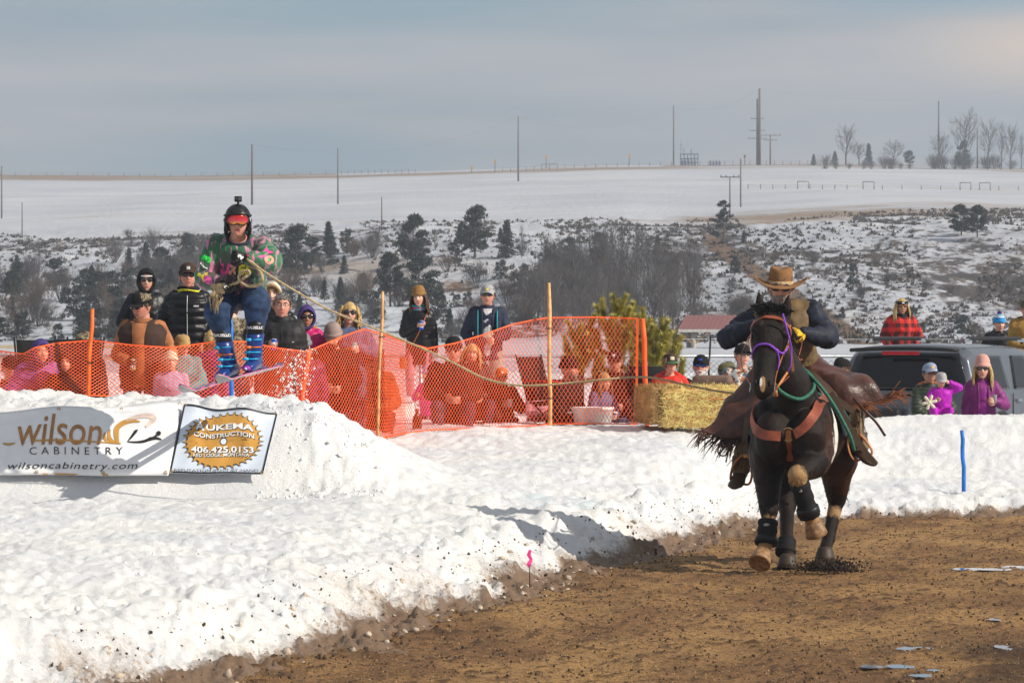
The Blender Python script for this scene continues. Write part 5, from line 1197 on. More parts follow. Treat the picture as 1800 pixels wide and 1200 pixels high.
for s in (-1, 1):
    E((s*.215, .20, 1.08), (.125, .20, .30), Matrix.Rotation(.35, 3, 'X')); E((s*.135, -.015, 1.06), (.145, .15, .22)); E((s*.20, .08, .93), (.115, .15, .19)); E((s*.20, 1.22, 1.02), (.115, .20, .27)); E((s*.16, 1.42, 1.05), (.11, .16, .24))
NB = [Vector((.0, .30, 1.18)), Vector((-.01, .20, 1.35)), Vector((-.050, .04, 1.56)), Vector((-.105, -.06, 1.79)), Vector((-.125, -.13, 1.95))]
q.tube(NB, [.29, .25, .185, .130, .105], 24, flat=(1.12, .80), up=(0, 1, 0))
q.tube([NB[0]+Vector((0, .13, .1)), NB[1]+Vector((0, .15, .05)), NB[2]+Vector((0, .12, .03)), NB[3]+Vector((0, .09, .02)), NB[4]+Vector((0, .05, 0))], [.10, .08, .065, .055, .05], 12)
def leg(pts, rad): 
    for i in range(len(pts)-1): q.capsule(pts[i], pts[i+1], rad[i], rad[i+1])
# forelegs
LA = [(-.20, .14, .96), (-.195, .10, .80), (-.155, -.10, .475), (-.165, -.17, .235), (-.185, -.25, .145)]
LC = [(.17, .10, .96), (.165, -.02, .86), (.105, -.36, .775), (.170, -.25, .475), (.205, -.20, .39)]
for P_ in (LA, LC): leg([P_[0], P_[1]], [.16, .132]); leg([P_[1], P_[2]], [.126, .076]); q.ell(P_[2], (.070, .070, .085)); leg([P_[2], P_[3]], [.060, .050]); q.ell(P_[3], (.062, .064, .060)); leg([P_[3], P_[4]], [.054, .060])
LB = [(-.15, 1.30, 1.05), (-.17, .88, .86), (-.13, .70, .47), (-.085, .36, .17), (-.06, .27, .09)]
LD = [(.15, 1.38, 1.05), (.22, 1.08, .84), (.185, 1.36, .50), (.14, 1.20, .19), (.125, 1.10, .10)]
for P_ in (LB, LD): leg([P_[0], P_[1]], [.22, .175]); leg([P_[1], P_[2]], [.160, .080]); q.ell(P_[2], (.070, .090, .095)); leg([P_[2], P_[3]], [.064, .052]); q.ell(P_[3], (.060, .064, .060)); leg([P_[3], P_[4]], [.050, .058])
hb = baked(q.mesh('hb', M_COAT), [('REMESH', dict(mode='VOXEL', voxel_size=.0145, use_smooth_shade=True)), ('SMOOTH', dict(factor=.5, iterations=7))])
# head, finer, joined to the same mesh
P0 = Vector((-.108, -.20, 2.025)); P1 = Vector((-.155, -.50, 1.405)); dax = (P1-P0).normalized(); fr = Vector((.12, -1, .0)); fr = (fr-dax*fr.dot(dax)).normalized(); sd = dax.cross(fr).normalized()
if sd.x < 0: sd = -sd
HL = (P1-P0).length
HK = 1.30
def HP(t, a, b): return P0+dax*(t*HL)+sd*a*HK+fr*b      # along the face, sideways, forward
HMAT = Matrix((sd, fr, -dax)).transposed()
q = MB()
secs = [(-.06, .060, .060, -.03), (0, .095, .095, -.03), (.10, .112, .125, -.03), (.22, .118, .150, -.035), (.33, .108, .152, -.04), (.45, .090, .132, -.035), (.58, .074, .106, -.022), (.70, .066, .090, -.012), (.82, .067, .082, -.004), (.92, .066, .074, -.002), (.98, .052, .056, -.004), (1.01, .030, .036, -.006)]
q.loft([[HP(t, w*abs(math.cos(a))**.85*(1 if math.cos(a) > 0 else -1), off+d*abs(math.sin(a))**.9*(1 if math.sin(a) > 0 else -1)) for a in np.linspace(0, 2*math.pi, 25)[:-1]] for t, w, d, off in secs])
for s in (-1, 1):
    q.ell(HP(.24, s*.088, .055), (.034, .030, .040), HMAT); q.ell(HP(.34, s*.072, -.085), (.042, .095, .105), HMAT); q.ell(HP(.50, s*.045, .055), (.018, .020, .13), HMAT)
    q.ell(HP(.875, s*.036, .050), (.028, .030, .042), HMAT); q.ell(HP(.17, s*.065, .075), (.035, .03, .05), HMAT)
q.ell(HP(.97, 0, .015), (.044, .040, .035), HMAT); q.ell(HP(.985, 0, -.045), (.040, .034, .030), HMAT)
q.tube([NB[3], NB[4], P0+Vector((.0, .02, -.02))], [.118, .10, .088], 20, flat=(1.1, .85), up=(0, 1, 0))
hd = baked(q.mesh('hh', M_COAT), [('REMESH', dict(mode='VOXEL', voxel_size=.0085, use_smooth_shade=True)), ('SMOOTH', dict(factor=.5, iterations=5))])
V = verts(hd).astype(float)
for s in (-1, 1):      # press in nostrils, eye sockets, a groove for the mouth
    for (c, r, dpt) in ((HP(.885, s*.044, .085), .022, .030), (HP(.245, s*.112, .050), .020, .006)):
        d = np.linalg.norm((V-np.array(c))*[1, 1, .75], axis=1); k = np.exp(-(d/r)**2)[:, None]; V = V-(np.array(fr)*.75+np.array(sd)*s*.5)*k*dpt
setverts(hd, V); HEADBVH = BVHTree.FromPolygons([Vector(v) for v in V], [tuple(p.vertices) for p in hd.polygons])
BV = verts(hb).astype(float); Bn = normals(hb); fold = (fbm(BV[:, 0]*6, BV[:, 1]*6, 3, 55, z=BV[:, 2]*6, ridge=True)*.010)*(BV[:, 2] > .7); setverts(hb, BV+Bn*fold[:, None])
BODYBVH = BVHTree.FromPolygons([v.co.copy() for v in hb.vertices], [tuple(p.vertices) for p in hb.polygons])
m_ = MB(); m_.v = verts(hb).tolist(); m_.f = [tuple(p.vertices) for p in hb.polygons]; m_.m = [0]*len(m_.f); m_.add(verts(hd).tolist(), [tuple(p.vertices) for p in hd.polygons], 0)
def earmb(s):
    e = MB(); b = HP(-.02, s*.072, -.035); up = Vector((s*.12, .10, 1)).normalized(); rr = []
    side = Vector((1, 0, 0)); dep = up.cross(side).normalized()
    for f, w in ((-.04, .030), (.0, .040), (.05, .044), (.10, .036), (.15, .020), (.185, .004)): rr.append([b+up*f+side*(w*math.cos(a))+dep*(w*.55*math.sin(a)) for a in np.linspace(0, 2*math.pi, 13)[:-1]])
    e.loft(rr); return e
for s in (-1, 1): e = earmb(s); m_.add(e.v, e.f, 0)
me = m_.mesh('horse_body', [M_COAT]); V = np.array(m_.v)
def blob(c, r): d = (V-np.array(c))/np.array(r); return np.clip(1.25-np.sqrt((d**2).sum(1))*.75, 0, 1)
tan = np.maximum.reduce([blob(Vector(LC[2])+Vector((.0, -.02, -.02)), (.085, .11, .10))*1.0, blob(Vector(LC[3]).lerp(Vector(LC[4]), .5), (.08, .08, .08)), blob(Vector(LA[3]).lerp(Vector(LA[4]), .5), (.08, .08, .07)), blob(Vector(LA[2]).lerp(Vector(LA[3]), .18), (.055, .06, .05)), blob((.25, .42, .80), (.08, .16, .10)), blob(Vector(LD[2]).lerp(Vector(LD[3]), .35), (.07, .07, .08)), blob(HP(.90, .0, .07), (.022, .04, .07))])
white = np.maximum.reduce([blob((.33, .27, 1.06), (.14, .17, .26)), blob((.30, .55, 1.42), (.08, .1, .05)), blob(HP(.88, -.012, .075), (.010, .03, .040))])
brown = np.maximum.reduce([blob((.30, 1.1, .9), (.25, .5, .45))*.8, blob((.3, .2, 1.0), (.14, .3, .35))*.75])
for k, a in (('tan', tan), ('white', white), ('brown', brown)): at = me.attributes.new(k, 'FLOAT', 'POINT'); at.data.foreach_set('value', a.astype(np.float32))
put('body', me, hr)
for s in (-1, 1):
    q = MB(); q.ell(HP(.245, s*.104, .055), (.019, .019, .019), None, 14, 10); q.build('eye', mat('horse_eye', (.010, .006, .005), .06, var=0, bmp=0, coat=1), hr)
    q = MB(); c = HP(.245, s*.104, .055); q.tube([c+HMAT @ Vector((s*.012+math.cos(a)*.004, .012+abs(math.cos(a))*-.006+.004, 0))+HMAT @ Vector((0, math.cos(a)*.022, math.sin(a)*.019)) for a in np.linspace(0, 2*math.pi, 15)], .005, 5); q.build('eyelid', M_COAT, hr)
    q = MB(); q.ell(HP(.885, s*.043, .063), (.013, .011, .021), HMAT, 12, 8); q.build('nostril', mat('nostril_dark', (.006, .004, .004), .7, bmp=0), hr)
q = MB(); q.tube([HP(.955, s*.066, -.015-.02*abs(s)) for s in ()]+[HP(.93, -.062, -.022), HP(.975, -.045, -.012), HP(.995, 0, -.008), HP(.975, .045, -.012), HP(.93, .062, -.022)], .004, 5); q.build('mouth_line', M_HOOFD, hr)
def hoof(P_, m, dirv):
    a = Vector(P_[4]); d = Vector(dirv).normalized(); s_ = d.cross(Vector((1, 0, 0))).normalized(); x = Vector((1, 0, 0)); x = (x-d*x.dot(d)).normalized(); y = d.cross(x)
    h = MB(); h.loft([[a+d*f+x*(r*math.cos(b))+y*(r*1.12*math.sin(b)) for b in np.linspace(0, 2*math.pi, 19)[:-1]] for f, r in ((-.02, .058), (.01, .068), (.06, .080), (.10, .088), (.103, .078), (.092, .066))]); h.build('hoof', m, hr)
hoof(LA, M_HOOF, (-.12, -.75, -.75)); hoof(LC, M_HOOF, (.25, .35, -1)); hoof(LB, M_HOOFD, (.0, -.25, -1)); hoof(LD, M_HOOFD, (.0, -.2, -1))
def legboot(a, b, r, em=True, wrap=True):
    a = Vector(a); b = Vector(b); q = MB(); n = 9; q.tube([a.lerp(b, i/n) for i in range(n+1)], [r*(1+.06*math.sin(i*2.1)+.12*(i/n > .75)) for i in range(n+1)], 16); o = q.build('leg_boot', M_NEO, hr)
    if wrap: w = MB(); w.tube([a.lerp(b, .70), a.lerp(b, .74), a.lerp(b, .92), a.lerp(b, .95)], [r*1.08, r*1.20, r*1.22, r*1.1], 16); w.build('strap', M_BLACK, o)
    if em: c = a.lerp(b, .18)+Vector((0, -r*1.02, 0)); w = MB(); w.tube([c+Vector((math.cos(k)*.022, .006*math.cos(k)**2, math.sin(k)*.014)) for k in np.linspace(0, 2*math.pi, 15)], .0025, 4); w.tube([c+Vector((-.014, -.002, -.004)), c+Vector((0, -.003, .006)), c+Vector((.014, -.002, -.003))], .003, 4); w.build('emblem', M_WHT, o)
legboot(Vector(LA[2]).lerp(Vector(LA[3]), .30), Vector(LA[3])+Vector((0, -.02, -.02)), .078); legboot(Vector(LC[2]).lerp(Vector(LC[3]), .22), Vector(LC[3])+Vector((.015, .01, -.03)), .076); legboot(Vector(LB[3])+Vector((0, .03, .05)), Vector(LB[3])+Vector((0, -.05, -.055)), .074, True, False)
# mane, forelock, tail
rg = np.random.default_rng(12); q = MB()
for i in range(420):
    f = rg.random()**1.4; k = 4-f*3.3; i0 = min(3, int(k)); b = NB[i0].lerp(NB[i0+1], k-i0)+Vector((rg.normal()*.03, .12, .05)); sgn = -1 if rg.random() < .6 else 1; L = .14+.12*rg.random()
    d = Vector((sgn*(.35+.4*rg.random()), .25*rg.random(), .55*rg.random()+.15)); z_ = rg.random()*.5+.9
    q.tube([b+d*L*u+Vector((0, 0, -z_*L*u*u)) for u in (0, .33, .66, 1)], [.006, .008, .006, .0015], 4, flat=(1, .5))
for i in range(520):
    b = HP(-.10+.10*rg.random(), rg.normal()*.040, -.01+.05*rg.random()); a = rg.random()*2-1; L = .05+.075*rg.random()**1.5; d = Vector((a*.75-.22, -.18-.2*rg.random(), .72-.45*abs(a)+.35*rg.random())); z_ = .25+.4*rg.random()
    q.tube([b+d*L*u+Vector((0, -.02*u, -z_*L*u*u)) for u in (0, .25, .5, .75, 1)], [.006, .008, .007, .005, .001], 4, flat=(1, .5))
q.build('mane', M_MANE, hr)
q = MB()
for i in range(120): b = Vector((rg.normal()*.03, 1.66, 1.28)); s_ = rg.normal()*.12; q.tube([b, b+Vector((s_*.2, .10, .02)), b+Vector((s_*.5, .22, -.15)), b+Vector((s_*.8, .30, -.50))], [.010, .010, .008, .002], 4)
q.build('tail', M_MANE, hr)
q = MB()
for i in range(420):      # short fur standing off the knee, the forearms and the belly
    if i < 200: a = rg.random()*3.14; b_ = rg.random()*2-1; c = Vector(LC[2])+Vector((math.cos(a)*.060*(1-b_*b_)**.5, -math.sin(a)*.060*(1-b_*b_)**.5, .075*b_)); d = Vector((math.cos(a)*.25, -.25, -.8)); m_i = 0
    else: P_ = (LA, LB, LC, LD)[i % 4]; f = rg.random(); a = rg.random()*6.28; c = Vector(P_[1]).lerp(Vector(P_[2]), f)+Vector((math.cos(a), math.sin(a), 0))*(.125-.05*f); d = Vector((math.cos(a)*.5, math.sin(a)*.5, -.8)); m_i = 1
    L_ = .025+.025*rg.random(); q.tube([c, c+d*L_*.5, c+d*L_], [.0035, .003, .0008], 3, m_i)
lf_ = q.build('leg_fur', [mat('tan_fur', (.45, .29, .14), .7, var=.4), M_MANE], hr); lf_['kind'] = 'stuff'
# tack on the horse
def snapb(x, z, bvh=BODYBVH, off=.0, d=Vector((0, 1, 0))):
    h = bvh.ray_cast(Vector((x, -2, z)), d); 
    k = 0
    while not h[0] and k < 40: x *= .97; k += 1; h = bvh.ray_cast(Vector((x, -2, z)), d)
    return (h[0]+h[1]*off, h[1]) if h[0] else (Vector((x, 0, z)), Vector((0, -1, 0)))
def strap_front(pts, w, th, m, name, parent, bvh=BODYBVH, n=7):
    S = spline([Vector((x, 0, z)) for x, z in pts], n); A_ = [snapb(p.x, p.z, bvh, .003) for p in S]; P_ = [a[0] for a in A_]; N_ = [a[1] for a in A_]
    for _ in range(2): P_ = [P_[0]]+[(P_[i-1]+P_[i]*2+P_[i+1])/4 for i in range(1, len(P_)-1)]+[P_[-1]]; N_ = [N_[0]]+[(N_[i-1]+N_[i]+N_[i+1]).normalized() for i in range(1, len(N_)-1)]+[N_[-1]]
    return ribbon([p+n_*.006 for p, n_ in zip(P_, N_)], N_, w, th).build(name, m, parent)
bc = strap_front([(-.33, 1.30), (-.29, 1.17), (-.20, 1.09), (-.06, 1.075)], .078, .009, M_STRAP, 'breast_collar', hr)
strap_front([(.06, 1.09), (.13, 1.14), (.20, 1.25), (.235, 1.38)], .078, .009, M_STRAP, 'collar_strap', bc); strap_front([(.0, 1.06), (0, .98), (0, .88)], .055, .008, M_STRAP, 'tie_down', bc)
c0, n0 = snapb(0, 1.085, off=.02); q = MB(); q.tube([c0+Vector((math.cos(a)*.052, -.004, math.sin(a)*.052)) for a in np.linspace(0, 2*math.pi, 21)], .007, 6, cap=False); q.build('collar_ring', M_BRASS, bc); q = MB(); q.ell(c0+Vector((0, .004, -.015)), (.045, .010, .055)); q.build('collar_patch', M_STRAPL, bc)
def hsnap(t, a):      # a point on the face seen from the front
    o = HP(t, a, 0)+fr*.6; h = HEADBVH.ray_cast(o, -fr); return (h[0], h[1]) if h[0] else (HP(t, a, -.02), sd*(1 if a > 0 else -1))
def side_snap(t, b, s):
    o = HP(t, s*.6, b); h = HEADBVH.ray_cast(o, -sd*s); return (h[0], h[1]) if h[0] else (HP(t, s*.09, b), sd*s)
def hstrap(lst, w, th, m, name, parent, rope=0):
    P_ = []; N_ = []
    for k in lst: p, n_ = side_snap(*k[1:]) if k[0] == 's' else hsnap(*k[1:]); P_.append(p+n_*.004); N_.append(n_)
    PS = spline(P_, 5); NS = spline(N_, 5)
    if rope: q = MB(); q.tube([p+n_.normalized()*rope*.6 for p, n_ in zip(PS, NS)], rope, 6); return q.build(name, m, parent)
    return ribbon(PS, [n_.normalized() for n_ in NS], w, th).build(name, m, parent)
br = hstrap([('s', .20, -.02, -1), ('s', .15, .03, -1), ('f', .105, -.060), ('f', .085, -.02), ('f', .085, .02), ('f', .105, .060), ('s', .15, .03, 1), ('s', .20, -.02, 1)], .032, .007, M_STRAP, 'bridle', hr)
for s in (-1, 1):
    hstrap([('s', .10, .02, s), ('s', .30, .005, s), ('s', .50, -.01, s), ('s', .70, -.01, s), ('s', .88, -.02, s)], .022, .006, M_STRAP if s < 0 else M_STRAPL, 'cheek_strap', br)
    hstrap([('s', .12, -.03, s), ('s', .30, -.07, s), ('s', .50, -.10, s)], .018, .005, M_STRAP, 'throat_strap', br)
    p, n_ = side_snap(.90, -.03, s); q = MB(); q.tube([p+n_*.012+HMAT @ Vector((0, math.cos(a)*.034, math.sin(a)*.034)) for a in np.linspace(0, 2*math.pi, 19)], .005, 6, cap=False); q.build('bit_ring', M_STEELB, br)
    p2, _ = side_snap(.31, .01, s); q = MB(); q.tube([p2+sd*s*.008+HMAT @ Vector((0, math.cos(a)*.018, math.sin(a)*.018)) for a in np.linspace(0, 2*math.pi, 13)], .004, 5, cap=False); q.build('buckle', M_STEELB, br)
hstrap([('s', .52, -.07, -1), ('s', .50, .0, -1), ('f', .44, -.06), ('f', .43, 0), ('f', .475, .05), ('s', .46, .02, 1), ('s', .36, -.03, 1), ('s', .25, -.10, 1)], 0, 0, M_PURR, 'halter_rope', hr, .009)
hstrap([('f', .475, .052), ('s', .56, .03, 1), ('s', .66, .0, 1)], 0, 0, M_PURR, 'halter_drop', hr, .007)
p, _ = hsnap(.475, .052); q = MB(); q.ell(p, (.015, .015, .018)); q.build('halter_knot', M_PURR, hr)
p, _ = side_snap(.90, -.03, 1); q = MB(); q.tube([p+Vector((.02, 0, 0)), p+Vector((.05, .03, .05)), p+Vector((.10, .10, .14))], .011, 6, flat=(1, .4)); q.tube([p+Vector((.015, 0, .0)), p+Vector((.02, .01, -.05))], .02, 6, flat=(1, .5)); q.build('curb_strap', M_STRAPL, br)
q = MB(); q.tube([p+Vector((.10, .10, .14)), p+Vector((.125, .12, .20)), p+Vector((.13, .1, .34)), p+Vector((.10, .08, .47)), p+Vector((.07, .05, .60))], .007, 6); q.build('halter_tail', M_PURR, hr)
hang = MB(); pp, _ = side_snap(.32, .0, 1); ribbon([pp+Vector((.02, .01, -.0)), pp+Vector((.03, .02, -.08)), pp+Vector((.04, .03, -.17)), pp+Vector((.043, .03, -.22))], [Vector((0, -1, 0))]*4, .018, .005, hang); hang.build('latigo', M_STRAPL, br)
# green neck rope
def body_out(p, c, off):
    c = Vector(c); p = Vector(p); d = (p-c).normalized(); h = BODYBVH.ray_cast(c+d*1.2, -d); return h[0]+d*off if h[0] else p
loop = [body_out((x, y, z), (-.01, .22, 1.36), .016) for x, y, z in ((-.08, -.30, 1.46), (.02, -.30, 1.40), (.12, -.2, 1.37), (.20, -.1, 1.41), (.25, .05, 1.50), (.22, .25, 1.66), (.07, .35, 1.8), (-.12, .3, 1.75), (-.19, .05, 1.66), (-.14, -.15, 1.54), (-.08, -.30, 1.46))]
q = MB(); q.tube(spline(loop, 5), .015, 8, cap=False); props(q.build('neck_rope', M_GRNR, hr), 'green rope round the neck')
# ---- rider
RX = 1.5
M_HAT = mat('brown_felt', (.235, .115, .045), .9, bscale=150, var=.15); M_VESTB = mat('waxed_olive_brown_canvas', (.150, .095, .042), .65, var=.35, bscale=50); M_YGL = mat('yellow_leather_glove', (.62, .37, .02), .5, var=.25); M_NVS = mat('dark_navy_shirt', (.012, .015, .030), .65, bscale=70)
rp = Vector((.02, .36, .90))
rd = person('horseman in brown cowboy hat and canvas vest leaning over the neck of the galloping horse', 1373, 477, 27.95, H=1.91, head_size=1.10, voxel=.012,
    hip=rp, lean=.52, side=-.16, head=(-.06, .12, .04), skin=M_SKINR, glasses=M_LENS, eyes=False, brow=H_WHITE, hair='short', hairmat=H_GREY, beard=H_GREY,
    top=M_NVS, style='coat', bulk=1.15, topname='shirt', shw=.225, fat=1.18, bootscale=1.3, vest=(M_VESTB, .026), collar=True, collar_mat=M_VESTB, collar_h=.06,
    handL=rp+Vector((-.27, -.52, .30)), handR=rp+Vector((.080, -.54, .245)), elbowL=(-1, .5, -.5), elbowR=(1, .45, -.45), palmL=(.4, -.2, -1), palmR=(-.4, .5, -.8), gripL=1.2, gripR=1.1, gloves=M_YGL,
    footL=rp+Vector((-.37, -.22, -.78)), footR=rp+Vector((.53, -.20, -.60)), kneeL=(-.5, -1, .3), kneeR=(.6, -1, .55), toeL=(-.25, -1, -.25), toeR=(.35, -1, -.30), pants=M_KHAKI, pbulk=.03, boots=M_BOOT)
def cowboy():
    mb = MB(); n = 40; rr = []
    for z, r in ((.030, 1.02), (.046, 1.02), (.068, 1.0), (.095, .965), (.125, .92), (.145, .84), (.152, .68), (.146, .45), (.136, .22), (.132, .04)):
        row = []
        for k in range(n):
            a = 2*math.pi*k/n; x = math.sin(a)*.092*r; y = -math.cos(a)*.112*r; zz = z
            if z > .11: zz += .014*(abs(x)/.092)**1.5*1.2-.010*max(0, -y/.1)
            if z > .09 and y < -.02: x *= 1-.22*((z-.09)/.07)*min(1, (-y-.02)/.06)
            row.append((x, y+.006, zz))
        rr.append(row)
    mb.loft(rr, 0, cap=False)
    for sg in (1, -1):
        g = []
        for i in range(9):
            f = i/8; row = []
            for k in range(n):
                a = 2*math.pi*k/n; R_ = 1+f*(.92+.12*abs(math.sin(a))); x = math.sin(a)*.094*R_*1.04; y = -math.cos(a)*.114*(1+f*.62); lift = .055*(abs(math.sin(a))**3)*f**1.6-.018*f*abs(math.cos(a))**2
                row.append((x, y+.006, .030+lift+(.0035 if sg > 0 else 0)))
            g.append(row)
        mb.loft(g, 0, cap=False)
    rim = [(math.sin(a)*.094*(1+.92+.12*abs(math.sin(a)))*1.04, -math.cos(a)*.114*1.62+.006, .0318+.055*abs(math.sin(a))**3-.018*abs(math.cos(a))**2) for a in np.linspace(0, 2*math.pi, n+1)]
    mb.tube(rim, .0035, 5, 0, cap=False); return mb
ho = put('cowboy_hat', cowboy().mesh('hat', M_HAT), rd['o']); ho.matrix_basis = rd['HMl'] @ Matrix.Scale(.92, 4) @ Matrix.Translation((0, 0, .002))
q = MB(); q.loft([[(math.sin(a)*.0955*r, -math.cos(a)*.1155*r+.006, z) for a in np.linspace(0, 2*math.pi, 41)[:-1]] for r, z in ((1.02, .036), (1.035, .042), (1.02, .056), (.995, .060))], cap=False); q.build('hat_band', mat('braided_tan_band', (.46, .33, .19), .7, var=.4, vscale=60), ho)
# vest opening, neckerchief, armhole piping
T = rd['Tl']; VB = [c for c in rd['o'].children if c.name.startswith('vest')][0]; vb = BVHTree.FromPolygons([v.co.copy() for v in VB.data.vertices], [tuple(p.vertices) for p in VB.data.polygons])
def vest_line(pts, w, m, name, par):
    P_ = []; N_ = []
    for x, z in pts:
        o = T @ Vector((x, -1, z)); h = vb.ray_cast(o, T.to_3x3() @ Vector((0, 1, 0)))
        if h[0]: P_.append(h[0]+h[1]*.003); N_.append(h[1])
    if len(P_) > 2: ribbon(P_, N_, w, .005).build(name, m, par)
vest_line([(.012, z) for z in np.linspace(-.1, .48, 14)], .025, M_VESTB, 'vest_placket', VB); vest_line([(-.05+.3*(z-.3), z) for z in np.linspace(.30, .48, 8)], .03, M_VESTB, 'lapel', VB); vest_line([(.08-.2*(z-.3), z) for z in np.linspace(.26, .48, 8)], .035, M_DBROWN, 'lapel', VB)
for x in (-.11, .12): vest_line([(x-.05+.1*k/5, .10) for k in range(6)], .05, M_VESTB, 'pocket_flap', VB)
q = MB(); q.tube([T @ Vector((math.sin(a)*.085, -math.cos(a)*.085-.02, .49+.01*math.cos(a))) for a in np.linspace(0, 6.28, 22)], .022, 7, cap=False); q.build('neckerchief', mat('dark_teal_silk', (.01, .07, .08), .4), rd['o'])
# chaps: flaring leather shells over each leg, fringed along the outer edge
Mi = rd['M'].inverted()
def chap(key, hang, flare, hem_t, fr_dir, sgn, label=None):
    h0, kn, an = [Mi @ v for v in rd['legs'][key]]; leg_ = [h0+Vector((0, .02, .06)), h0.lerp(kn, .35), h0.lerp(kn, .75), kn, kn.lerp(an, .25), kn.lerp(an, hem_t)]; P_ = spline(leg_, 5); n = 26; rr = []; N_ = len(P_); pv = Vector((0, 1, 0))
    for i, p in enumerate(P_):
        f = i/(N_-1); t = (P_[min(i+1, N_-1)]-P_[max(i-1, 0)]).normalized(); out_ = Vector((sgn, -.15, .05)); out_ = (out_-t*out_.dot(t)).normalized(); fw = t.cross(out_).normalized()
        r = .125+.015*math.sin(f*3); row = []
        for k in range(n):
            a = 2*math.pi*k/n; c = math.cos(a); s_ = math.sin(a); ext = flare*(f**2.0)*max(0, c)**1.5+hang*(f**1.2)*max(0, c)**6
            rad = r*(1+.05*math.sin(3*a+5*f)+.04*math.sin(7*a+9*f)); row.append(p+out_*(c*rad+ext)+fw*(s_*rad*(1-.35*f*max(0, c)))+Vector((0, 0, -1))*hang*.35*f*f*max(0, c)+Vector((0, 0, .018*math.sin(a*4+f*14)*f)))
        rr.append(row)
    q = MB(); q.loft(rr, cap=False); me = baked(q.mesh('chap', M_CHAPS), [('SOLIDIFY', dict(thickness=.005, offset=0)), ('SUBSURF', dict(levels=1, render_levels=1))], [M_CHAPS]); V = verts(me).astype(float); setverts(me, V+normals(me)*(fbm(V[:, 0]*6, V[:, 1]*6, 3, 71, z=V[:, 2]*6, ridge=True)*.014)[:, None]); co = put('chap', me, rd['o'])
    rg = np.random.default_rng(int(abs(sgn)*31+hem_t*100)); fm = MB(); edge = [(rr[-1][k], k) for k in range(n) if math.cos(2*math.pi*k/n) > -.15]
    for j in range(130):
        p, k = edge[rg.integers(len(edge))]; p2 = rr[-1][(k+1) % n]; p = p.lerp(p2, rg.random()); L = .06+.11*rg.random(); d = (Vector(fr_dir)+Vector(rg.normal(size=3)*.28)).normalized(); dr = Vector((0, 0, -.5*L*rg.random()))
        fm.tube([p-d*.02, p+d*L*.5+dr*.2, p+d*L+dr], [.0045, .004, .0015], 4, flat=(1, .4))
    fm.build('fringe', M_FRINGE if sgn > 0 else M_CHAPS, co)
    fs = MB()
    for j in range(70):
        f = .12+.40*rg.random(); p = kn.lerp(an, hem_t+.10*rg.random())+Vector((rg.normal()*.06, -.07-.03*rg.random(), 0)); L = .14+.12*rg.random(); fs.tube([p, p+Vector((rg.normal()*.02, -.01, -L*.5)), p+Vector((rg.normal()*.03, 0, -L))], [.006, .005, .002], 4, flat=(1, .4))
    fs.build('inner_fringe', M_SUEDE, co); return co
chap('R', .10, .16, .22, (.9, -.2, .10), 1); chap('L', .16, .10, .40, (-.6, -.2, -.6), -1)
q = MB(); q.loft([ring((0, 0, z), .195, .155, T, 24) for z in (-.06, .0)], cap=False); q.build('belt', M_STRAP, rd['o'])
# long loose leather ties
def ties(name, pts, r, m, par=None, flat=(1, .4), label=None, cat=None): q = MB(); q.tube(spline(pts, 6), r, 5, flat=flat); return q.build(name, m, par)
RO = rd['o']
def wl(px, py, D): return Mi @ W(px, py, D)
ties('leather_tie', [wl(1500, 700, 27.6), wl(1520, 722, 27.5), wl(1540, 742, 27.5), wl(1556, 766, 27.5)], .012, M_CHAPS, RO); ties('leather_tie', [wl(1268, 770, 27.6), wl(1262, 795, 27.6), wl(1275, 800, 27.6), wl(1284, 778, 27.6), wl(1276, 812, 27.6)], .006, M_CHAPS, RO)
# saddle with stirrups (rests on the horse)
sdl = thing('saddle', (HX, HY_, 0), 'brown western saddle under the rider, with leather stirrups', 'saddle', None, -HTH); sdl.scale = (1.02, 1, 1)
q = MB(); rr = []
for y, w, z, hgt in ((.42, .17, 1.44, .10), (.50, .22, 1.46, .04), (.62, .24, 1.46, .0), (.80, .25, 1.47, .03), (.92, .22, 1.48, .10), (.95, .18, 1.47, .10)):
    rr.append([Vector((w*math.sin(a)*1.25, y, z+hgt*max(0, math.cos(a))-.30*(1-math.cos(a))*.9)) for a in np.linspace(-1.5, 1.5, 15)])
q.loft(rr, cap=False, closed=False); me = baked(q.mesh('s', M_STRAP), [('SOLIDIFY', dict(thickness=.03, offset=1)), ('SUBSURF', dict(levels=1, render_levels=1))], [M_BOOT]); put('seat', me, sdl)
q = MB(); q.tube([(0, .42, 1.50), (0, .39, 1.60), (0, .37, 1.66)], [.028, .022, .03], 10); q.ell((0, .365, 1.675), (.045, .045, .018)); q.build('horn', M_STRAP, sdl)
q = MB(); rr = []
for y in (.34, .6, .98): rr.append([Vector((.34*math.sin(a)*1.10, y, 1.435-.42*(1-math.cos(a)))) for a in np.linspace(-1.45, 1.45, 13)])
q.loft(rr, cap=False, closed=False); put('saddle_pad', baked(q.mesh('s', M_DKGREEN), [('SOLIDIFY', dict(thickness=.02, offset=1))], [mat('pad_teal_wool', (.05, .09, .09), .95)]), sdl)
HW = Matrix.Translation((HX, HY_, 0)) @ Matrix.Rotation(-HTH, 4, 'Z') @ Matrix.Diagonal((1.02, 1, 1, 1)); SI = HW.inverted()
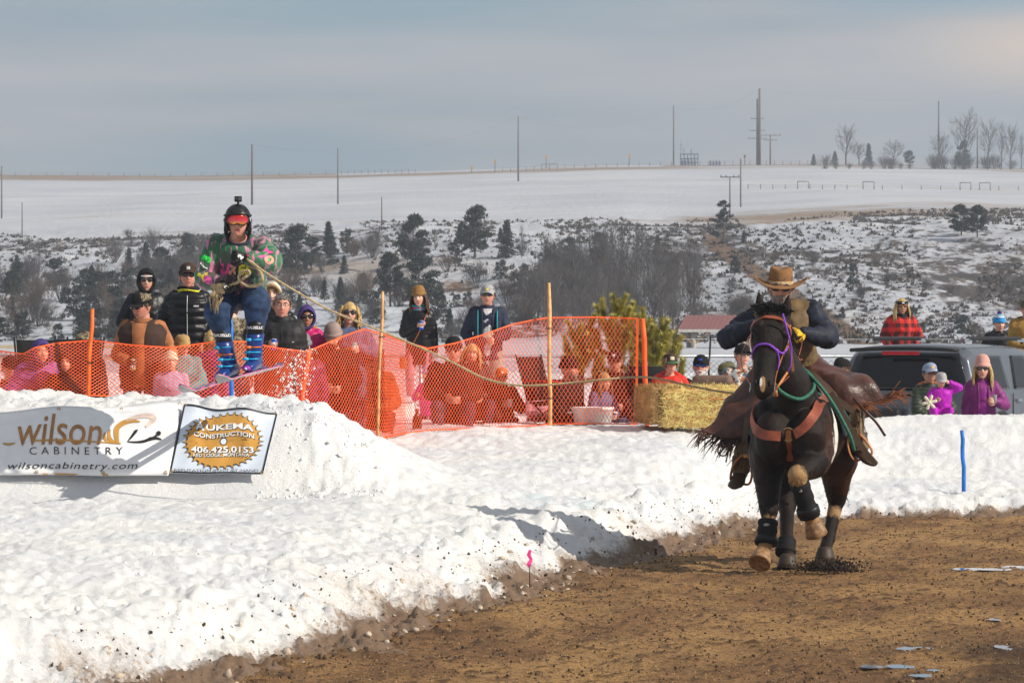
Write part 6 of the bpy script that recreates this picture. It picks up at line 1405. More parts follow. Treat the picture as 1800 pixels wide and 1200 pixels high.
for key, ang in (('L', .25), ('R', -.45)):
    an = rd['legs'][key][2]; bt = SI @ (an+Vector((0, -.10, -.05))); s_ = 1 if key == 'R' else -1; q = MB(); U = []
    rot = Matrix.Rotation(ang, 3, 'Y')
    for a in np.linspace(-2.25, 2.25, 20): U.append(bt+rot @ Vector((math.sin(a)*.088, 0, .035+math.cos(a)*.125 if abs(a) < 1.6 else .035-.07*(abs(a)-1.6)/.65-.01)))
    U = [bt+rot @ Vector((x, 0, z)) for x, z in ((-.075, -.05), (-.085, .02), (-.06, .12), (-.02, .17), (.02, .17), (.06, .12), (.085, .02), (.075, -.05), (0, -.058), (-.075, -.05))]
    q.tube(spline(U, 4), .014, 8, flat=(2.2, .7), up=(0, 1, 0)); q.build('stirrup', M_STRAPL, sdl)
    top = Vector((s_*.27, .62, 1.36)); st = bt+rot @ Vector((0, 0, .17)); ribbon([top, top.lerp(st, .35)+Vector((s_*.10, -.02, 0)), top.lerp(st, .7)+Vector((s_*.06, -.02, 0)), st], [Vector((s_*.5, -1, 0)).normalized()]*4, .055, .008).build('stirrup_leather', M_BOOT, sdl)
    w = MB(); w.box(st+Vector((0, -.012, -.0)), (.05, .02, .035)); w.build('stirrup_buckle', M_BRASS, sdl)
q = MB(); ribbon([SI @ W(1460, 690, 27.4), SI @ W(1482, 735, 27.35), SI @ W(1510, 780, 27.3), SI @ W(1540, 817, 27.2)], [Vector((.3, -1, 0)).normalized()]*4, [.05, .06, .055, .03], .006, q); q.build('saddle_string', M_BOOT, sdl)
# reins, and the green rope running back past the rider
q = MB(); gl = {k: v for k, v in rd['hands'].items()}
pb, _ = side_snap(.90, -.03, 1); pbw = HW @ pb; pL = HW @ side_snap(.90, -.03, -1)[0]
rn = thing('reins', HW @ Vector((0, 0, 1.5)), 'thin brown leather reins from the bit to the yellow gloves', 'reins')
o0 = rn.location.copy()
for a, b, mid in ((pbw, gl['R'].translation, Vector((.06, .0, -.03))), (pL, gl['L'].translation, Vector((-.10, 0, .02)))):
    q = MB(); q.tube(spline([a-o0, a.lerp(b, .35)+mid-o0, a.lerp(b, .7)+mid*.7-o0, b-o0], 6), .008, 5, flat=(1, .4)); q.build('rein', M_STRAP, rn)
t = thing('lead_rope', W(1440, 690, 27.3), 'green lead rope slanting back beside the rider thigh', 'rope'); o0 = t.location.copy()
q = MB(); q.tube(spline([W(*v)-o0 for v in ((1418, 655, 27.4), (1436, 672, 27.3), (1456, 697, 27.25), (1474, 726, 27.2), (1494, 765, 27.2), (1502, 792, 27.25))], 6), .014, 8); q.build('rope_strand', M_GRNR, t)
# ---- the tow rope
t = thing('tow_rope', W(700, 600, 28.7), 'long tan tow rope sagging from the skier gloves to the saddle', 'rope'); o0 = t.location.copy()
hR = sk['hands']['R'].translation; hLw = sk['hands']['L'].translation
main = [W(434, 455, hR.y-.10), W(470, 481, 28.55), W(520, 512, 28.6), W(580, 545, 28.6), W(660, 578, 28.6), W(740, 611, 28.6), W(800, 639, 28.6), W(850, 664, 28.6), W(900, 676, 28.55), W(950, 677, 28.5), W(1000, 673, 28.5), W(1060, 667, 28.4), W(1110, 663, 28.4), W(1150, 664, 28.3), W(1200, 675, 28.3), W(1260, 687, 28.2), W(1310, 690, 28.1), W(1360, 668, 28.0)]
q = MB(); q.tube([p-o0 for p in spline(main, 6)], .0092, 8); q.build('rope_strand', M_ROPE, t)
y = hR.y-.07
lp = [W(438, 458, y), W(452, 470, y), W(461, 487, y-.02), W(457, 499, y-.02), W(443, 503, y), W(428, 499, y), W(420, 489, y+.02), W(424, 479, y+.02), W(436, 476, y), W(437, 483, y-.01), W(428, 489, y), W(416, 497, hLw.y-.05), W(402, 502, hLw.y-.06)]
q = MB(); q.tube([p-o0 for p in spline(lp, 6)], .0135, 8); q.build('rope_loop', M_ROPE, t)
q = MB(); yk = hLw.y-.04
for k in range(3): q.tube([p-o0 for p in spline([W(376+3*k, 504+2*k, yk), W(388, 500+4*k, yk-.02), W(400-k, 506, yk-.03), W(392, 514-2*k, yk-.02), W(380, 510-k, yk)], 5)], .014, 7)
q.tube([p-o0 for p in spline([W(380, 506, yk), W(374, 499, yk), W(378, 512, yk), W(384, 520, yk)], 5)], [.014]*15+[.008], 7) ; q.build('rope_knot', M_ROPE, t)
q = MB(); rg = np.random.default_rng(4)
for k in range(26): a = W(376+8*rg.random(), 505, yk)-o0; b = W(370+14*rg.random(), 536+16*rg.random(), yk)-o0; q.tube([a, a.lerp(b, .5)+Vector((rg.normal()*.02, rg.normal()*.02, 0)), b], [.006, .006, .002], 4)
q.build('frayed_end', M_ROPE, t)
# ================================================================ THE CROWD
def can(M_, label, body=None):
    t = thing('drink_can', M_ @ Vector((.028, -.0, -.075)), label, 'drink can'); R_ = Euler((.10, .05, .4)).to_matrix()
    q = MB(); q.loft([[R_ @ Vector((math.cos(a)*r, math.sin(a)*r, z)) for a in np.linspace(0, 6.283, 17)[:-1]] for r, z in ((.024, -.06), (.032, -.052), (.033, -.045), (.033, .045), (.027, .058))]); q.build('can_body', body or mat('blue_can_print', (.015, .08, .50), .25, .2, bmp=0), t)
    q = MB(); q.loft([[R_ @ Vector((math.cos(a)*r, math.sin(a)*r, z)) for a in np.linspace(0, 6.283, 17)[:-1]] for r, z in ((.0275, .058), (.027, .062), (.022, .060))]); q.build('can_lid', M_SILVER, t)
    q = MB(); q.loft([[R_ @ Vector((math.cos(a)*.0338, math.sin(a)*.0338, z)) for a in np.linspace(3.6, 5.2, 8)] for z in (-.03, .03)], cap=False, closed=False); q.build('can_label', M_WHT, t); return t
P = person; MC = mat('denim_blue', (.075, .12, .20), .85, var=.3, bscale=200)
M_MIRB = mat('blue_mirror_lens', (.01, .12, .55), .1, .4, var=.1, bmp=0, coat=.6); M_AMB = mat('amber_lens', (.22, .08, .03), .12, var=.1, bmp=0, coat=.6)
M_DKPUR = mat('dark_purple_puffer', (.15, .02, .12), .45); M_CAPP = mat('peach_patch', (.60, .35, .14), .7, bmp=0)
# standing behind the jump, left
P('woman in a black hooded parka, dark glasses and white-edged cap, behind the brown-vest man', 257, 476, 38.2, H=1.70, fem=True, top=M_BLACK, style='coat', bulk=1.3, hem=-.30, hat=('hood', hoodmb(M_BLACKM)), glasses=M_LENS, handL='pocket', handR='pocket', pants=M_NAVY, hood_down=M_BLACK, zip=M_SILVER, head=(-.1, -.05, 0), yaw=.25)
q = MB(); q.tube([(math.sin(a)*.096, -math.cos(a)*.112, .052+.004*math.cos(a)) for a in np.linspace(-1.0, 1.0, 14)], .006, 6); pr = [o for o in COL.objects if o.get('label', '').startswith('woman in a black hooded')][0]; hb_ = [c for c in pr.children if c.name.startswith('hood')][0]; q.build('headband', M_WHT, hb_)
P('man in a shiny black down jacket, dark cap and sunglasses, standing left of the skier', 331, 465, 37.0, H=1.82, top=M_BLACK, style='puffer', quilt=.085, puff=1.25, fat=1.1, hat=('cap', capmb(M_DBROWN, patch=(.20, .030), patchcol=M_SILVER)), glasses=M_LENS, handL='pocket', handR='pocket', zip=M_SILVER, logo=(.095, .36, .055, .016, M_SILVER), pants=M_OLIVE, skin=M_SKINR, collar_h=.09, hair='short', scarf=(M_YELT, M_BLACKM), head=(.1, -.05, 0))
r = P('man in a rust canvas shirt and dark vest with mesh-backed camouflage cap, looking down', 246, 517, 35.2, H=1.80, top=M_RUST, style='coat', bulk=.9, fat=1.15, vest=(M_DBROWN, .026), open=(M_RUST, .12), lapel_mat=M_DBROWN, hat=('cap', capmb(M_BLACKM, back=M_CAMO)), glasses=M_LENS, handL='low', handR='pocket', gloves=M_GLOVE, pants=MC, skin=M_SKINR, brow=H_DARK, head=(-.65, .22, 0), hair='short', hairmat=H_DARK, yaw=-.12, gripL=1.1)
can(r['hands']['L'], 'white and gold drink can in the dark glove of the vest man', mat('gold_can_print', (.50, .45, .22), .3, .3, bmp=0))
P('woman with fur-trimmed hood peering over the grey-haired man beside the skier', 478, 499, 37.5, H=1.68, fem=True, top=M_BLACK, style='puffer', hat=('fur_hood', hoodmb(M_CREAM, H_LIGHTB)), hair='long', hairmat=H_BLONDE, smile=True, eyes=True, handL='pocket', handR='pocket')
r = P('grey-haired man in glasses and charcoal jacket holding a blue can', 496, 517, 36.3, H=1.80, top=M_CHAR, style='coat', fat=1.15, hair='short', hairmat=H_GREY, glasses='wire', skin=M_SKINR, handL='hold', handR='down', palmL=(1, -.3, 0), collar_h=.09, logo=(.10, .30, .07, .012, M_SILVER), zip=M_BLACK, beard=None, head=(.12, 0, .03), gripL=1.0)
can(r['hands']['L'], 'blue drink can held by the grey-haired man in the charcoal jacket')
P('woman in a purple hood and quilted magenta jacket with round sunglasses', 539, 540, 37.8, H=1.62, fem=True, top=M_MAG, style='puffer', quilt=.05, hat=('hood', hoodmb(M_PURPLE)), glasses=M_LENS, hair='short', hairmat=H_DARK, skin=M_SKINT, hood_down=M_ORANGE, logo=(.09, .30, .05, .016, M_ORANGE), handL='pocket', handR='pocket', head=(.15, 0, 0))
P('bearded man in a taupe knit hat looking down behind the net', 584, 575, 37.6, H=1.72, sit=False, top=M_BLACKM, style='coat', hat=('knit_hat', beanie(M_TAUPE, slouch=.03)), beard=H_BROWN, handL='low', handR='low', head=(-.2, .38, 0), gloves=None, lean=.15)
r = P('blonde woman in sunglasses and slate-blue printed sweatshirt, holding a small can', 615, 532, 38.0, H=1.70, fem=True, top=M_SWEAT, style='hoodie', hair='long', hairmat=H_BLONDE, hairlen=.27, wave=.022, glasses=M_LENS, smile=True, hood_down=M_SWEAT, handL='low', handR='hold', head=(.1, .0, .05), pants=MC)
can(r['hands']['R'], 'teal can in the hand of the blonde woman in the sweatshirt', mat('teal_can_print', (.05, .45, .42), .3, bmp=0))
JBs = BVHTree.FromPolygons([v.co.copy() for v in r['jo'].data.vertices], [tuple(p.vertices) for p in r['jo'].data.polygons]); Tp = r['Tl']
for k in range(9): q = MB(); a = k/8*math.pi; q.box((math.cos(a)*.055, math.sin(a)*.05-.02*(k % 2), 0), (.030, .05+.02*(k % 3), .001)); put('print', decal(JBs, q.mesh('print', [M_YELT, M_ORANGE, M_MUST][k % 3], False), Tp @ Vector((.01, 0, .20)), (1, 0, 0), (0, 0, 1), (0, 1, 0), .004), r['jo'])
P('person in a dark grey knit hat barely rising above the net beside the orange stake', 529, 592, 36.6, H=1.72, sit=True, top=M_DKPUR, style='coat', hat=('knit_hat', beanie(M_GREY)), head=(-.4, .2, 0))
P('seated person in a dark cap seen through the net left of the first lath', 655, 612, 38.3, H=1.75, sit=True, top=M_RUST, style='coat', hat=('cap', capmb(M_DBROWN)), skin=M_SKINR, handL='lap', handR='lap', beard=H_BROWN, head=(-.5, .1, 0))
P('child in teal under a floppy tan cap, behind the net below the black down jacket', 322, 590, 35.4, H=1.45, sit=True, top=M_TEAL, style='coat', hat=('cap', capmb(M_TANCAP)), head=(.5, .3, 0), handL='lap', handR='lap')
P('child in a plum jacket with long blonde hair, behind the left leg of the skier', 374, 580, 36.2, H=1.55, fem=True, top=M_PLUM, style='puffer', hair='long', hairmat=H_BLONDE, sit=False, yaw=2.6, handL='down', handR='down')
P('person in camouflage jacket and blue jeans between the legs of the skier', 408, 520, 38.6, H=1.78, top=M_CAMO, style='coat', pants=MC, yaw=3.0, hat=('cap', capmb(M_OLIVE)), hair='short', hem=-.12)
P('child with a light cap and plaid blanket, seen through the net under the tan cap', 300, 622, 35.0, H=1.25, sit=True, top=M_LAV, style='coat', hat=('knit_hat', beanie(M_CREAM)), smile=True, head=(.2, -.1, 0))
# by the second lath
r = P('woman in a camel knit hat and black quilted coat holding a can, dusty pink trousers', 735, 508, 45.2, H=1.66, fem=True, top=M_BLACK, style='puffer', quilt=.038, puff=.45, hem=-.26, bulk=.8, hat=('knit_hat', beanie(M_BRKNIT, slouch=.035)), hair='long', hairmat=H_BROWN, hairlen=.30, scarf=(M_MAG, M_TEAL), handL=(-.03, -.25, 1.20), handR='down', palmL=(1, -.2, 0), gloveR=M_WHITE, pants=M_PINKP, pbulk=.006, head=(-.15, 0, -.08), eyes=True)
can(r['hands']['L'], 'blue and silver can in the hand of the woman in the camel knit hat')
q = MB(); Tp = r['Tl']; q.tube([Tp @ Vector(v) for v in ((.12, -.10, .47), (.06, -.17, .30), (-.08, -.19, .02), (-.20, -.15, -.16))], .012, 6, flat=(1, .4)); q.build('bag_strap', M_STRAP, r['o']); q = MB(); q.box(Tp @ Vector((-.22, -.12, -.24)), (.10, .08, .16)); put('shoulder_bag', baked(q.mesh('b', M_RUST), [('BEVEL', dict(width=.02, segments=3))], [M_RUST]), r['o'])
r = P('tall young man in a grey cap, navy jacket and checked shirt with teal backpack straps', 857, 503, 45.0, H=1.78, top=M_NAVY, style='coat', bulk=.95, open=(M_CHECK, .13), hat=('cap', capmb(M_CAPGREY, patch=(.18, .024), patchcol=M_YELT)), glasses=M_LENS, hair='short', handL='pocket', handR='low', skin=M_SKINR, pants=mat('stone_trousers', (.32, .27, .22), .85), gripR=1.0, head=(-.05, -.03, 0))
for e in (-1, 1): q = MB(); q.tube([r['Tl'] @ Vector((e*.125, yy, z)) for yy, z in ((.0, .50), (-.12, .44), (-.165, .30), (-.15, .18), (-.06, .10))], .024, 6, flat=(1.1, .35)); q.build('backpack_strap', M_TEAL, r['o'])
q = MB(); q.box(r['Tl'] @ Vector((0, .20, .25)), (.30, .16, .42)); put('backpack', baked(q.mesh('b', M_TEAL), [('BEVEL', dict(width=.05, segments=3))], [M_TEAL]), r['o'])
q = MB(); hm = r['Tl'] @ Vector((.03, -.26, .12))
for k in range(7): q.tube([hm+Vector((math.sin(k)*.03, 0, .02*k-.10)), hm+Vector((math.cos(k*2)*.05, -.02, .02*k-.06)), hm+Vector((-math.sin(k)*.04, 0, .02*k-.03))], .012, 6)
q.build('sunhat_in_hand', M_CREAM, r['o'])
P('broad man in a black knit hat, sunglasses and big black coat sitting behind the net', 797, 597, 41.0, H=1.85, sit=True, top=M_BLACKM, style='coat', bulk=1.5, fat=1.25, shw=.20, hat=('knit_hat', beanie(M_BLACKM, slouch=.02)), glasses=M_LENS, skin=M_SKINR, handL='lap', handR='lap', head=(-.05, .05, 0), brow=H_DARK)
P('light-haired woman in dark clothes leaning against the broad man in black', 831, 605, 41.3, H=1.68, sit=True, fem=True, top=M_CHAR, style='coat', hair='long', hairmat=H_BLONDE, wave=.02, smile=True, handL='lap', handR='lap', head=(.05, .05, .12), collar_mat=M_WHITE, side=-.08)
r = P('child in an orange cap holding a cup, sitting right of the light-haired woman', 881, 648, 41.4, H=1.45, sit=True, top=M_DBROWN, style='coat', hat=('cap', capmb(M_ORANGE, patch=(.18, .024), patchcol=M_WHT)), handL='lap', handR='hold', head=(.2, .05, 0))
t = thing('paper_cup', r['hands']['R'].translation+Vector((0, -.03, .02)), 'white paper cup in the hand of the child in the orange cap', 'cup'); q = MB(); q.loft([[(math.cos(a)*r_, math.sin(a)*r_, z) for a in np.linspace(0, 6.283, 15)[:-1]] for r_, z in ((.028, -.05), (.036, .05), (.038, .052), (.033, .048), (.026, -.045))]); q.build('cup_wall', M_WHITE, t)
P('small child in bright pink with a lavender hat by the legs of the standing woman', 752, 647, 42.6, H=1.05, head_size=1.25, top=M_HOTP, style='puffer', hat=('knit_hat', beanie(M_LAV)), handL='hold', handR='down', pants=M_DKPUR, yaw=-.5)
P('small child in a pink knit hat sitting on the snow left of the red-strapped chair', 946, 668, 42.2, H=1.05, head_size=1.25, sit=True, top=M_PINKP, style='puffer', hat=('knit_hat', beanie(M_PINKK)), handL='lap', handR='lap', yaw=.5, pants=M_NAVY)
P('man in black turned to the right with dark knit hat, right of the tall lath', 1001, 632, 40.8, H=1.78, sit=True, top=M_BLACKM, style='coat', bulk=1.3, fat=1.15, hat=('knit_hat', beanie(M_BLACKM)), skin=M_SKINR, yaw=1.0, beard=H_GREY, glasses='wire', handL='lap', handR='lap')
P('man standing in a dark jacket and white-lettered black cap behind the end of the net', 1081, 618, 41.6, H=1.72, sit=True, top=M_BLACKM, style='coat', bulk=1.3, hat=('cap', capmb(M_BLACKM, patch=(.22, .032), patchcol=M_WHT)), skin=M_SKINR, handL='lap', handR='lap', head=(-.2, .05, 0))
P('child in a tan hat and patterned sweater beside the man with the lettered cap', 1062, 660, 40.8, H=1.25, sit=True, head_size=1.1, top=M_SWEAT, style='coat', hat=('knit_hat', beanie(M_TANCAP)), hair='long', hairmat=H_LIGHTB, yaw=.6, handL='lap', handR='lap', pants=MC)
# far left under the net
P('person in a purple and pink jacket bent over behind the net at far left', 72, 600, 34.6, H=1.6, sit=True, top=mat('purple_pink_jacket', (.30, .10, .35), .6), style='puffer', bulk=1.3, lean=.5, hat=('hood', hoodmb(M_PURPLE)), yaw=.4, handL='lap', handR='lap', pants=M_PURPLE)
P('person in a camouflage cap seen from behind, left of the rust shirt', 149, 586, 36.0, H=1.75, sit=True, top=M_BLACKM, style='coat', hat=('cap', capmb(M_CAMO)), yaw=2.9, hair='short', hairmat=H_BROWN)
P('dark-clothed person slouched at the far left behind the net', 18, 628, 35.5, H=1.7, sit=True, top=M_NAVY, style='coat', yaw=.3, hat=('cap', capmb(M_BLACKM)), handL='lap', handR='lap')
P('child in dark hood between the purple jacket and the orange stake', 116, 622, 34.4, H=1.35, sit=True, top=M_BLACKM, style='coat', hat=('hood', hoodmb(M_BLACKM)), handL='lap', handR='lap')
# right of the net, behind the bales
P('teenager in a red hooded sweatshirt and green-billed trucker cap behind the bales', 1178, 623, 40.6, H=1.62, sit=True, top=M_RED, style='hoodie', hat=('cap', capmb(M_DBROWN, brim=M_GREENB, patch=(.30, .040), patchcol=M_CREAM)), hood_down=M_RED, hair='pony', hairmat=H_LIGHTB, gloves=M_GLOVE, handL='lap', handR=(.12, -.25, .72), head=(.25, .10, 0), fem=True)
P('person in a dark jacket hunched between the net end and the red sweatshirt', 1152, 650, 41.6, H=1.7, sit=True, top=M_DBROWN, style='coat', yaw=2.7, hat=('hood', hoodmb(M_CHAR)), bulk=1.2)
P('white-bearded man in a black cap and blue mirrored sunglasses behind the bales', 1233, 627, 40.9, H=1.80, sit=True, top=M_BLACKM, style='coat', hat=('cap', capmb(M_BLACKM, patch=(.25, .020), patchcol=mat('blue_patch', (.03, .06, .45), .5, bmp=0))), glasses=M_MIRB, beard=H_WHITE, skin=M_SKINR, handL='knee', handR='knee', head=(-.15, -.15, .05), collar_mat=M_BLACKM)
P('man in an olive cap and navy jacket turned away, right of the white-bearded man', 1278, 638, 41.6, H=1.74, sit=True, top=M_NAVY, style='coat', hat=('cap', capmb(M_OLIVE)), yaw=2.2, hair='short', hairmat=H_GREY, skin=M_SKINR)
P('laughing woman in a dark cap and bright patterned fleece beside the horse head', 1305, 607, 41.0, H=1.72, sit=False, fem=True, top=M_CAMOB, style='fleece', bulk=1.4, hat=('cap', capmb(M_BLACKM)), smile=True, glasses=M_LENS, handL='pocket', handR='pocket', head=(.25, -.1, .05), yaw=.1, hair='short')
P('man in a black cap and grey hoodie in profile beside the grey vehicle', 1480, 631, 42.5, H=1.74, top=mat('heather_grey_fleece', (.30, .32, .35), .9), style='hoodie', hat=('cap', capmb(M_BLACKM)), glasses=M_LENS, skin=M_SKINR, yaw=-1.05, hood_down=M_CAPGREY, handL='down', handR='down', hair='short')
P('woman in a red and black plaid coat and headband standing above the vehicle roof', 1585, 525, 52.0, H=1.70, fem=True, top=M_PLAID, style='coat', bulk=1.25, hair='long', hairmat=H_BLONDE, hairlen=.36, hairside=-1, glasses=M_AMB, handL='pocket', handR='pocket', scarf=(M_BLACKM, M_CHAR), hat=('headband', (lambda q: (q.loft([[(math.sin(a)*.0905*k, -math.cos(a)*.109*k+.004, z) for a in np.linspace(0, 6.283, 33)[:-1]] for k, z in ((1, .032), (1.04, .040), (1.04, .070), (1, .078))], cap=False), q)[1])(MB()) and (lambda q: (q.loft([[(math.sin(a)*.0905*k, -math.cos(a)*.109*k+.004, z) for a in np.linspace(0, 6.283, 33)[:-1]] for k, z in ((1, .032), (1.04, .040), (1.04, .070), (1, .078))], 0, cap=False), q.ell((0, -.113, .056), (.022, .004, .011), None, 12, 6, 1), (q, [M_BLACKM, M_WHT]))[-1])(MB())), skin=M_SKINT, head=(.08, 0, 0))
P('child in a blue, white and purple bobble hat and black coat behind the vehicle roof', 1757, 557, 50.5, H=1.50, top=M_BLACK, style='coat', hood_down=M_BLACKM, hat=('bobble_hat', beanie(M_BLUE, cuff=M_BLUE, pom=M_PURPLE, stripes=M_WHT)), handL='pocket', handR='pocket', head=(.15, .1, 0), bulk=1.2)
P('man in a mustard canvas jacket and dark gloves at the right edge of the view', 1805, 528, 49.5, H=1.78, top=M_MUST, style='coat', bulk=1.25, hat=('cap', capmb(M_OLIVE)), handL='belly', handR='belly', gloves=M_GLOVE, hood_down=M_BLACKM, skin=M_SKINR)
mo = P('laughing mother in a pale blue cap and dark green quilted jacket holding a toddler', 1635, 640, 41.6, H=1.66, fem=True, top=M_DKGREEN, style='puffer', quilt=.05, hat=('cap', capmb(M_PERI, patch=(.25, .032), patchcol=M_CAPP)), glasses=M_AMB, skin=M_SKINT, smile=True, hood_down=M_ORANGE, handL=(-.02, -.30, .98), handR=(.16, -.30, 1.02), elbowL=(-.6, -.4, -1), elbowR=(.6, -.4, -1), head=(.25, .0, .05), hair='short', hairmat=H_DARK, pants=M_BLACKM)
P('toddler in a violet snowsuit and grey cap held in the arms of the laughing mother', 1655, 656, 41.1, H=.92, head_size=1.45, sit=True, top=M_VIOL, style='coat', bulk=1.4, fat=1.25, pants=M_VIOL, hat=('cap', capmb(M_CAPGREY)), handL=(-.16, -.33, .72), handR=(.20, -.12, 1.12), boots=M_HOTP, head=(.1, .35, 0), elbowR=(1, 0, -.1))
r = P('blonde woman in a pink knit hat and plum jacket in front of the vehicle', 1727, 632, 41.8, H=1.68, fem=True, top=M_PLUM, style='coat', bulk=.9, open=(mat('bright_plum_quilt', (.26, .02, .24), .45), .12), hat=('knit_hat', beanie(M_PINKK, slouch=.05)), hair='long', hairmat=H_BLONDE, hairlen=.33, glasses=M_LENS, smile=True, handR='hold', handL='down', palmR=(-1, -.3, 0), hood_down=M_PLUM, gripR=1.0, head=(-.12, 0, 0))
t = thing('paper_cup', r['hands']['R'].translation+Vector((-.02, -.03, .03)), 'small grey cup in the hand of the woman in the pink knit hat', 'cup'); q = MB(); q.loft([[(math.cos(a)*r_, math.sin(a)*r_, z) for a in np.linspace(0, 6.283, 15)[:-1]] for r_, z in ((.028, -.05), (.036, .05), (.038, .052), (.033, .048), (.026, -.045))]); q.build('cup_wall', M_CAPGREY, t)
t = thing('plush_toy', W(1634, 707, 40.9), 'cream plush snowflake toy hanging from the hand of the toddler', 'toy'); q = MB()
q.ell((0, 0, 0), (.03, .025, .03), None, 12, 8)
for k in range(6): a = k*math.pi/3+.2; q.capsule((0, 0, 0), (math.cos(a)*.075, 0, math.sin(a)*.075), .018, .020, 8, 3)
q.build('plush_body', M_CREAM, t)
# ================================================================ FENCES, BALES, VEHICLE, BANNERS, SMALL THINGS
M_NET = mat('orange_safety_plastic', (.88, .12, .025), .5, var=.12, bmp=0); M_LATH = mat('pine_lath', (.66, .38, .16), .7, bscale=30, var=.3); M_OSTK = mat('orange_stake', (.86, .16, .03), .5); M_BLUEP = mat('blue_painted_stake', (.02, .18, .62), .45, bmp=0)
# net path: photo column, row of its top edge, of its bottom edge, distance
NET = [(-60, 622, 705, 33.9), (0, 617, 703, 33.9), (42, 622, 700, 33.9), (62, 611, 698, 33.9), (100, 603, 694, 34.0), (160, 598, 690, 34.0), (230, 606, 694, 34.1), (300, 611, 700, 34.2), (380, 600, 705, 34.3), (430, 600, 708, 34.6), (490, 612, 714, 35.1), (540, 618, 724, 35.6), (600, 592, 745, 36.15), (640, 578, 760, 36.6), (672, 586, 766, 37.0), (710, 600, 757, 37.8), (752, 612, 752, 38.2), (800, 603, 750, 38.6), (850, 588, 748, 39.0), (900, 570, 746, 39.3), (938, 562, 744, 39.5), (965, 558, 741, 39.6), (1050, 557, 740, 39.7), (1130, 560, 740, 39.8), (1140, 600, 742, 39.8)]
NET = NET[:-1]; NET[-1] = (1131, 560, 742, 39.8)
fence = thing('safety_fence', W(600, 740, 36), 'orange plastic mesh crowd fence sagging between stakes along the snow bank', 'fence'); fo = fence.location.copy()
def netpt(u, v):
    i = min(len(NET)-2, int(u)); f = u-i; a = NET[i]; b = NET[i+1]; px = a[0]+(b[0]-a[0])*f; t_ = a[1]+(b[1]-a[1])*f; b_ = a[2]+(b[2]-a[2])*f; D = a[3]+(b[3]-a[3])*f
    top = W(px, t_, D); bot = W(px+4*math.sin(px*.02), b_+4, D-.12); p = bot.lerp(top, v); w = math.sin(px*.035+v*2.2)*.05+math.sin(px*.011+1)*.06*math.sin(v*3.1); p.y += w; return p
def build_net():
    # arc-length table
    us = np.linspace(0, len(NET)-1, 400); pts = [netpt(u, .5) for u in us]; s = np.concatenate([[0], np.cumsum([(pts[i+1]-pts[i]).length for i in range(399)])]); L = s[-1]
    pitch = .050; nx_ = int(L/pitch); rows = 16; uu = np.interp(np.arange(nx_*2+1)*pitch/2, s, us)
    G = [[netpt(uu[min(j, len(uu)-1)], i/(rows*2))-fo for i in range(rows*2+1)] for j in range(len(uu))]
    mb = MB(); th = .0042; w = .0052; V = mb.v; Fc = mb.f
    def strip(a, b, w_=w):
        d = (b-a); n = Vector((0, 1, 0)); s_ = d.cross(n); s_.normalize(); k = len(V)
        for p in (a, b):
            for q_ in (p-s_*w_/2-n*th, p+s_*w_/2-n*th, p+s_*w_/2+n*th, p-s_*w_/2+n*th): V.append(tuple(q_))
        Fc.extend([(k, k+1, k+5, k+4), (k+1, k+2, k+6, k+5), (k+2, k+3, k+7, k+6), (k+3, k, k+4, k+7)])
    for j in range(0, len(G)-2):
        for i in range(0, rows*2):
            if (i+j) % 2 == 0: strip(G[j][i], G[j+1][i+1]) if j+1 < len(G) else None
            else: strip(G[j+1][i], G[j][i+1])
    for j in range(len(G)-2): strip(G[j][rows*2], G[j+1][rows*2], .014); strip(G[j][0], G[j+1][0], .014)
    for i in range(rows*2): strip(G[-2][i], G[-2][i+1], .03)
    mb.m = [0]*len(mb.f); o = mb.build('mesh_netting', M_NET, fence, False); o['kind'] = 'stuff'
build_net()
def stake(p0, p1, r, m, nm, par=None, flat=(1, 1), label=None, top=None):
    q = MB(); a = Vector(p0); b = Vector(p1); n = 5; q.tube([a.lerp(b, i/n)+Vector((0, 0, -.35*(i == 0)))+Vector((.006*math.sin(i*2), 0, 0)) for i in range(n+1)], [r]*n+[r*.85], 6 if flat == (1, 1) else 4, flat=flat)
    if par is None:
        t = thing(nm, a, label, 'stake'); o = q.build('shaft', m, t); o.location = -a; return t
    o = q.build('post', m, par); o.location = -fo; return o
stake(W(153, 694, 33.8), W(163, 543, 33.8), .020, M_OSTK, 'post', fence); stake(W(526, 722, 35.3), W(543, 614, 35.3), .030, M_NET, 'post', fence)
stake(W(662, 762, 36.7), W(673, 512, 36.7), .014, M_LATH, 'post', fence, (1.3, .8)); stake(W(967, 742, 39.4), W(965, 497, 39.4), .019, M_LATH, 'post', fence, (1.2, .8)); stake(W(1138, 745, 39.7), W(1130, 560, 39.7), .030, M_NET, 'post', fence)
for px, py, D in ((965, 577, 39.35), (965, 700, 39.35), (671, 592, 36.6), (159, 637, 33.75)): q = MB(); c = W(px, py, D)-fo; q.tube([c+Vector((math.cos(a)*.035, math.sin(a)*.03, .01*math.sin(2*a))) for a in np.linspace(0, 6.28, 9)], .004, 4); q.build('zip_tie', M_FRAME, fence)
stake(W(406, 712, 33.2), W(405, 552, 33.2), .022, M_BLUEP, 'slalom_pole', None, label='blue pole standing behind the boots of the skier'); stake(W(1694, 836, 36.4), W(1691, 756, 36.4), .017, M_BLUEP, 'blue_stake', None, (1.3, .7), label='short blue stake standing alone in the snow at right')
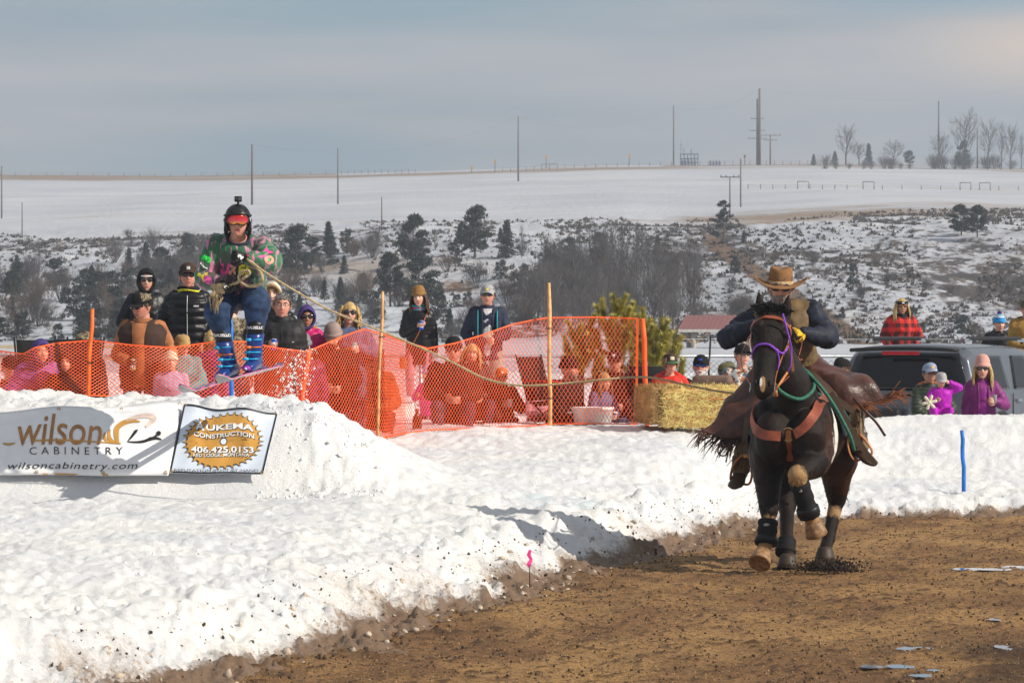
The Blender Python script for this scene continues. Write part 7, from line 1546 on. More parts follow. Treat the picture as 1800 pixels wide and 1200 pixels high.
# pink survey ribbon
x, y = (931-900)/F*24.7, 24.7; t = thing('marker_ribbon', (x, y, W(931, 990, 24.7).z), 'small hot pink ribbon flag stuck in the edge of the snow bank', 'flag'); q = MB(); q.tube([(0, 0, -.25), (0, 0, .02)], .004, 5); q.build('wire_stem', M_FRAME, t)
q = MB(); ribbon([Vector((.005, -.02, .10)), Vector((-.008, -.025, .065)), Vector((.010, -.02, .03)), Vector((-.006, -.03, -.0)), Vector((.0, -.02, -.02))], [Vector((.3, -1, 0)).normalized()]*5, [.022, .030, .024, .034, .028], .002, q); q.build('ribbon', M_HOT, t)
# chain-link fence
M_GALV = mat('galvanised_wire', (.34, .37, .40), .4, .7, bmp=0)
cl = thing('chain_link_fence', (0, 52, .0), 'grey chain-link fence running behind the crowd from the bare net section to the vehicle', 'fence'); xa, xb, yb = -13.5, 8.3, 52.0; zt = W(900, 626, 52).z; zb = zt-1.25
for i in range(10): q = MB(); X0 = xa+(xb-xa)*i/9; q.tube([(X0, 0, zb-.4), (X0, 0, zt+.03)], .030, 8); q.ell((X0, 0, zt+.035), (.036, .036, .02), None, 8, 4); q.build('fence_post', M_GALV, cl)
q = MB(); q.tube([(xa, 0, zt), (xb, 0, zt)], .024, 8); q.build('top_rail', M_GALV, cl); q = MB(); q.tube([(xa, 0, zt+.26), (xb, 0, zt+.26)], .004, 4); q.build('top_wire', M_GALV, cl)
mb = MB(); V = mb.v; Fc = mb.f; pit = .085; nx_ = int((xb-xa)/pit); nz = int((zt-zb)/pit)
for j in range(nx_*2):
    for i in range(nz*2):
        a = Vector((xa+j*pit/2, 0, zb+i*pit/2)); b = a+Vector((pit/2, 0, pit/2)) if (i+j) % 2 == 0 else None
        if b is None: a = a+Vector((pit/2, 0, 0)); b = a+Vector((-pit/2, 0, pit/2))
        k = len(V); w = .0042
        for p in (a, b): V.extend([(p.x, -.003, p.z+w), (p.x+w, .003, p.z-w), (p.x-w, .003, p.z-w)])
        Fc.extend([(k, k+1, k+4, k+3), (k+1, k+2, k+5, k+4), (k+2, k, k+3, k+5)])
mb.m = [0]*len(Fc); mb.build('wire_mesh', M_GALV, cl, False)['kind'] = 'stuff'
# straw bales
def mat_straw():
    m, nt, p = newmat('straw'); n = noise(nt, 60, 4, .7, sc=(.5, 1, 1.6)); n2 = noise(nt, 5, 3); c = cmix(nt, ramp(nt, n, .35, .65), (.50, .27, .07), (.98, .62, .22)); c = cmix(nt, ramp(nt, n2, .55, .75, 0, .4), c, (.30, .16, .05)); nt.links.new(c, p.inputs['Base Color']); p.inputs['Roughness'].default_value = .7; bump(nt, p, n, 1, .02); return m
M_STRAW = mat_straw(); M_STRAW2 = mat('straw_stalk', (1.0, .66, .24), .6, var=.35, vscale=12, bmp=0); M_STRAWD = mat('weathered_straw', (.40, .25, .10), .7, var=.5, vscale=10)
def bale(c, d, rz, label, seed, dark=False):
    t = thing('straw_bale', c, label, 'straw bale', 'straw bales at the end of the net', rz); bm = bmesh.new(); bmesh.ops.create_cube(bm, size=1); bmesh.ops.scale(bm, vec=d, verts=bm.verts); bmesh.ops.subdivide_edges(bm, edges=bm.edges, cuts=14, use_grid_fill=True); me = bpy.data.meshes.new('bale'); bm.to_mesh(me); bm.free()
    V = verts(me).astype(float); r = .05; h = np.array(d)/2; q_ = np.clip(V, -(h-r), h-r); dd = V-q_; L = np.linalg.norm(dd, axis=1, keepdims=True); V = q_+dd/np.maximum(L, 1e-6)*np.minimum(L, r)+np.array([[0, 0, 0]]); nrm = unit(V); V = V+nrm*(fbm(V[:, 0]*9+seed, V[:, 1]*9, 4, seed, z=V[:, 2]*9)*.035)[:, None]; V[:, 0] *= 1-.04*(np.abs(np.abs(V[:, 0]/h[0])-.0) < .0)
    setverts(me, V); me.materials.append(M_STRAW); me.polygons.foreach_set('use_smooth', [True]*len(me.polygons)); put('bale_core', me, t)
    rg = np.random.default_rng(seed); mb = MB()
    for i in range(2600):
        f = rg.integers(3); p = (rg.random(3)-.5)*np.array(d)*.98
        if f == 0: p[1] = -d[1]/2; n_ = np.array([0, -1, 0])
        elif f == 1: p[2] = d[2]/2; n_ = np.array([0, 0, 1])
        else: s_ = 1 if rg.random() < .5 else -1; p[0] = s_*d[0]/2; n_ = np.array([s_, 0, 0])
        dr = rg.normal(size=3)*np.array([1.1, .6, .8]); dr -= n_*dr.dot(n_)*.75; dr /= np.linalg.norm(dr)+1e-9; L = .05+.10*rg.random(); dr2 = dr+n_*.30*rg.random(); a = p+n_*.004-dr*L*.5; b = p+n_*(.010+.02*rg.random())+dr2*L*.5; w = np.cross(dr, n_); w /= np.linalg.norm(w)+1e-9; w *= .0028
        mb.add([a-w, a+w, b+w*.6, b-w*.6], [(0, 1, 2, 3)])
    mb.build('loose_stalks', M_STRAWD if dark else M_STRAW2, t, False)['kind'] = 'stuff'
    for z in (-d[2]*.22, d[2]*.22): q = MB(); q.tube([(x, -d[1]/2-.012-.01*math.sin(x*9), z) for x in np.linspace(-d[0]/2, d[0]/2, 8)], .004, 4); q.build('twine', M_ORANGE, t)
bz = W(1200, 745, 38.8).z
bale(((1165-900)/F*39.0, 39.05, bz+.21), (.46, .80, .42), .25, 'darker frayed straw bale set end-on against the end post of the net', 3, True)
bale(((1236-900)/F*38.6, 38.75, bz+.19), (.86, .48, .45), -.12, 'long golden straw bale between the net end and the horse', 9)
# things among the crowd behind the net
def tub(px, py, D, r, h, label, m): 
    t = thing('plastic_tub', W(px, py, D), label, 'tub'); q = MB(); q.loft([[(math.cos(a)*r_, math.sin(a)*r_, z) for a in np.linspace(0, 6.283, 25)[:-1]] for r_, z in ((r*.88, -.02), (r, h), (r*1.05, h), (r*1.05, h+.03), (r*.95, h+.03), (r*.85, .02))]); q.build('tub_wall', m, t)
    for a in (0, math.pi): q = MB(); q.tube([(math.cos(a)*r*1.02, -.06, h*.8), (math.cos(a)*(r+.05), 0, h*.75), (math.cos(a)*r*1.02, .06, h*.8)], .010, 6); q.build('handle', m, t)
tub(1042, 742, 40.2, .24, .15, 'round white plastic tub behind the net right of the tall lath', M_WHITE)
t = thing('glass_bottle', W(733, 757, 38.8), 'brown glass bottle standing in the snow behind the net', 'bottle'); q = MB(); q.loft([[(math.cos(a)*r_, math.sin(a)*r_, z) for a in np.linspace(0, 6.283, 17)[:-1]] for r_, z in ((.050, -.02), (.054, 0), (.054, .13), (.045, .165), (.022, .20), (.019, .24), (.022, .245))]); q.build('bottle_glass', mat('brown_glass', (.05, .02, .008), .12, bmp=0, coat=.5), t); q = MB(); q.tube([(0, 0, .244), (0, 0, .256)], .021, 10); q.build('bottle_cap', M_SILVER, t)
def camp_chair(px, py, D, label, m, rz=0, strap=None):
    t = thing('camping_chair', W(px, py, D), label, 'camping chair', 'camping chairs of the crowd', rz)
    q = MB(); q.loft([[Vector((x, -.22+.02*math.sin(k), .42-.03*(1-(x/.26)**2))) for x in np.linspace(-.26, .26, 7)] for k in (0, 1)]+[[Vector((x, .22, .38-.04*(1-(x/.26)**2))) for x in np.linspace(-.26, .26, 7)]], cap=False, closed=False); put('seat', baked(q.mesh('s', m), [('SOLIDIFY', dict(thickness=.012))], [m]), t)
    q = MB(); q.loft([[Vector((x, .22+.16*f+.03*(1-(x/.26)**2), .40+.52*f)) for x in np.linspace(-.26, .26, 7)] for f in (0, .5, 1)], cap=False, closed=False); put('backrest', baked(q.mesh('s', m), [('SOLIDIFY', dict(thickness=.012))], [m]), t)
    for sx in (-1, 1):
        for a, b in (((sx*.28, -.26, 0), (sx*.24, .24, .42)), ((sx*.28, .28, 0), (sx*.26, -.22, .44)), ((sx*.27, .24, .4), (sx*.28, .40, .95))): q = MB(); q.tube([a, b], .011, 6); q.build('leg', M_FRAME, t)
        q = MB(); q.tube([(sx*.28, -.24, .62), (sx*.28, .28, .64)], .022, 6, flat=(.5, 1.4)); q.build('armrest', strap or m, t)
camp_chair(90, 757, 34.6, 'black camping chair at far left behind the purple jacket', M_BLACKM, .4); camp_chair(112, 752, 35.4, 'second black camping chair, back just above the net at left', M_BLACKM, -.3); camp_chair(978, 762, 41.0, 'camping chair with a bright red edge right of the tall lath', M_BLACKM, 1.0, M_RED); camp_chair(1150, 775, 41.8, 'dark grey camping chair behind the net end', M_CHAR, 3.0); camp_chair(640, 765, 37.8, 'dark camping chair under the seated person in the dark cap', M_CHAR, .2)
# cooler box under the feet of the standing woman
t = thing('cooler_box', W(690, 752, 43.6), 'low white box with blue marks behind the net near the standing woman', 'cooler'); q = MB(); q.box((0, 0, .17), (.55, .4, .36)); put('box_body', baked(q.mesh('b', M_WHITE), [('BEVEL', dict(width=.02, segments=2))], [M_WHITE]), t); q = MB(); q.box((0, 0, .37), (.58, .43, .06)); q.build('lid', M_WHITE, t, False); q = MB(); q.box((-.1, -.205, .22), (.10, .006, .14)); q.build('emblem', M_BCYAN, t, False)
# gear held by the bearded man
t = thing('folding_stroller', W(1252, 698, 40.1), 'grey and brown folded stroller top standing behind the long bale', 'stroller'); q = MB(); 
for sgn in (-1, 1): q.tube([(sgn*.22, 0, -.3), (sgn*.30, .02, 0), (sgn*.20, .0, .20)], .016, 6)
q.build('frame', M_SILVER, t); q = MB(); q.loft([[Vector((x, -.02, z)) for x in np.linspace(-w, w, 7)] for z, w in ((.0, .30), (.10, .26), (.20, .22))], cap=False, closed=False); put('grey_cover', baked(q.mesh('c', M_CAPGREY), [('SOLIDIFY', dict(thickness=.02))], [M_CAPGREY]), t); q = MB(); q.loft([[Vector((x, -.05, z)) for x in np.linspace(-w, w, 7)] for z, w in ((.15, .25), (.24, .23), (.26, .20))], cap=False, closed=False); put('brown_flap', baked(q.mesh('c', M_DBROWN), [('SOLIDIFY', dict(thickness=.02))], [mat('brown_flap_cloth', (.17, .11, .09), .8)]), t)
t = thing('walking_stick', W(1240, 700, 41.6), 'thin dark stick rising beside the cap of the white-bearded man', 'stick'); q = MB(); q.tube([(0, 0, -.6), W(1249, 592, 41.6)-W(1240, 700, 41.6)], [.016, .012], 6); q.build('shaft', M_FRAME, t)
# open pavilion with a red metal roof
px_ = lambda px, py, D=190.0: W(px, py, D)
pv = thing('picnic_pavilion', W(1260, 605, 190), 'open picnic pavilion with a dull red metal roof and timber posts behind the rider', 'pavilion'); po = pv.location.copy(); M_ROOF = mat('dull_red_metal_roof', (.26, .105, .10), .45, .2, bmp=0); M_TIMB = mat('honey_timber', (.40, .26, .13), .75); M_CONC = mat('concrete_post', (.42, .38, .33), .85)
a = px_(1193, 579)-po; b = px_(1207, 554, 193)-po; Lr = 4.9
q = MB(); q.add([a, a+Vector((Lr, 0, 0)), b+Vector((Lr-.8, 0, 0)), b, a+Vector((0, 6, 0)), a+Vector((Lr, 6, 0))], [(0, 1, 2, 3), (3, 2, 5, 4)]); rm = put('roof', baked(q.mesh('r', M_ROOF, False), [('SOLIDIFY', dict(thickness=.05))], [M_ROOF], False), pv)
for k in range(19): q = MB(); x = k*Lr/18; q.tube([a+Vector((x, -.0, .03)), b+Vector((x, 0, .03))], .022, 4); q.build('roof_rib', M_ROOF, rm, False)
q = MB(); q.box(a+Vector((Lr/2, -.03, -.07)), (Lr+.04, .05, .16)); q.build('fascia', mat('pale_fascia', (.50, .48, .45), .6), pv, False)
for x in (.85, 4.0):
    for yy in (.3, 5.6): q = MB(); q.tube([a+Vector((x, yy, -1.6)), a+Vector((x, yy, -.1))], .14, 10); q.build('post', M_CONC, pv)
    for sg in (-1, 1): q = MB(); q.tube([a+Vector((x, .25, -.85)), a+Vector((x+sg*.75, .25, -.12))], .06, 4); q.build('brace', M_TIMB, pv, False)
# young pines at the end of the net
def young_pine(px, top, bot, D, label, seed, nb=9):
    rg = np.random.default_rng(seed); b = W(px, bot, D); H = (bot-top)*D/F; t = thing('young_pine', b, label, 'pine tree', 'young pines behind the end of the net'); tr = MB(); tr.tube([(0, 0, -.5), (.02, 0, H*.5), (0, 0, H*.95)], [.05, .035, .015], 6); tr.build('trunk', M_BARK, t)
    cr = MB()
    def brush(a, b_):
        d = (b_-a); L = d.length; d.normalize(); tr2.tube([a, b_], .012, 4)
        n = int(L*1500); up = np.array(d)
        for i in range(n):
            f = rg.random(); c = np.array(a)+up*L*f; r_ = rg.normal(size=3); r_ -= up*r_.dot(up); r_ /= np.linalg.norm(r_)+1e-9; e = c+(r_*.8+up*.75)*(.075+.035*rg.random())*(1.1-.3*f); w = np.cross(r_, up)*.0045; cr.add([c-w, c+w, e], [(0, 1, 2)])
    tr2 = MB(); brush(Vector((0, 0, H*.55)), Vector((0, 0, H)))
    for k in range(nb):
        z = H*(.15+.75*k/nb); an = k*2.4; R_ = H*.20*(1-.6*k/nb)+.07; e = Vector((math.cos(an)*R_, math.sin(an)*R_, z+R_*.8)); m = Vector((math.cos(an)*R_*.7, math.sin(an)*R_*.7, z+R_*.2)); brush(Vector((0, 0, z)), m); brush(m, e)
        for s_ in (-1, 1): e2 = m+Vector((math.cos(an+s_)*.12, math.sin(an+s_)*.12, .20+.1*rg.random())); brush(m, e2)
    tr2.build('branches', M_BARK, t); cr.build('crown', M_YOUNG, t, False)
young_pine(1078, 532, 690, 46.0, 'tallest yellow-green young pine rising above the right part of the net', 1, 11); young_pine(1112, 538, 690, 46.5, 'slim young pine just right of the tallest, tip above the net', 2, 8); young_pine(1147, 565, 690, 45.5, 'bushy young pine just right of the net end post', 3, 10); young_pine(1020, 575, 690, 46.0, 'young pine seen through the net right of the tall lath', 4, 9); young_pine(1172, 592, 690, 46.5, 'smallest young pine behind the red sweatshirt', 5, 7)
# snow and dirt lumps thrown up along the track edge, snow flung off the ski, dirt flung by the hoof
def clods(name, P_, S_, m, label, seed, cat='snow', kind='stuff', smooth=True):
    rg = np.random.default_rng(seed); bm = bmesh.new(); bmesh.ops.create_icosphere(bm, subdivisions=1, radius=1) if len(S_) < 3000 else bmesh.ops.create_cone(bm, cap_ends=True, segments=4, radius1=1, radius2=.5, depth=1.4); bmesh.ops.triangulate(bm, faces=bm.faces); bv = np.array([v.co[:] for v in bm.verts]); bf = [tuple(v.index for v in f.verts) for f in bm.faces]; bm.free(); n = len(bv); P_ = np.asarray(P_, float); QS = [np.array(Euler(rg.random(3)*6).to_matrix()) for _ in range(40)]; KS = [1+.3*rg.normal(size=(n, 1)) for _ in range(53)]
    S_ = np.asarray(S_, float); N_ = len(S_); i = np.arange(N_); K = np.stack(KS)[i % 53]*bv[None]*np.array([1, 1, .75]); V = np.einsum('nij,njk->nik', K, np.stack(QS)[i % 40])*S_[:, None, None]+P_[:, None, :]
    fa = (np.array(bf)[None]+(i*n)[:, None, None]).reshape(-1, 3)
    me = bpy.data.meshes.new(name); me.from_pydata(V.reshape(-1, 3).tolist(), [], fa.tolist()); me.materials.append(m); me.polygons.foreach_set('use_smooth', [smooth]*len(me.polygons)); return props(put(name, me), label, cat, None, kind)
rg = np.random.default_rng(8)
def along(n, s0, s1, y0=15, y1=36, bias=1.0):
    Yc = y0+(y1-y0)*rg.random(n); e = np.interp(Yc, EDGE[:, 1], EDGE[:, 0]); sd_ = s0+(s1-s0)*rg.random(n)**bias; return e-sd_, Yc
M_SNOWC = mat('clean_snow_lump', (.80, .80, .80), .6, var=.06, vscale=20, bmp=.5, bscale=60, bdist=.01); M_SNOWD = mat('dirty_snow_lump', (.45, .37, .29), .7, var=.3, vscale=14, bmp=.6, bscale=60, bdist=.01); M_CLOD = mat('dark_mud_clod', (.065, .036, .020), .85, var=.4, bmp=.6, bscale=60, bdist=.01); M_CLODL = mat('tan_grit', (.42, .27, .13), .8, var=.3, bmp=0)
Xc, Yc = along(260, .25, 1.9, bias=1.6); Zc, sdc = snow_h(Xc, Yc); clods('snow_lumps', np.stack([Xc, Yc, Zc-.005], 1), .008+.022*rg.random(260)**2.5, M_SNOWC, 'broken lumps of snow along the edge of the track', 1)
Xc, Yc = along(380, -.22, .45, bias=1.0); Zc = np.maximum(snow_h(Xc, Yc)[0], dirt_h(Xc, Yc)); clods('dirty_snow_lumps', np.stack([Xc, Yc, Zc-.006], 1), .008+.026*rg.random(380)**3, M_SNOWD, 'muddy snow chunks where bank meets dirt', 2)
Xc, Yc = along(1100, -.45, .65, bias=.9); Zc = np.maximum(snow_h(Xc, Yc)[0], dirt_h(Xc, Yc)); clods('mud_crumbs', np.stack([Xc, Yc, Zc+.003], 1), .004+.010*rg.random(1100)**2.5, M_CLOD, 'dark crumbs of mud along the snow edge', 3, 'mud')
n = 15000; Yc = 17*(37/17)**rg.random(n); Xc = np.interp(Yc, EDGE[:, 1], EDGE[:, 0])+7.5*rg.random(n)**1.0; k = (Xc/Yc*F+900 < 1950); Xc, Yc = Xc[k], Yc[k]; clods('track_clods', np.stack([Xc, Yc, dirt_h(Xc, Yc)+.002], 1), .003+.010*rg.random(len(Xc))**3, M_CLOD, 'dark clods churned over the dirt track', 4, 'mud')
n = 9000; Yc = 15*(37/15)**rg.random(n); Xc = np.interp(Yc, EDGE[:, 1], EDGE[:, 0])+9*rg.random(n); k = (Xc/Yc*F+900 < 1950); Xc, Yc = Xc[k], Yc[k]; clods('track_grit', np.stack([Xc, Yc, dirt_h(Xc, Yc)+.003], 1), .003+.0035*rg.random(len(Xc)), M_CLODL, 'pale grit scattered over the dirt track', 5, 'gravel')
n = 1700; a = rg.normal(size=(n, 2)); P_ = [W(1455+26*x_, 1002+6.0*y_-2, 27.0) for x_, y_ in a]; P_ = [(p.x, p.y+rg.normal()*.12, max(.02, p.z+.02)) for p in P_]; clods('flung_dirt', P_, .003+.009*rg.random(n)**2, mat('wet_black_mud', (.028, .016, .010), .8, bmp=0), 'spray of dark dirt kicked up by the hind hoof', 6, 'mud')
n = 520; P_ = []
for i in range(n): x_ = 505+38*(rg.random()+rg.random()-1); y_ = 700-88*rg.random()**1.25; P_.append(W(x_+.25*(700-y_), y_, 30.2+.6*rg.random()))
clods('flung_snow', P_, .0025+.0095*rg.random(n)**3, M_SNOWC, 'crumbs of snow flying behind the skis', 7)
Xc = -2.2+1.1*rg.random(260); Yc = 29.0+2.2*rg.random(260); Zc = snow_h(Xc, Yc)[0]; clods('pile_lumps', np.stack([Xc, Yc, Zc], 1), .008+.022*rg.random(260)**3, M_SNOWC, 'small lumps of snow on the face of the jump pile', 8)
# puddles
M_WATER, nt_, p_ = newmat('puddle_water'); p_.inputs['Base Color'].default_value = (.05, .045, .04, 1); p_.inputs['Roughness'].default_value = .04; p_.inputs['Specular IOR Level'].default_value = 1.0; p_.inputs['Metallic'].default_value = .55; p_.inputs['Base Color'].default_value = (.22, .29, .38, 1)
for i, (px, py, w, h) in enumerate(((1610, 1147, 34, 7), (1532, 1171, 18, 3), (1582, 1172, 26, 3.5), (1618, 1188, 24, 2.5), (1760, 1137, 12, 3), (1768, 1142, 14, 2.5), (1748, 1089, 12, 2), (1700, 1001, 34, 2.2), (1760, 1002, 40, 2), (1790, 998, 30, 2.2), (1640, 1178, 14, 1.6))):
    D = 1.87*F/(py-HY); cx_, cy_ = (px-900)/F*D, D; rx = w*D/F; ry = h*D*D/(1.87*F); nn = 40; ph_ = i*1.7
    ring_ = [(cx_+rx*math.cos(a)*(1+.16*math.sin(2*a+ph_)+.08*math.sin(5*a+ph_*2)), cy_+ry*math.sin(a)*(1+.18*math.sin(3*a+ph_)+.08*math.sin(7*a))) for a in np.linspace(0, 6.283, nn+1)[:-1]]
    hh = float(np.max(dirt_h(np.array([p[0] for p in ring_]), np.array([p[1] for p in ring_]))))*.35+.002; q = MB(); q.add([(x, y, hh) for x, y in ring_]+[(cx_, cy_, hh)], [(j, (j+1) % nn, nn) for j in range(nn)]); q.build('puddle', M_WATER)['kind'] = 'structure'
# ---- vehicle
M_PAINT = mat('silver_blue_paint', (.115, .13, .155), .35, .45, var=.06, vscale=3, bmp=0, coat=.6); M_TINT = mat('tinted_glass', (.006, .007, .009), .08, var=0, bmp=0, spec=.35); M_TRIM = mat('black_trim', (.015, .015, .016), .5, bmp=0); M_REDL = mat('red_lamp', (.42, .02, .03), .2, bmp=0); M_BEIGE = mat('beige_cladding', (.38, .32, .22), .6, bmp=.1); M_CHROME = mat('chrome', (.7, .7, .7), .12, 1, bmp=0); M_TYRE = mat('tyre_rubber', (.02, .02, .02), .85, bscale=30)
su = thing('parked_suv', (0, 0, 0), 'large silver-grey SUV parked behind the snow crest, rear window facing the track', 'car')
DV = 46.0; sc_ = 6000/DV; su.location = W(1592, 830, DV)+Vector((0, 0, 0)); th = math.radians(27); su.rotation_euler = (0, 0, -th)
# local frame: x to the image right along the rear, y away (forward of the car), z up; ground at 0
zg = su.location.z; roofz = W(1592, 606, DV).z-zg
def sec(y, halfb, halfr, zb, zbelt, zr, n=0):
    # section at depth y: bottom, belt, roof
    return [(-halfb*.92, y, zb), (-halfb, y, zb+.18), (-halfb, y, zbelt-.08), (-halfb*.985, y, zbelt), (-(halfb*.985*.25+halfr*.75), y, zbelt+(zr-zbelt)*.80), (-halfr*.93, y, zr-.035), (-halfr*.55, y, zr), (0, y, zr+.012), (halfr*.55, y, zr), (halfr*.93, y, zr-.035), ((halfb*.985*.25+halfr*.75), y, zbelt+(zr-zbelt)*.80), (halfb*.985, y, zbelt), (halfb, y, zbelt-.08), (halfb, y, zb+.18), (halfb*.92, y, zb)]
zbelt = W(1592, 690, DV).z-zg; hb2 = 1.0; q = MB()
rings_ = [sec(.0, .96, .74, .42, zbelt, zbelt+.10), sec(.10, 1.0, .80, .38, zbelt, roofz-.10), sec(.28, 1.0, .82, .35, zbelt, roofz), sec(1.5, 1.0, .82, .35, zbelt, roofz+.02), sec(2.9, 1.0, .81, .35, zbelt, roofz), sec(3.5, 1.0, .74, .35, zbelt, roofz-.18), sec(4.0, .98, .70, .35, zbelt, zbelt+.12), sec(5.0, .96, .66, .38, zbelt-.04, zbelt+.0), sec(5.2, .90, .6, .42, zbelt-.2, zbelt-.14)]
# rear face is sloped: tailgate glass leans forward
rings_[0] = [(x, y+(0 if z < zbelt+.01 else .0), z) for x, y, z in rings_[0]]
q.loft([[Vector(p) for p in r] for r in rings_]); bd = put('body', baked(q.mesh('b', M_PAINT), [('BEVEL', dict(width=.03, segments=3, angle_limit=.4)), ('SUBSURF', dict(levels=1, render_levels=1))], [M_PAINT]), su)
BB = BVHTree.FromPolygons([v.co.copy() for v in bd.data.vertices], [tuple(p.vertices) for p in bd.data.polygons])
def panel(pts, d, m, name, par, off=.006, nu=10):
    """four corners, filled as a grid and laid on the body along d"""
    A_, B_, C_, D_ = [Vector(p) for p in pts]; q = MB(); rw = []
    for i in range(nu+1):
        f = i/nu; row = []
        for j in range(nu+1):
            g_ = j/nu; p = A_.lerp(B_, g_).lerp(D_.lerp(C_, g_), f); o = p-Vector(d)*2; h = BB.ray_cast(o, Vector(d)); row.append((h[0] if h[0] else p)-Vector(d)*off)
        rw.append(row)
    q.loft(rw, cap=False, closed=False); return put(name, baked(q.mesh(name, m), [('SOLIDIFY', dict(thickness=.012, offset=0))], [m]), par)
rw_ = panel([(-.90, 0, zbelt+.03), (.90, 0, zbelt+.03), (.72, 0, roofz-.11), (-.72, 0, roofz-.11)], (0, 1, 0), M_TINT, 'rear_window', su, .012)
q = MB(); q.tube([(x, -.06+.16*0, roofz-.045-.03*(x/.8)**2) for x in np.linspace(-.76, .76, 10)], .045, 8, flat=(.6, 1.6)); q.build('spoiler', M_TRIM, su)
q = MB(); q.box((-.02, -.135, roofz-.110), (.52, .03, .050)); q.build('brake_light', M_REDL, su, False)
for sx in (-1, 1):
    side = (-sx, 0, 0)
    for y0, y1, nm in ((.42, 1.42, 'side_window'), (1.62, 2.45, 'side_window'), (2.60, 3.35, 'side_window')): panel([(sx, y0+.02, zbelt+.04), (sx, y1, zbelt+.04), (sx, y1-.10-(.25 if y1 > 3 else 0), roofz-.15), (sx, y0+.14, roofz-.15)], side, M_TINT, nm, su, .010)
    panel([(sx, .30, .42), (sx, 4.9, .42), (sx, 4.9, .68), (sx, .30, .68)], side, M_BEIGE, 'lower_cladding', su, .014)
    q = MB(); q.tube([(sx*.70, .35, roofz+.045), (sx*.72, .5, roofz+.085), (sx*.72, 2.6, roofz+.085), (sx*.70, 2.8, roofz+.03)], .028, 8); rr_ = q.build('roof_rail', M_TRIM, su)
    for y0 in (.42, 2.62): q = MB(); q.box((sx*.715, y0, roofz+.06), (.05, .28, .05)); q.build('rail_foot', M_CHROME, rr_, False)
    for y0 in (1.52, 2.52): q = MB(); q.tube([(sx*1.004, y0, .45), (sx*1.006, y0, zbelt-.02)], .006, 4); q.build('door_seam', M_TRIM, su); q = MB(); q.box((sx*1.02, y0+.22, zbelt-.12), (.03, .20, .035)); q.build('door_handle', M_CHROME, su, False)
    q = MB(); q.box((sx*.94, -.015, zbelt-.16), (.10, .09, .34)); put('tail_light', baked(q.mesh('t', M_REDL), [('BEVEL', dict(width=.02, segments=2))], [M_REDL]), su)
    for y0 in (1.05, 4.15):
        q = MB(); q.tube([(sx*.76, y0, .37), (sx*1.0, y0, .37)], .37, 28); w_ = q.build('wheel', M_TYRE, su); q = MB(); q.tube([(sx*.98, y0, .37), (sx*1.012, y0, .37)], .235, 20); q.build('rim', M_CHROME, w_)
        q = MB(); q.tube([(sx*1.0, y0+math.cos(a)*.42, .37+math.sin(a)*.42) for a in np.linspace(-.1, 3.24, 18)], .035, 6); q.build('wheel_arch', M_TRIM, su)
    q = MB(); q.box((sx*1.13, 3.35, zbelt+.10), (.20, .10, .16)); put('door_mirror', baked(q.mesh('m', M_PAINT), [('BEVEL', dict(width=.03, segments=2))], [M_PAINT]), su)
q = MB(); q.box((0, -.07, .50), (1.92, .22, .26)); put('rear_bumper', baked(q.mesh('m', M_PAINT), [('BEVEL', dict(width=.04, segments=2))], [M_PAINT]), su); q = MB(); q.box((0, -.04, zbelt-.20), (1.2, .06, .30)); put('licence_recess', baked(q.mesh('m', M_PAINT), [('BEVEL', dict(width=.02, segments=2))], [M_PAINT]), su)
q = MB(); q.tube([(-.05, -.08, zbelt-.05), (.20, -.085, zbelt-.02), (.46, -.07, zbelt-.04)], .018, 6); q.build('rear_wiper', M_TRIM, su)
q = MB(); q.box((-.35, -.20, zbelt-.30), (.7, .18, .16)); put('bicycle_rack', baked(q.mesh('m', M_TRIM), [('BEVEL', dict(width=.03, segments=2))], [M_TRIM]), su)
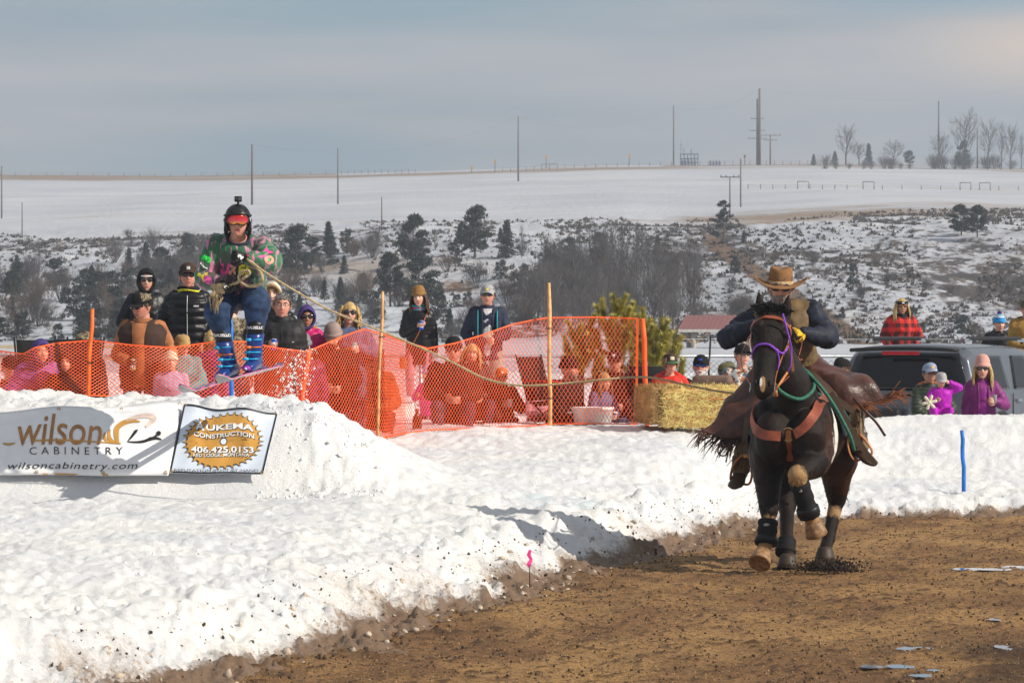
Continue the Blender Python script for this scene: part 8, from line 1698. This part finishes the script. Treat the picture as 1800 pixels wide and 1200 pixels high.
# ---- banners on the face of the jump pile
def face_pt(px, py, off=.02):
    """where the sight line through a photo pixel meets the snow surface"""
    Y = np.linspace(27.5, 33, 500); X = (px-900)/F*Y; z = snow_base(X, Y); zl = CZ-(py-HY)*Y/F; i = np.where(z >= zl)[0]; i = i[0] if len(i) else 250
    return Vector((X[i], Y[i]-off-.03, zl[i]+.015))
def banner(name, corners, nx_, ny_, label, mats, cat='banner', wr=.02, seed=1):
    TL, TR, BR, BL = corners; t = thing(name, face_pt(*BL), label, cat); o0 = t.location.copy(); G = []
    for j in range(ny_+1):
        v = j/ny_; row = []
        for i in range(nx_+1):
            u = i/nx_; a = (BL[0]+(BR[0]-BL[0])*u, BL[1]+(BR[1]-BL[1])*u); b = (TL[0]+(TR[0]-TL[0])*u, TL[1]+(TR[1]-TL[1])*u); px = a[0]+(b[0]-a[0])*v; py = a[1]+(b[1]-a[1])*v
            row.append([px, py])
        G.append(row)
    # smooth sheet: depth from a plane fitted to the face, plus drape
    P_ = np.array([[face_pt(px, py)[:] for px, py in row] for row in G]); D_ = P_[:, :, 1]
    for _ in range(14): D_ = (np.pad(D_, 1, 'edge')[:-2, 1:-1]+np.pad(D_, 1, 'edge')[2:, 1:-1]+np.pad(D_, 1, 'edge')[1:-1, :-2]+np.pad(D_, 1, 'edge')[1:-1, 2:]+D_)/5
    D_ = D_-.10
    for j in range(ny_+1):
        for i in range(nx_+1):
            px, py = G[j][i]; u = i/nx_; v = j/ny_; D = D_[j, i]-wr*(math.sin(u*23+3*math.sin(v*2+seed))*(.35+.65*v)*.6+.5*math.sin(u*9+v*5+seed)); G[j][i] = W(px, py+3.0*math.sin(u*11+seed)*(1 if v > .5 else .2), D)-o0
    mb = MB(); mb.loft([[p for p in row] for row in G], cap=False, closed=False); sheet = put('sheet', baked(mb.mesh('s', mats), [('SOLIDIFY', dict(thickness=.004, offset=-1))], [mats]), t)
    def at(u, v, off=.0):
        fi = min(max(u, 0), .9999)*nx_; fj = min(max(v, 0), .9999)*ny_; i, j = int(fi), int(fj); fu, fv = fi-i, fj-j
        p = G[j][i].lerp(G[j][i+1], fu).lerp(G[j+1][i].lerp(G[j+1][i+1], fu), fv); return p+Vector((0, -.006-off, .002))
    return t, sheet, at
def lay(me, at, fn, par, name, off=0):
    """place flat artwork (x,y) on the banner through fn -> (u,v)"""
    bm = bmesh.new(); bm.from_mesh(me); bmesh.ops.triangulate(bm, faces=bm.faces); 
    long_ = [e for e in bm.edges if e.calc_length() > .16]
    if long_: bmesh.ops.subdivide_edges(bm, edges=long_, cuts=3)
    bm.to_mesh(me); bm.free()
    for v in me.vertices:
        u, w_ = fn(v.co.x, v.co.y); v.co = at(u, w_, off+max(0, v.co.z)*.5)
    me.update(); return put(name, me, par)
def poly(pts, m): q = MB(); q.add([(x, y, 0) for x, y in pts], [tuple(range(len(pts)))]); return q.mesh('art', m, False)
def ribbonpoly(cl, wd, m):
    q = MB(); n = len(cl); P_ = np.array(cl, float); T_ = np.gradient(P_, axis=0); T_ /= np.linalg.norm(T_, axis=1, keepdims=True)+1e-9; N_ = np.stack([-T_[:, 1], T_[:, 0]], 1); vs = []
    for i in range(n): w_ = wd[i] if isinstance(wd, (list, tuple, np.ndarray)) else wd; vs += [(*(P_[i]-N_[i]*w_/2), 0), (*(P_[i]+N_[i]*w_/2), 0)]
    q.add(vs, [(2*i, 2*i+1, 2*i+3, 2*i+2) for i in range(n-1)]); return q.mesh('art', m, False)
M_VINYL = mat('white_vinyl', (.78, .78, .79), .4, var=.03, bmp=0); M_VINB = mat('pale_blue_vinyl', (.60, .66, .76), .4, var=.03, bmp=0); M_GOLD = mat('gold_print', (.52, .27, .055), .5, var=.05, bmp=0); M_BRZ = mat('bronze_print', (.38, .18, .06), .5, var=.25, vscale=5, bmp=0); M_INK = mat('black_print', (.018, .018, .02), .5, bmp=0); M_PEACH = mat('pale_peach_print', (.66, .52, .46), .5, bmp=0)
# Wilson banner: (u,v) from photo pixels, x 0..310, y 712..838
bt, sh_, at1 = banner('sponsor_banner', ((-14, 722), (321, 706), (296, 836), (-18, 834)), 60, 20, 'long white vinyl banner reading wilson CABINETRY on the jump pile', M_VINYL, wr=.018)
def f1(px, py):      # photo pixel -> (u,v) on the first banner
    v = 0; u = 0
    for _ in range(6):
        yb = 834+2*u; yt = 722-16*u; v = (yb-py)/(yb-yt); xl = -18+4*v; xr = 296+25*v; u = (px-xl)/(xr-xl)
    return u, v
def txt1(s_, cx_, cy_, w_, h_, m, name, rot=0, shear=0, bold=0, wide=True, space=1.0, off=0):
    me = textmesh(s_, 1.0, m, 0, shear, space, bold); V = verts(me); xs = V[:, 0]; x0, x1 = xs.min(), xs.max(); y0, y1 = V[:, 1].min(), V[:, 1].max(); c_, n_ = math.cos(rot), math.sin(rot)
    def fn(x, y): X_ = (x-(x0+x1)/2)/(x1-x0)*w_; Y_ = -(y-(y0+y1)/2)/(y1-y0)*h_; return f1(cx_+X_*c_-Y_*n_, cy_+X_*n_+Y_*c_)
    return lay(me, at1, fn, sh_, name, off)
txt1('wilson', 105, 756, 148, 52, M_BRZ, 'lettering', -.01, .18, .004); txt1('CABINETRY', 134, 792, 164, 13, M_INK, 'lettering', -.005, 0, -.006, space=1.7); txt1('wilsoncabinetry.com', 128, 820, 228, 15, M_INK, 'lettering', .0, .25, -.002, space=1.1)
def art1(me, name='emblem', off=.001): return lay(me, at1, lambda x, y: f1(x, y), sh_, name, off)
sp = lambda *p: [v[:2] for v in spline([(a, b, 0) for a, b in p], 8)]
for pts, w0 in (((( 185, 757), (184, 766), (190, 775), (199, 778)), 5), (((193, 752), (192, 764), (198, 774), (207, 778)), 6), (((208, 778), (205, 765), (206, 750), (218, 741), (232, 739), (246, 742)), 9)):
    c = sp(*pts); n_ = len(c); art1(ribbonpoly(c, [w0*math.sin(math.pi*(.12+.85*i/n_))+.6 for i in range(n_)], M_GOLD))
art1(ribbonpoly(sp((222, 738), (238, 733), (258, 732), (271, 738), (262, 748), (256, 752)), [5, 5, 6]*0 or [4+5*math.sin(math.pi*i/40) for i in range(41)], M_PEACH)); art1(ribbonpoly(sp((5, 778), (14, 780), (27, 778)), [1+2.5*math.sin(math.pi*i/16) for i in range(17)], M_GOLD)); art1(ribbonpoly(sp((60, 775), (120, 774), (175, 776), (213, 779)), 2.2, M_GOLD))
art1(poly([(237, 756), (243, 755), (241, 760), (232, 770), (226, 775), (224, 775)], M_INK)); art1(ribbonpoly(sp((224, 776), (240, 777), (252, 776), (262, 773), (274, 771), (284, 773)), [1.5, 1.5]+[2+3.0*math.sin(math.pi*i/38) for i in range(39)], M_INK)); art1(poly([(279+4.2*math.cos(a), 764+3.8*math.sin(a)) for a in np.linspace(0, 6.28, 17)[:-1]], M_INK)); art1(ribbonpoly(sp((262, 771), (270, 770), (277, 766)), 3, M_INK))
for px, py in ((104, 712), (214, 713), (318, 707), (64, 833), (180, 834), (291, 831)): u, v = f1(px, py+4); q = MB(); c = at1(min(.99, max(.01, u)), min(.96, max(.04, v))); q.tube([c+Vector((math.cos(a)*.012, -.002, math.sin(a)*.012)) for a in np.linspace(0, 6.28, 11)], .004, 5); q.build('grommet', M_BRASS, bt)
for px, w_ in ((115, 46), (185, 12), (80, 10)): art1(poly([(px-w_/2, 832), (px+w_/2, 833), (px+w_/3, 836), (px-w_/3, 835.5)], M_GOLD), 'lower_print')
# Aukema banner
b2, s2_, at2 = banner('sponsor_banner', ((323, 712), (489, 723), (463, 833), (297, 832)), 44, 26, 'square pale blue banner with a golden saw blade reading AUKEMA CONSTRUCTION', M_VINB, wr=.016, seed=4)
def f2(px, py):
    u = .5
    for _ in range(6): yb = 832+1*u; yt = 712+11*u; v = (yb-py)/(yb-yt); xl = 297+26*v; xr = 463+26*v; u = (px-xl)/(xr-xl)
    return u, v
def art2(me, name='emblem', off=.001): return lay(me, at2, lambda x, y: f2(x, y), s2_, name, off)
def uvline(pts, w_): return pts
for seg in (((.02, .985), (.98, .985)), ((.02, .015), (.98, .015)), ((.012, .02), (.012, .98)), ((.988, .02), (.988, .98))):
    q = MB(); n_ = 30; (u0, v0), (u1, v1) = seg; hz_ = abs(v0-v1) < .01; vs = []
    for i in range(n_+1): f = i/n_; u = u0+(u1-u0)*f; v = v0+(v1-v0)*f; vs += [at2(u-(0 if hz_ else .009), v-(.012 if hz_ else 0), .001), at2(u+(0 if hz_ else .009), v+(.012 if hz_ else 0), .001)]
    q.add(vs, [(2*i, 2*i+1, 2*i+3, 2*i+2) for i in range(n_)]); q.build('border', M_INK, s2_, False)
def saw(sc, m, off):
    pts = []; nt_ = 34
    for k in range(nt_):
        a0 = 2*math.pi*k/nt_; 
        for da, r_ in ((0, .90), (.10, .885), (.135, 1.0), (.175, .93)): a = a0+da*1.0; pts.append((a, r_))
    P_ = [(392+70*sc*r_*math.cos(a)-.10*50*sc*r_*math.sin(a), 775+50*sc*r_*math.sin(a)) for a, r_ in pts]; q = MB(); n_ = len(P_)
    lv = [.0, .35, .7, 1.0]; vs = [(392, 775, 0)]
    for L_ in lv[1:]: vs += [(392+(x-392)*L_, 775+(y-775)*L_, 0) for x, y in P_]
    fs = [(0, 1+j, 1+(j+1) % n_) for j in range(n_)]
    for l_ in range(2): fs += [(1+l_*n_+j, 1+(l_+1)*n_+j, 1+(l_+1)*n_+(j+1) % n_, 1+l_*n_+(j+1) % n_) for j in range(n_)]
    q.add(vs, fs); art2(q.mesh('saw', m, False), 'saw_blade', off)
saw(1.035, M_INK, .0008); saw(1.0, M_GOLD, .0022)
art2(poly([(393+6.8*math.cos(a), 776+6.8*math.sin(a)) for a in np.linspace(0, 6.28, 21)[:-1]], M_INK), 'hub', .0036); art2(poly([(393+5.2*math.cos(a), 776+5.2*math.sin(a)) for a in np.linspace(0, 6.28, 21)[:-1]], M_VINB), 'hub', .0048)
def txt2(s_, cx_, cy_, w_, h_, m, rot=0, bold=0, off=.005, shadow=True, space=1.0, arc=0):
    for dx, dy, mm, b_, o_ in (((1.1, 1.2, M_INK, bold+.03, off), (0, 0, m, bold, off+.0018)) if shadow else ((0, 0, m, bold, off),)):
        me = textmesh(s_, 1.0, mm, 0, 0, space, b_); V = verts(me); x0, x1 = V[:, 0].min(), V[:, 0].max(); y0, y1 = V[:, 1].min(), V[:, 1].max()
        def fn(x, y): X_ = (x-(x0+x1)/2)/(x1-x0)*w_; Y_ = -(y-(y0+y1)/2)/(y1-y0)*h_; return f2(cx_+dx+X_, cy_+dy+Y_+rot*X_+arc*(X_/w_)**2*4)
        lay(me, at2, fn, s2_, 'lettering', o_)
txt2('A', 352, 748, 16, 15, M_WHT, .03, .03); txt2('UKEMA', 404, 750.5, 84, 10.5, M_WHT, .06, .03, arc=0); txt2('CONSTRUCTION', 394, 764.5, 106, 8, M_WHT, .03, .02); txt2('406.425.0153', 391, 790, 110, 11, M_WHT, .01, .025); txt2('RED LODGE, MONTANA', 389, 800, 98, 7, M_WHT, .0, .01); txt2('REPUTATION BUILT BY HAND', 380, 826.5, 148, 5, M_INK, .0, -.005, shadow=False)
for u, v in ((.02, .97), (.98, .97), (.02, .03), (.98, .03)): q = MB(); c = at2(u, v); q.tube([c+Vector((math.cos(a)*.012, -.002, math.sin(a)*.012)) for a in np.linspace(0, 6.28, 11)], .004, 5); q.build('grommet', M_BRASS, b2)
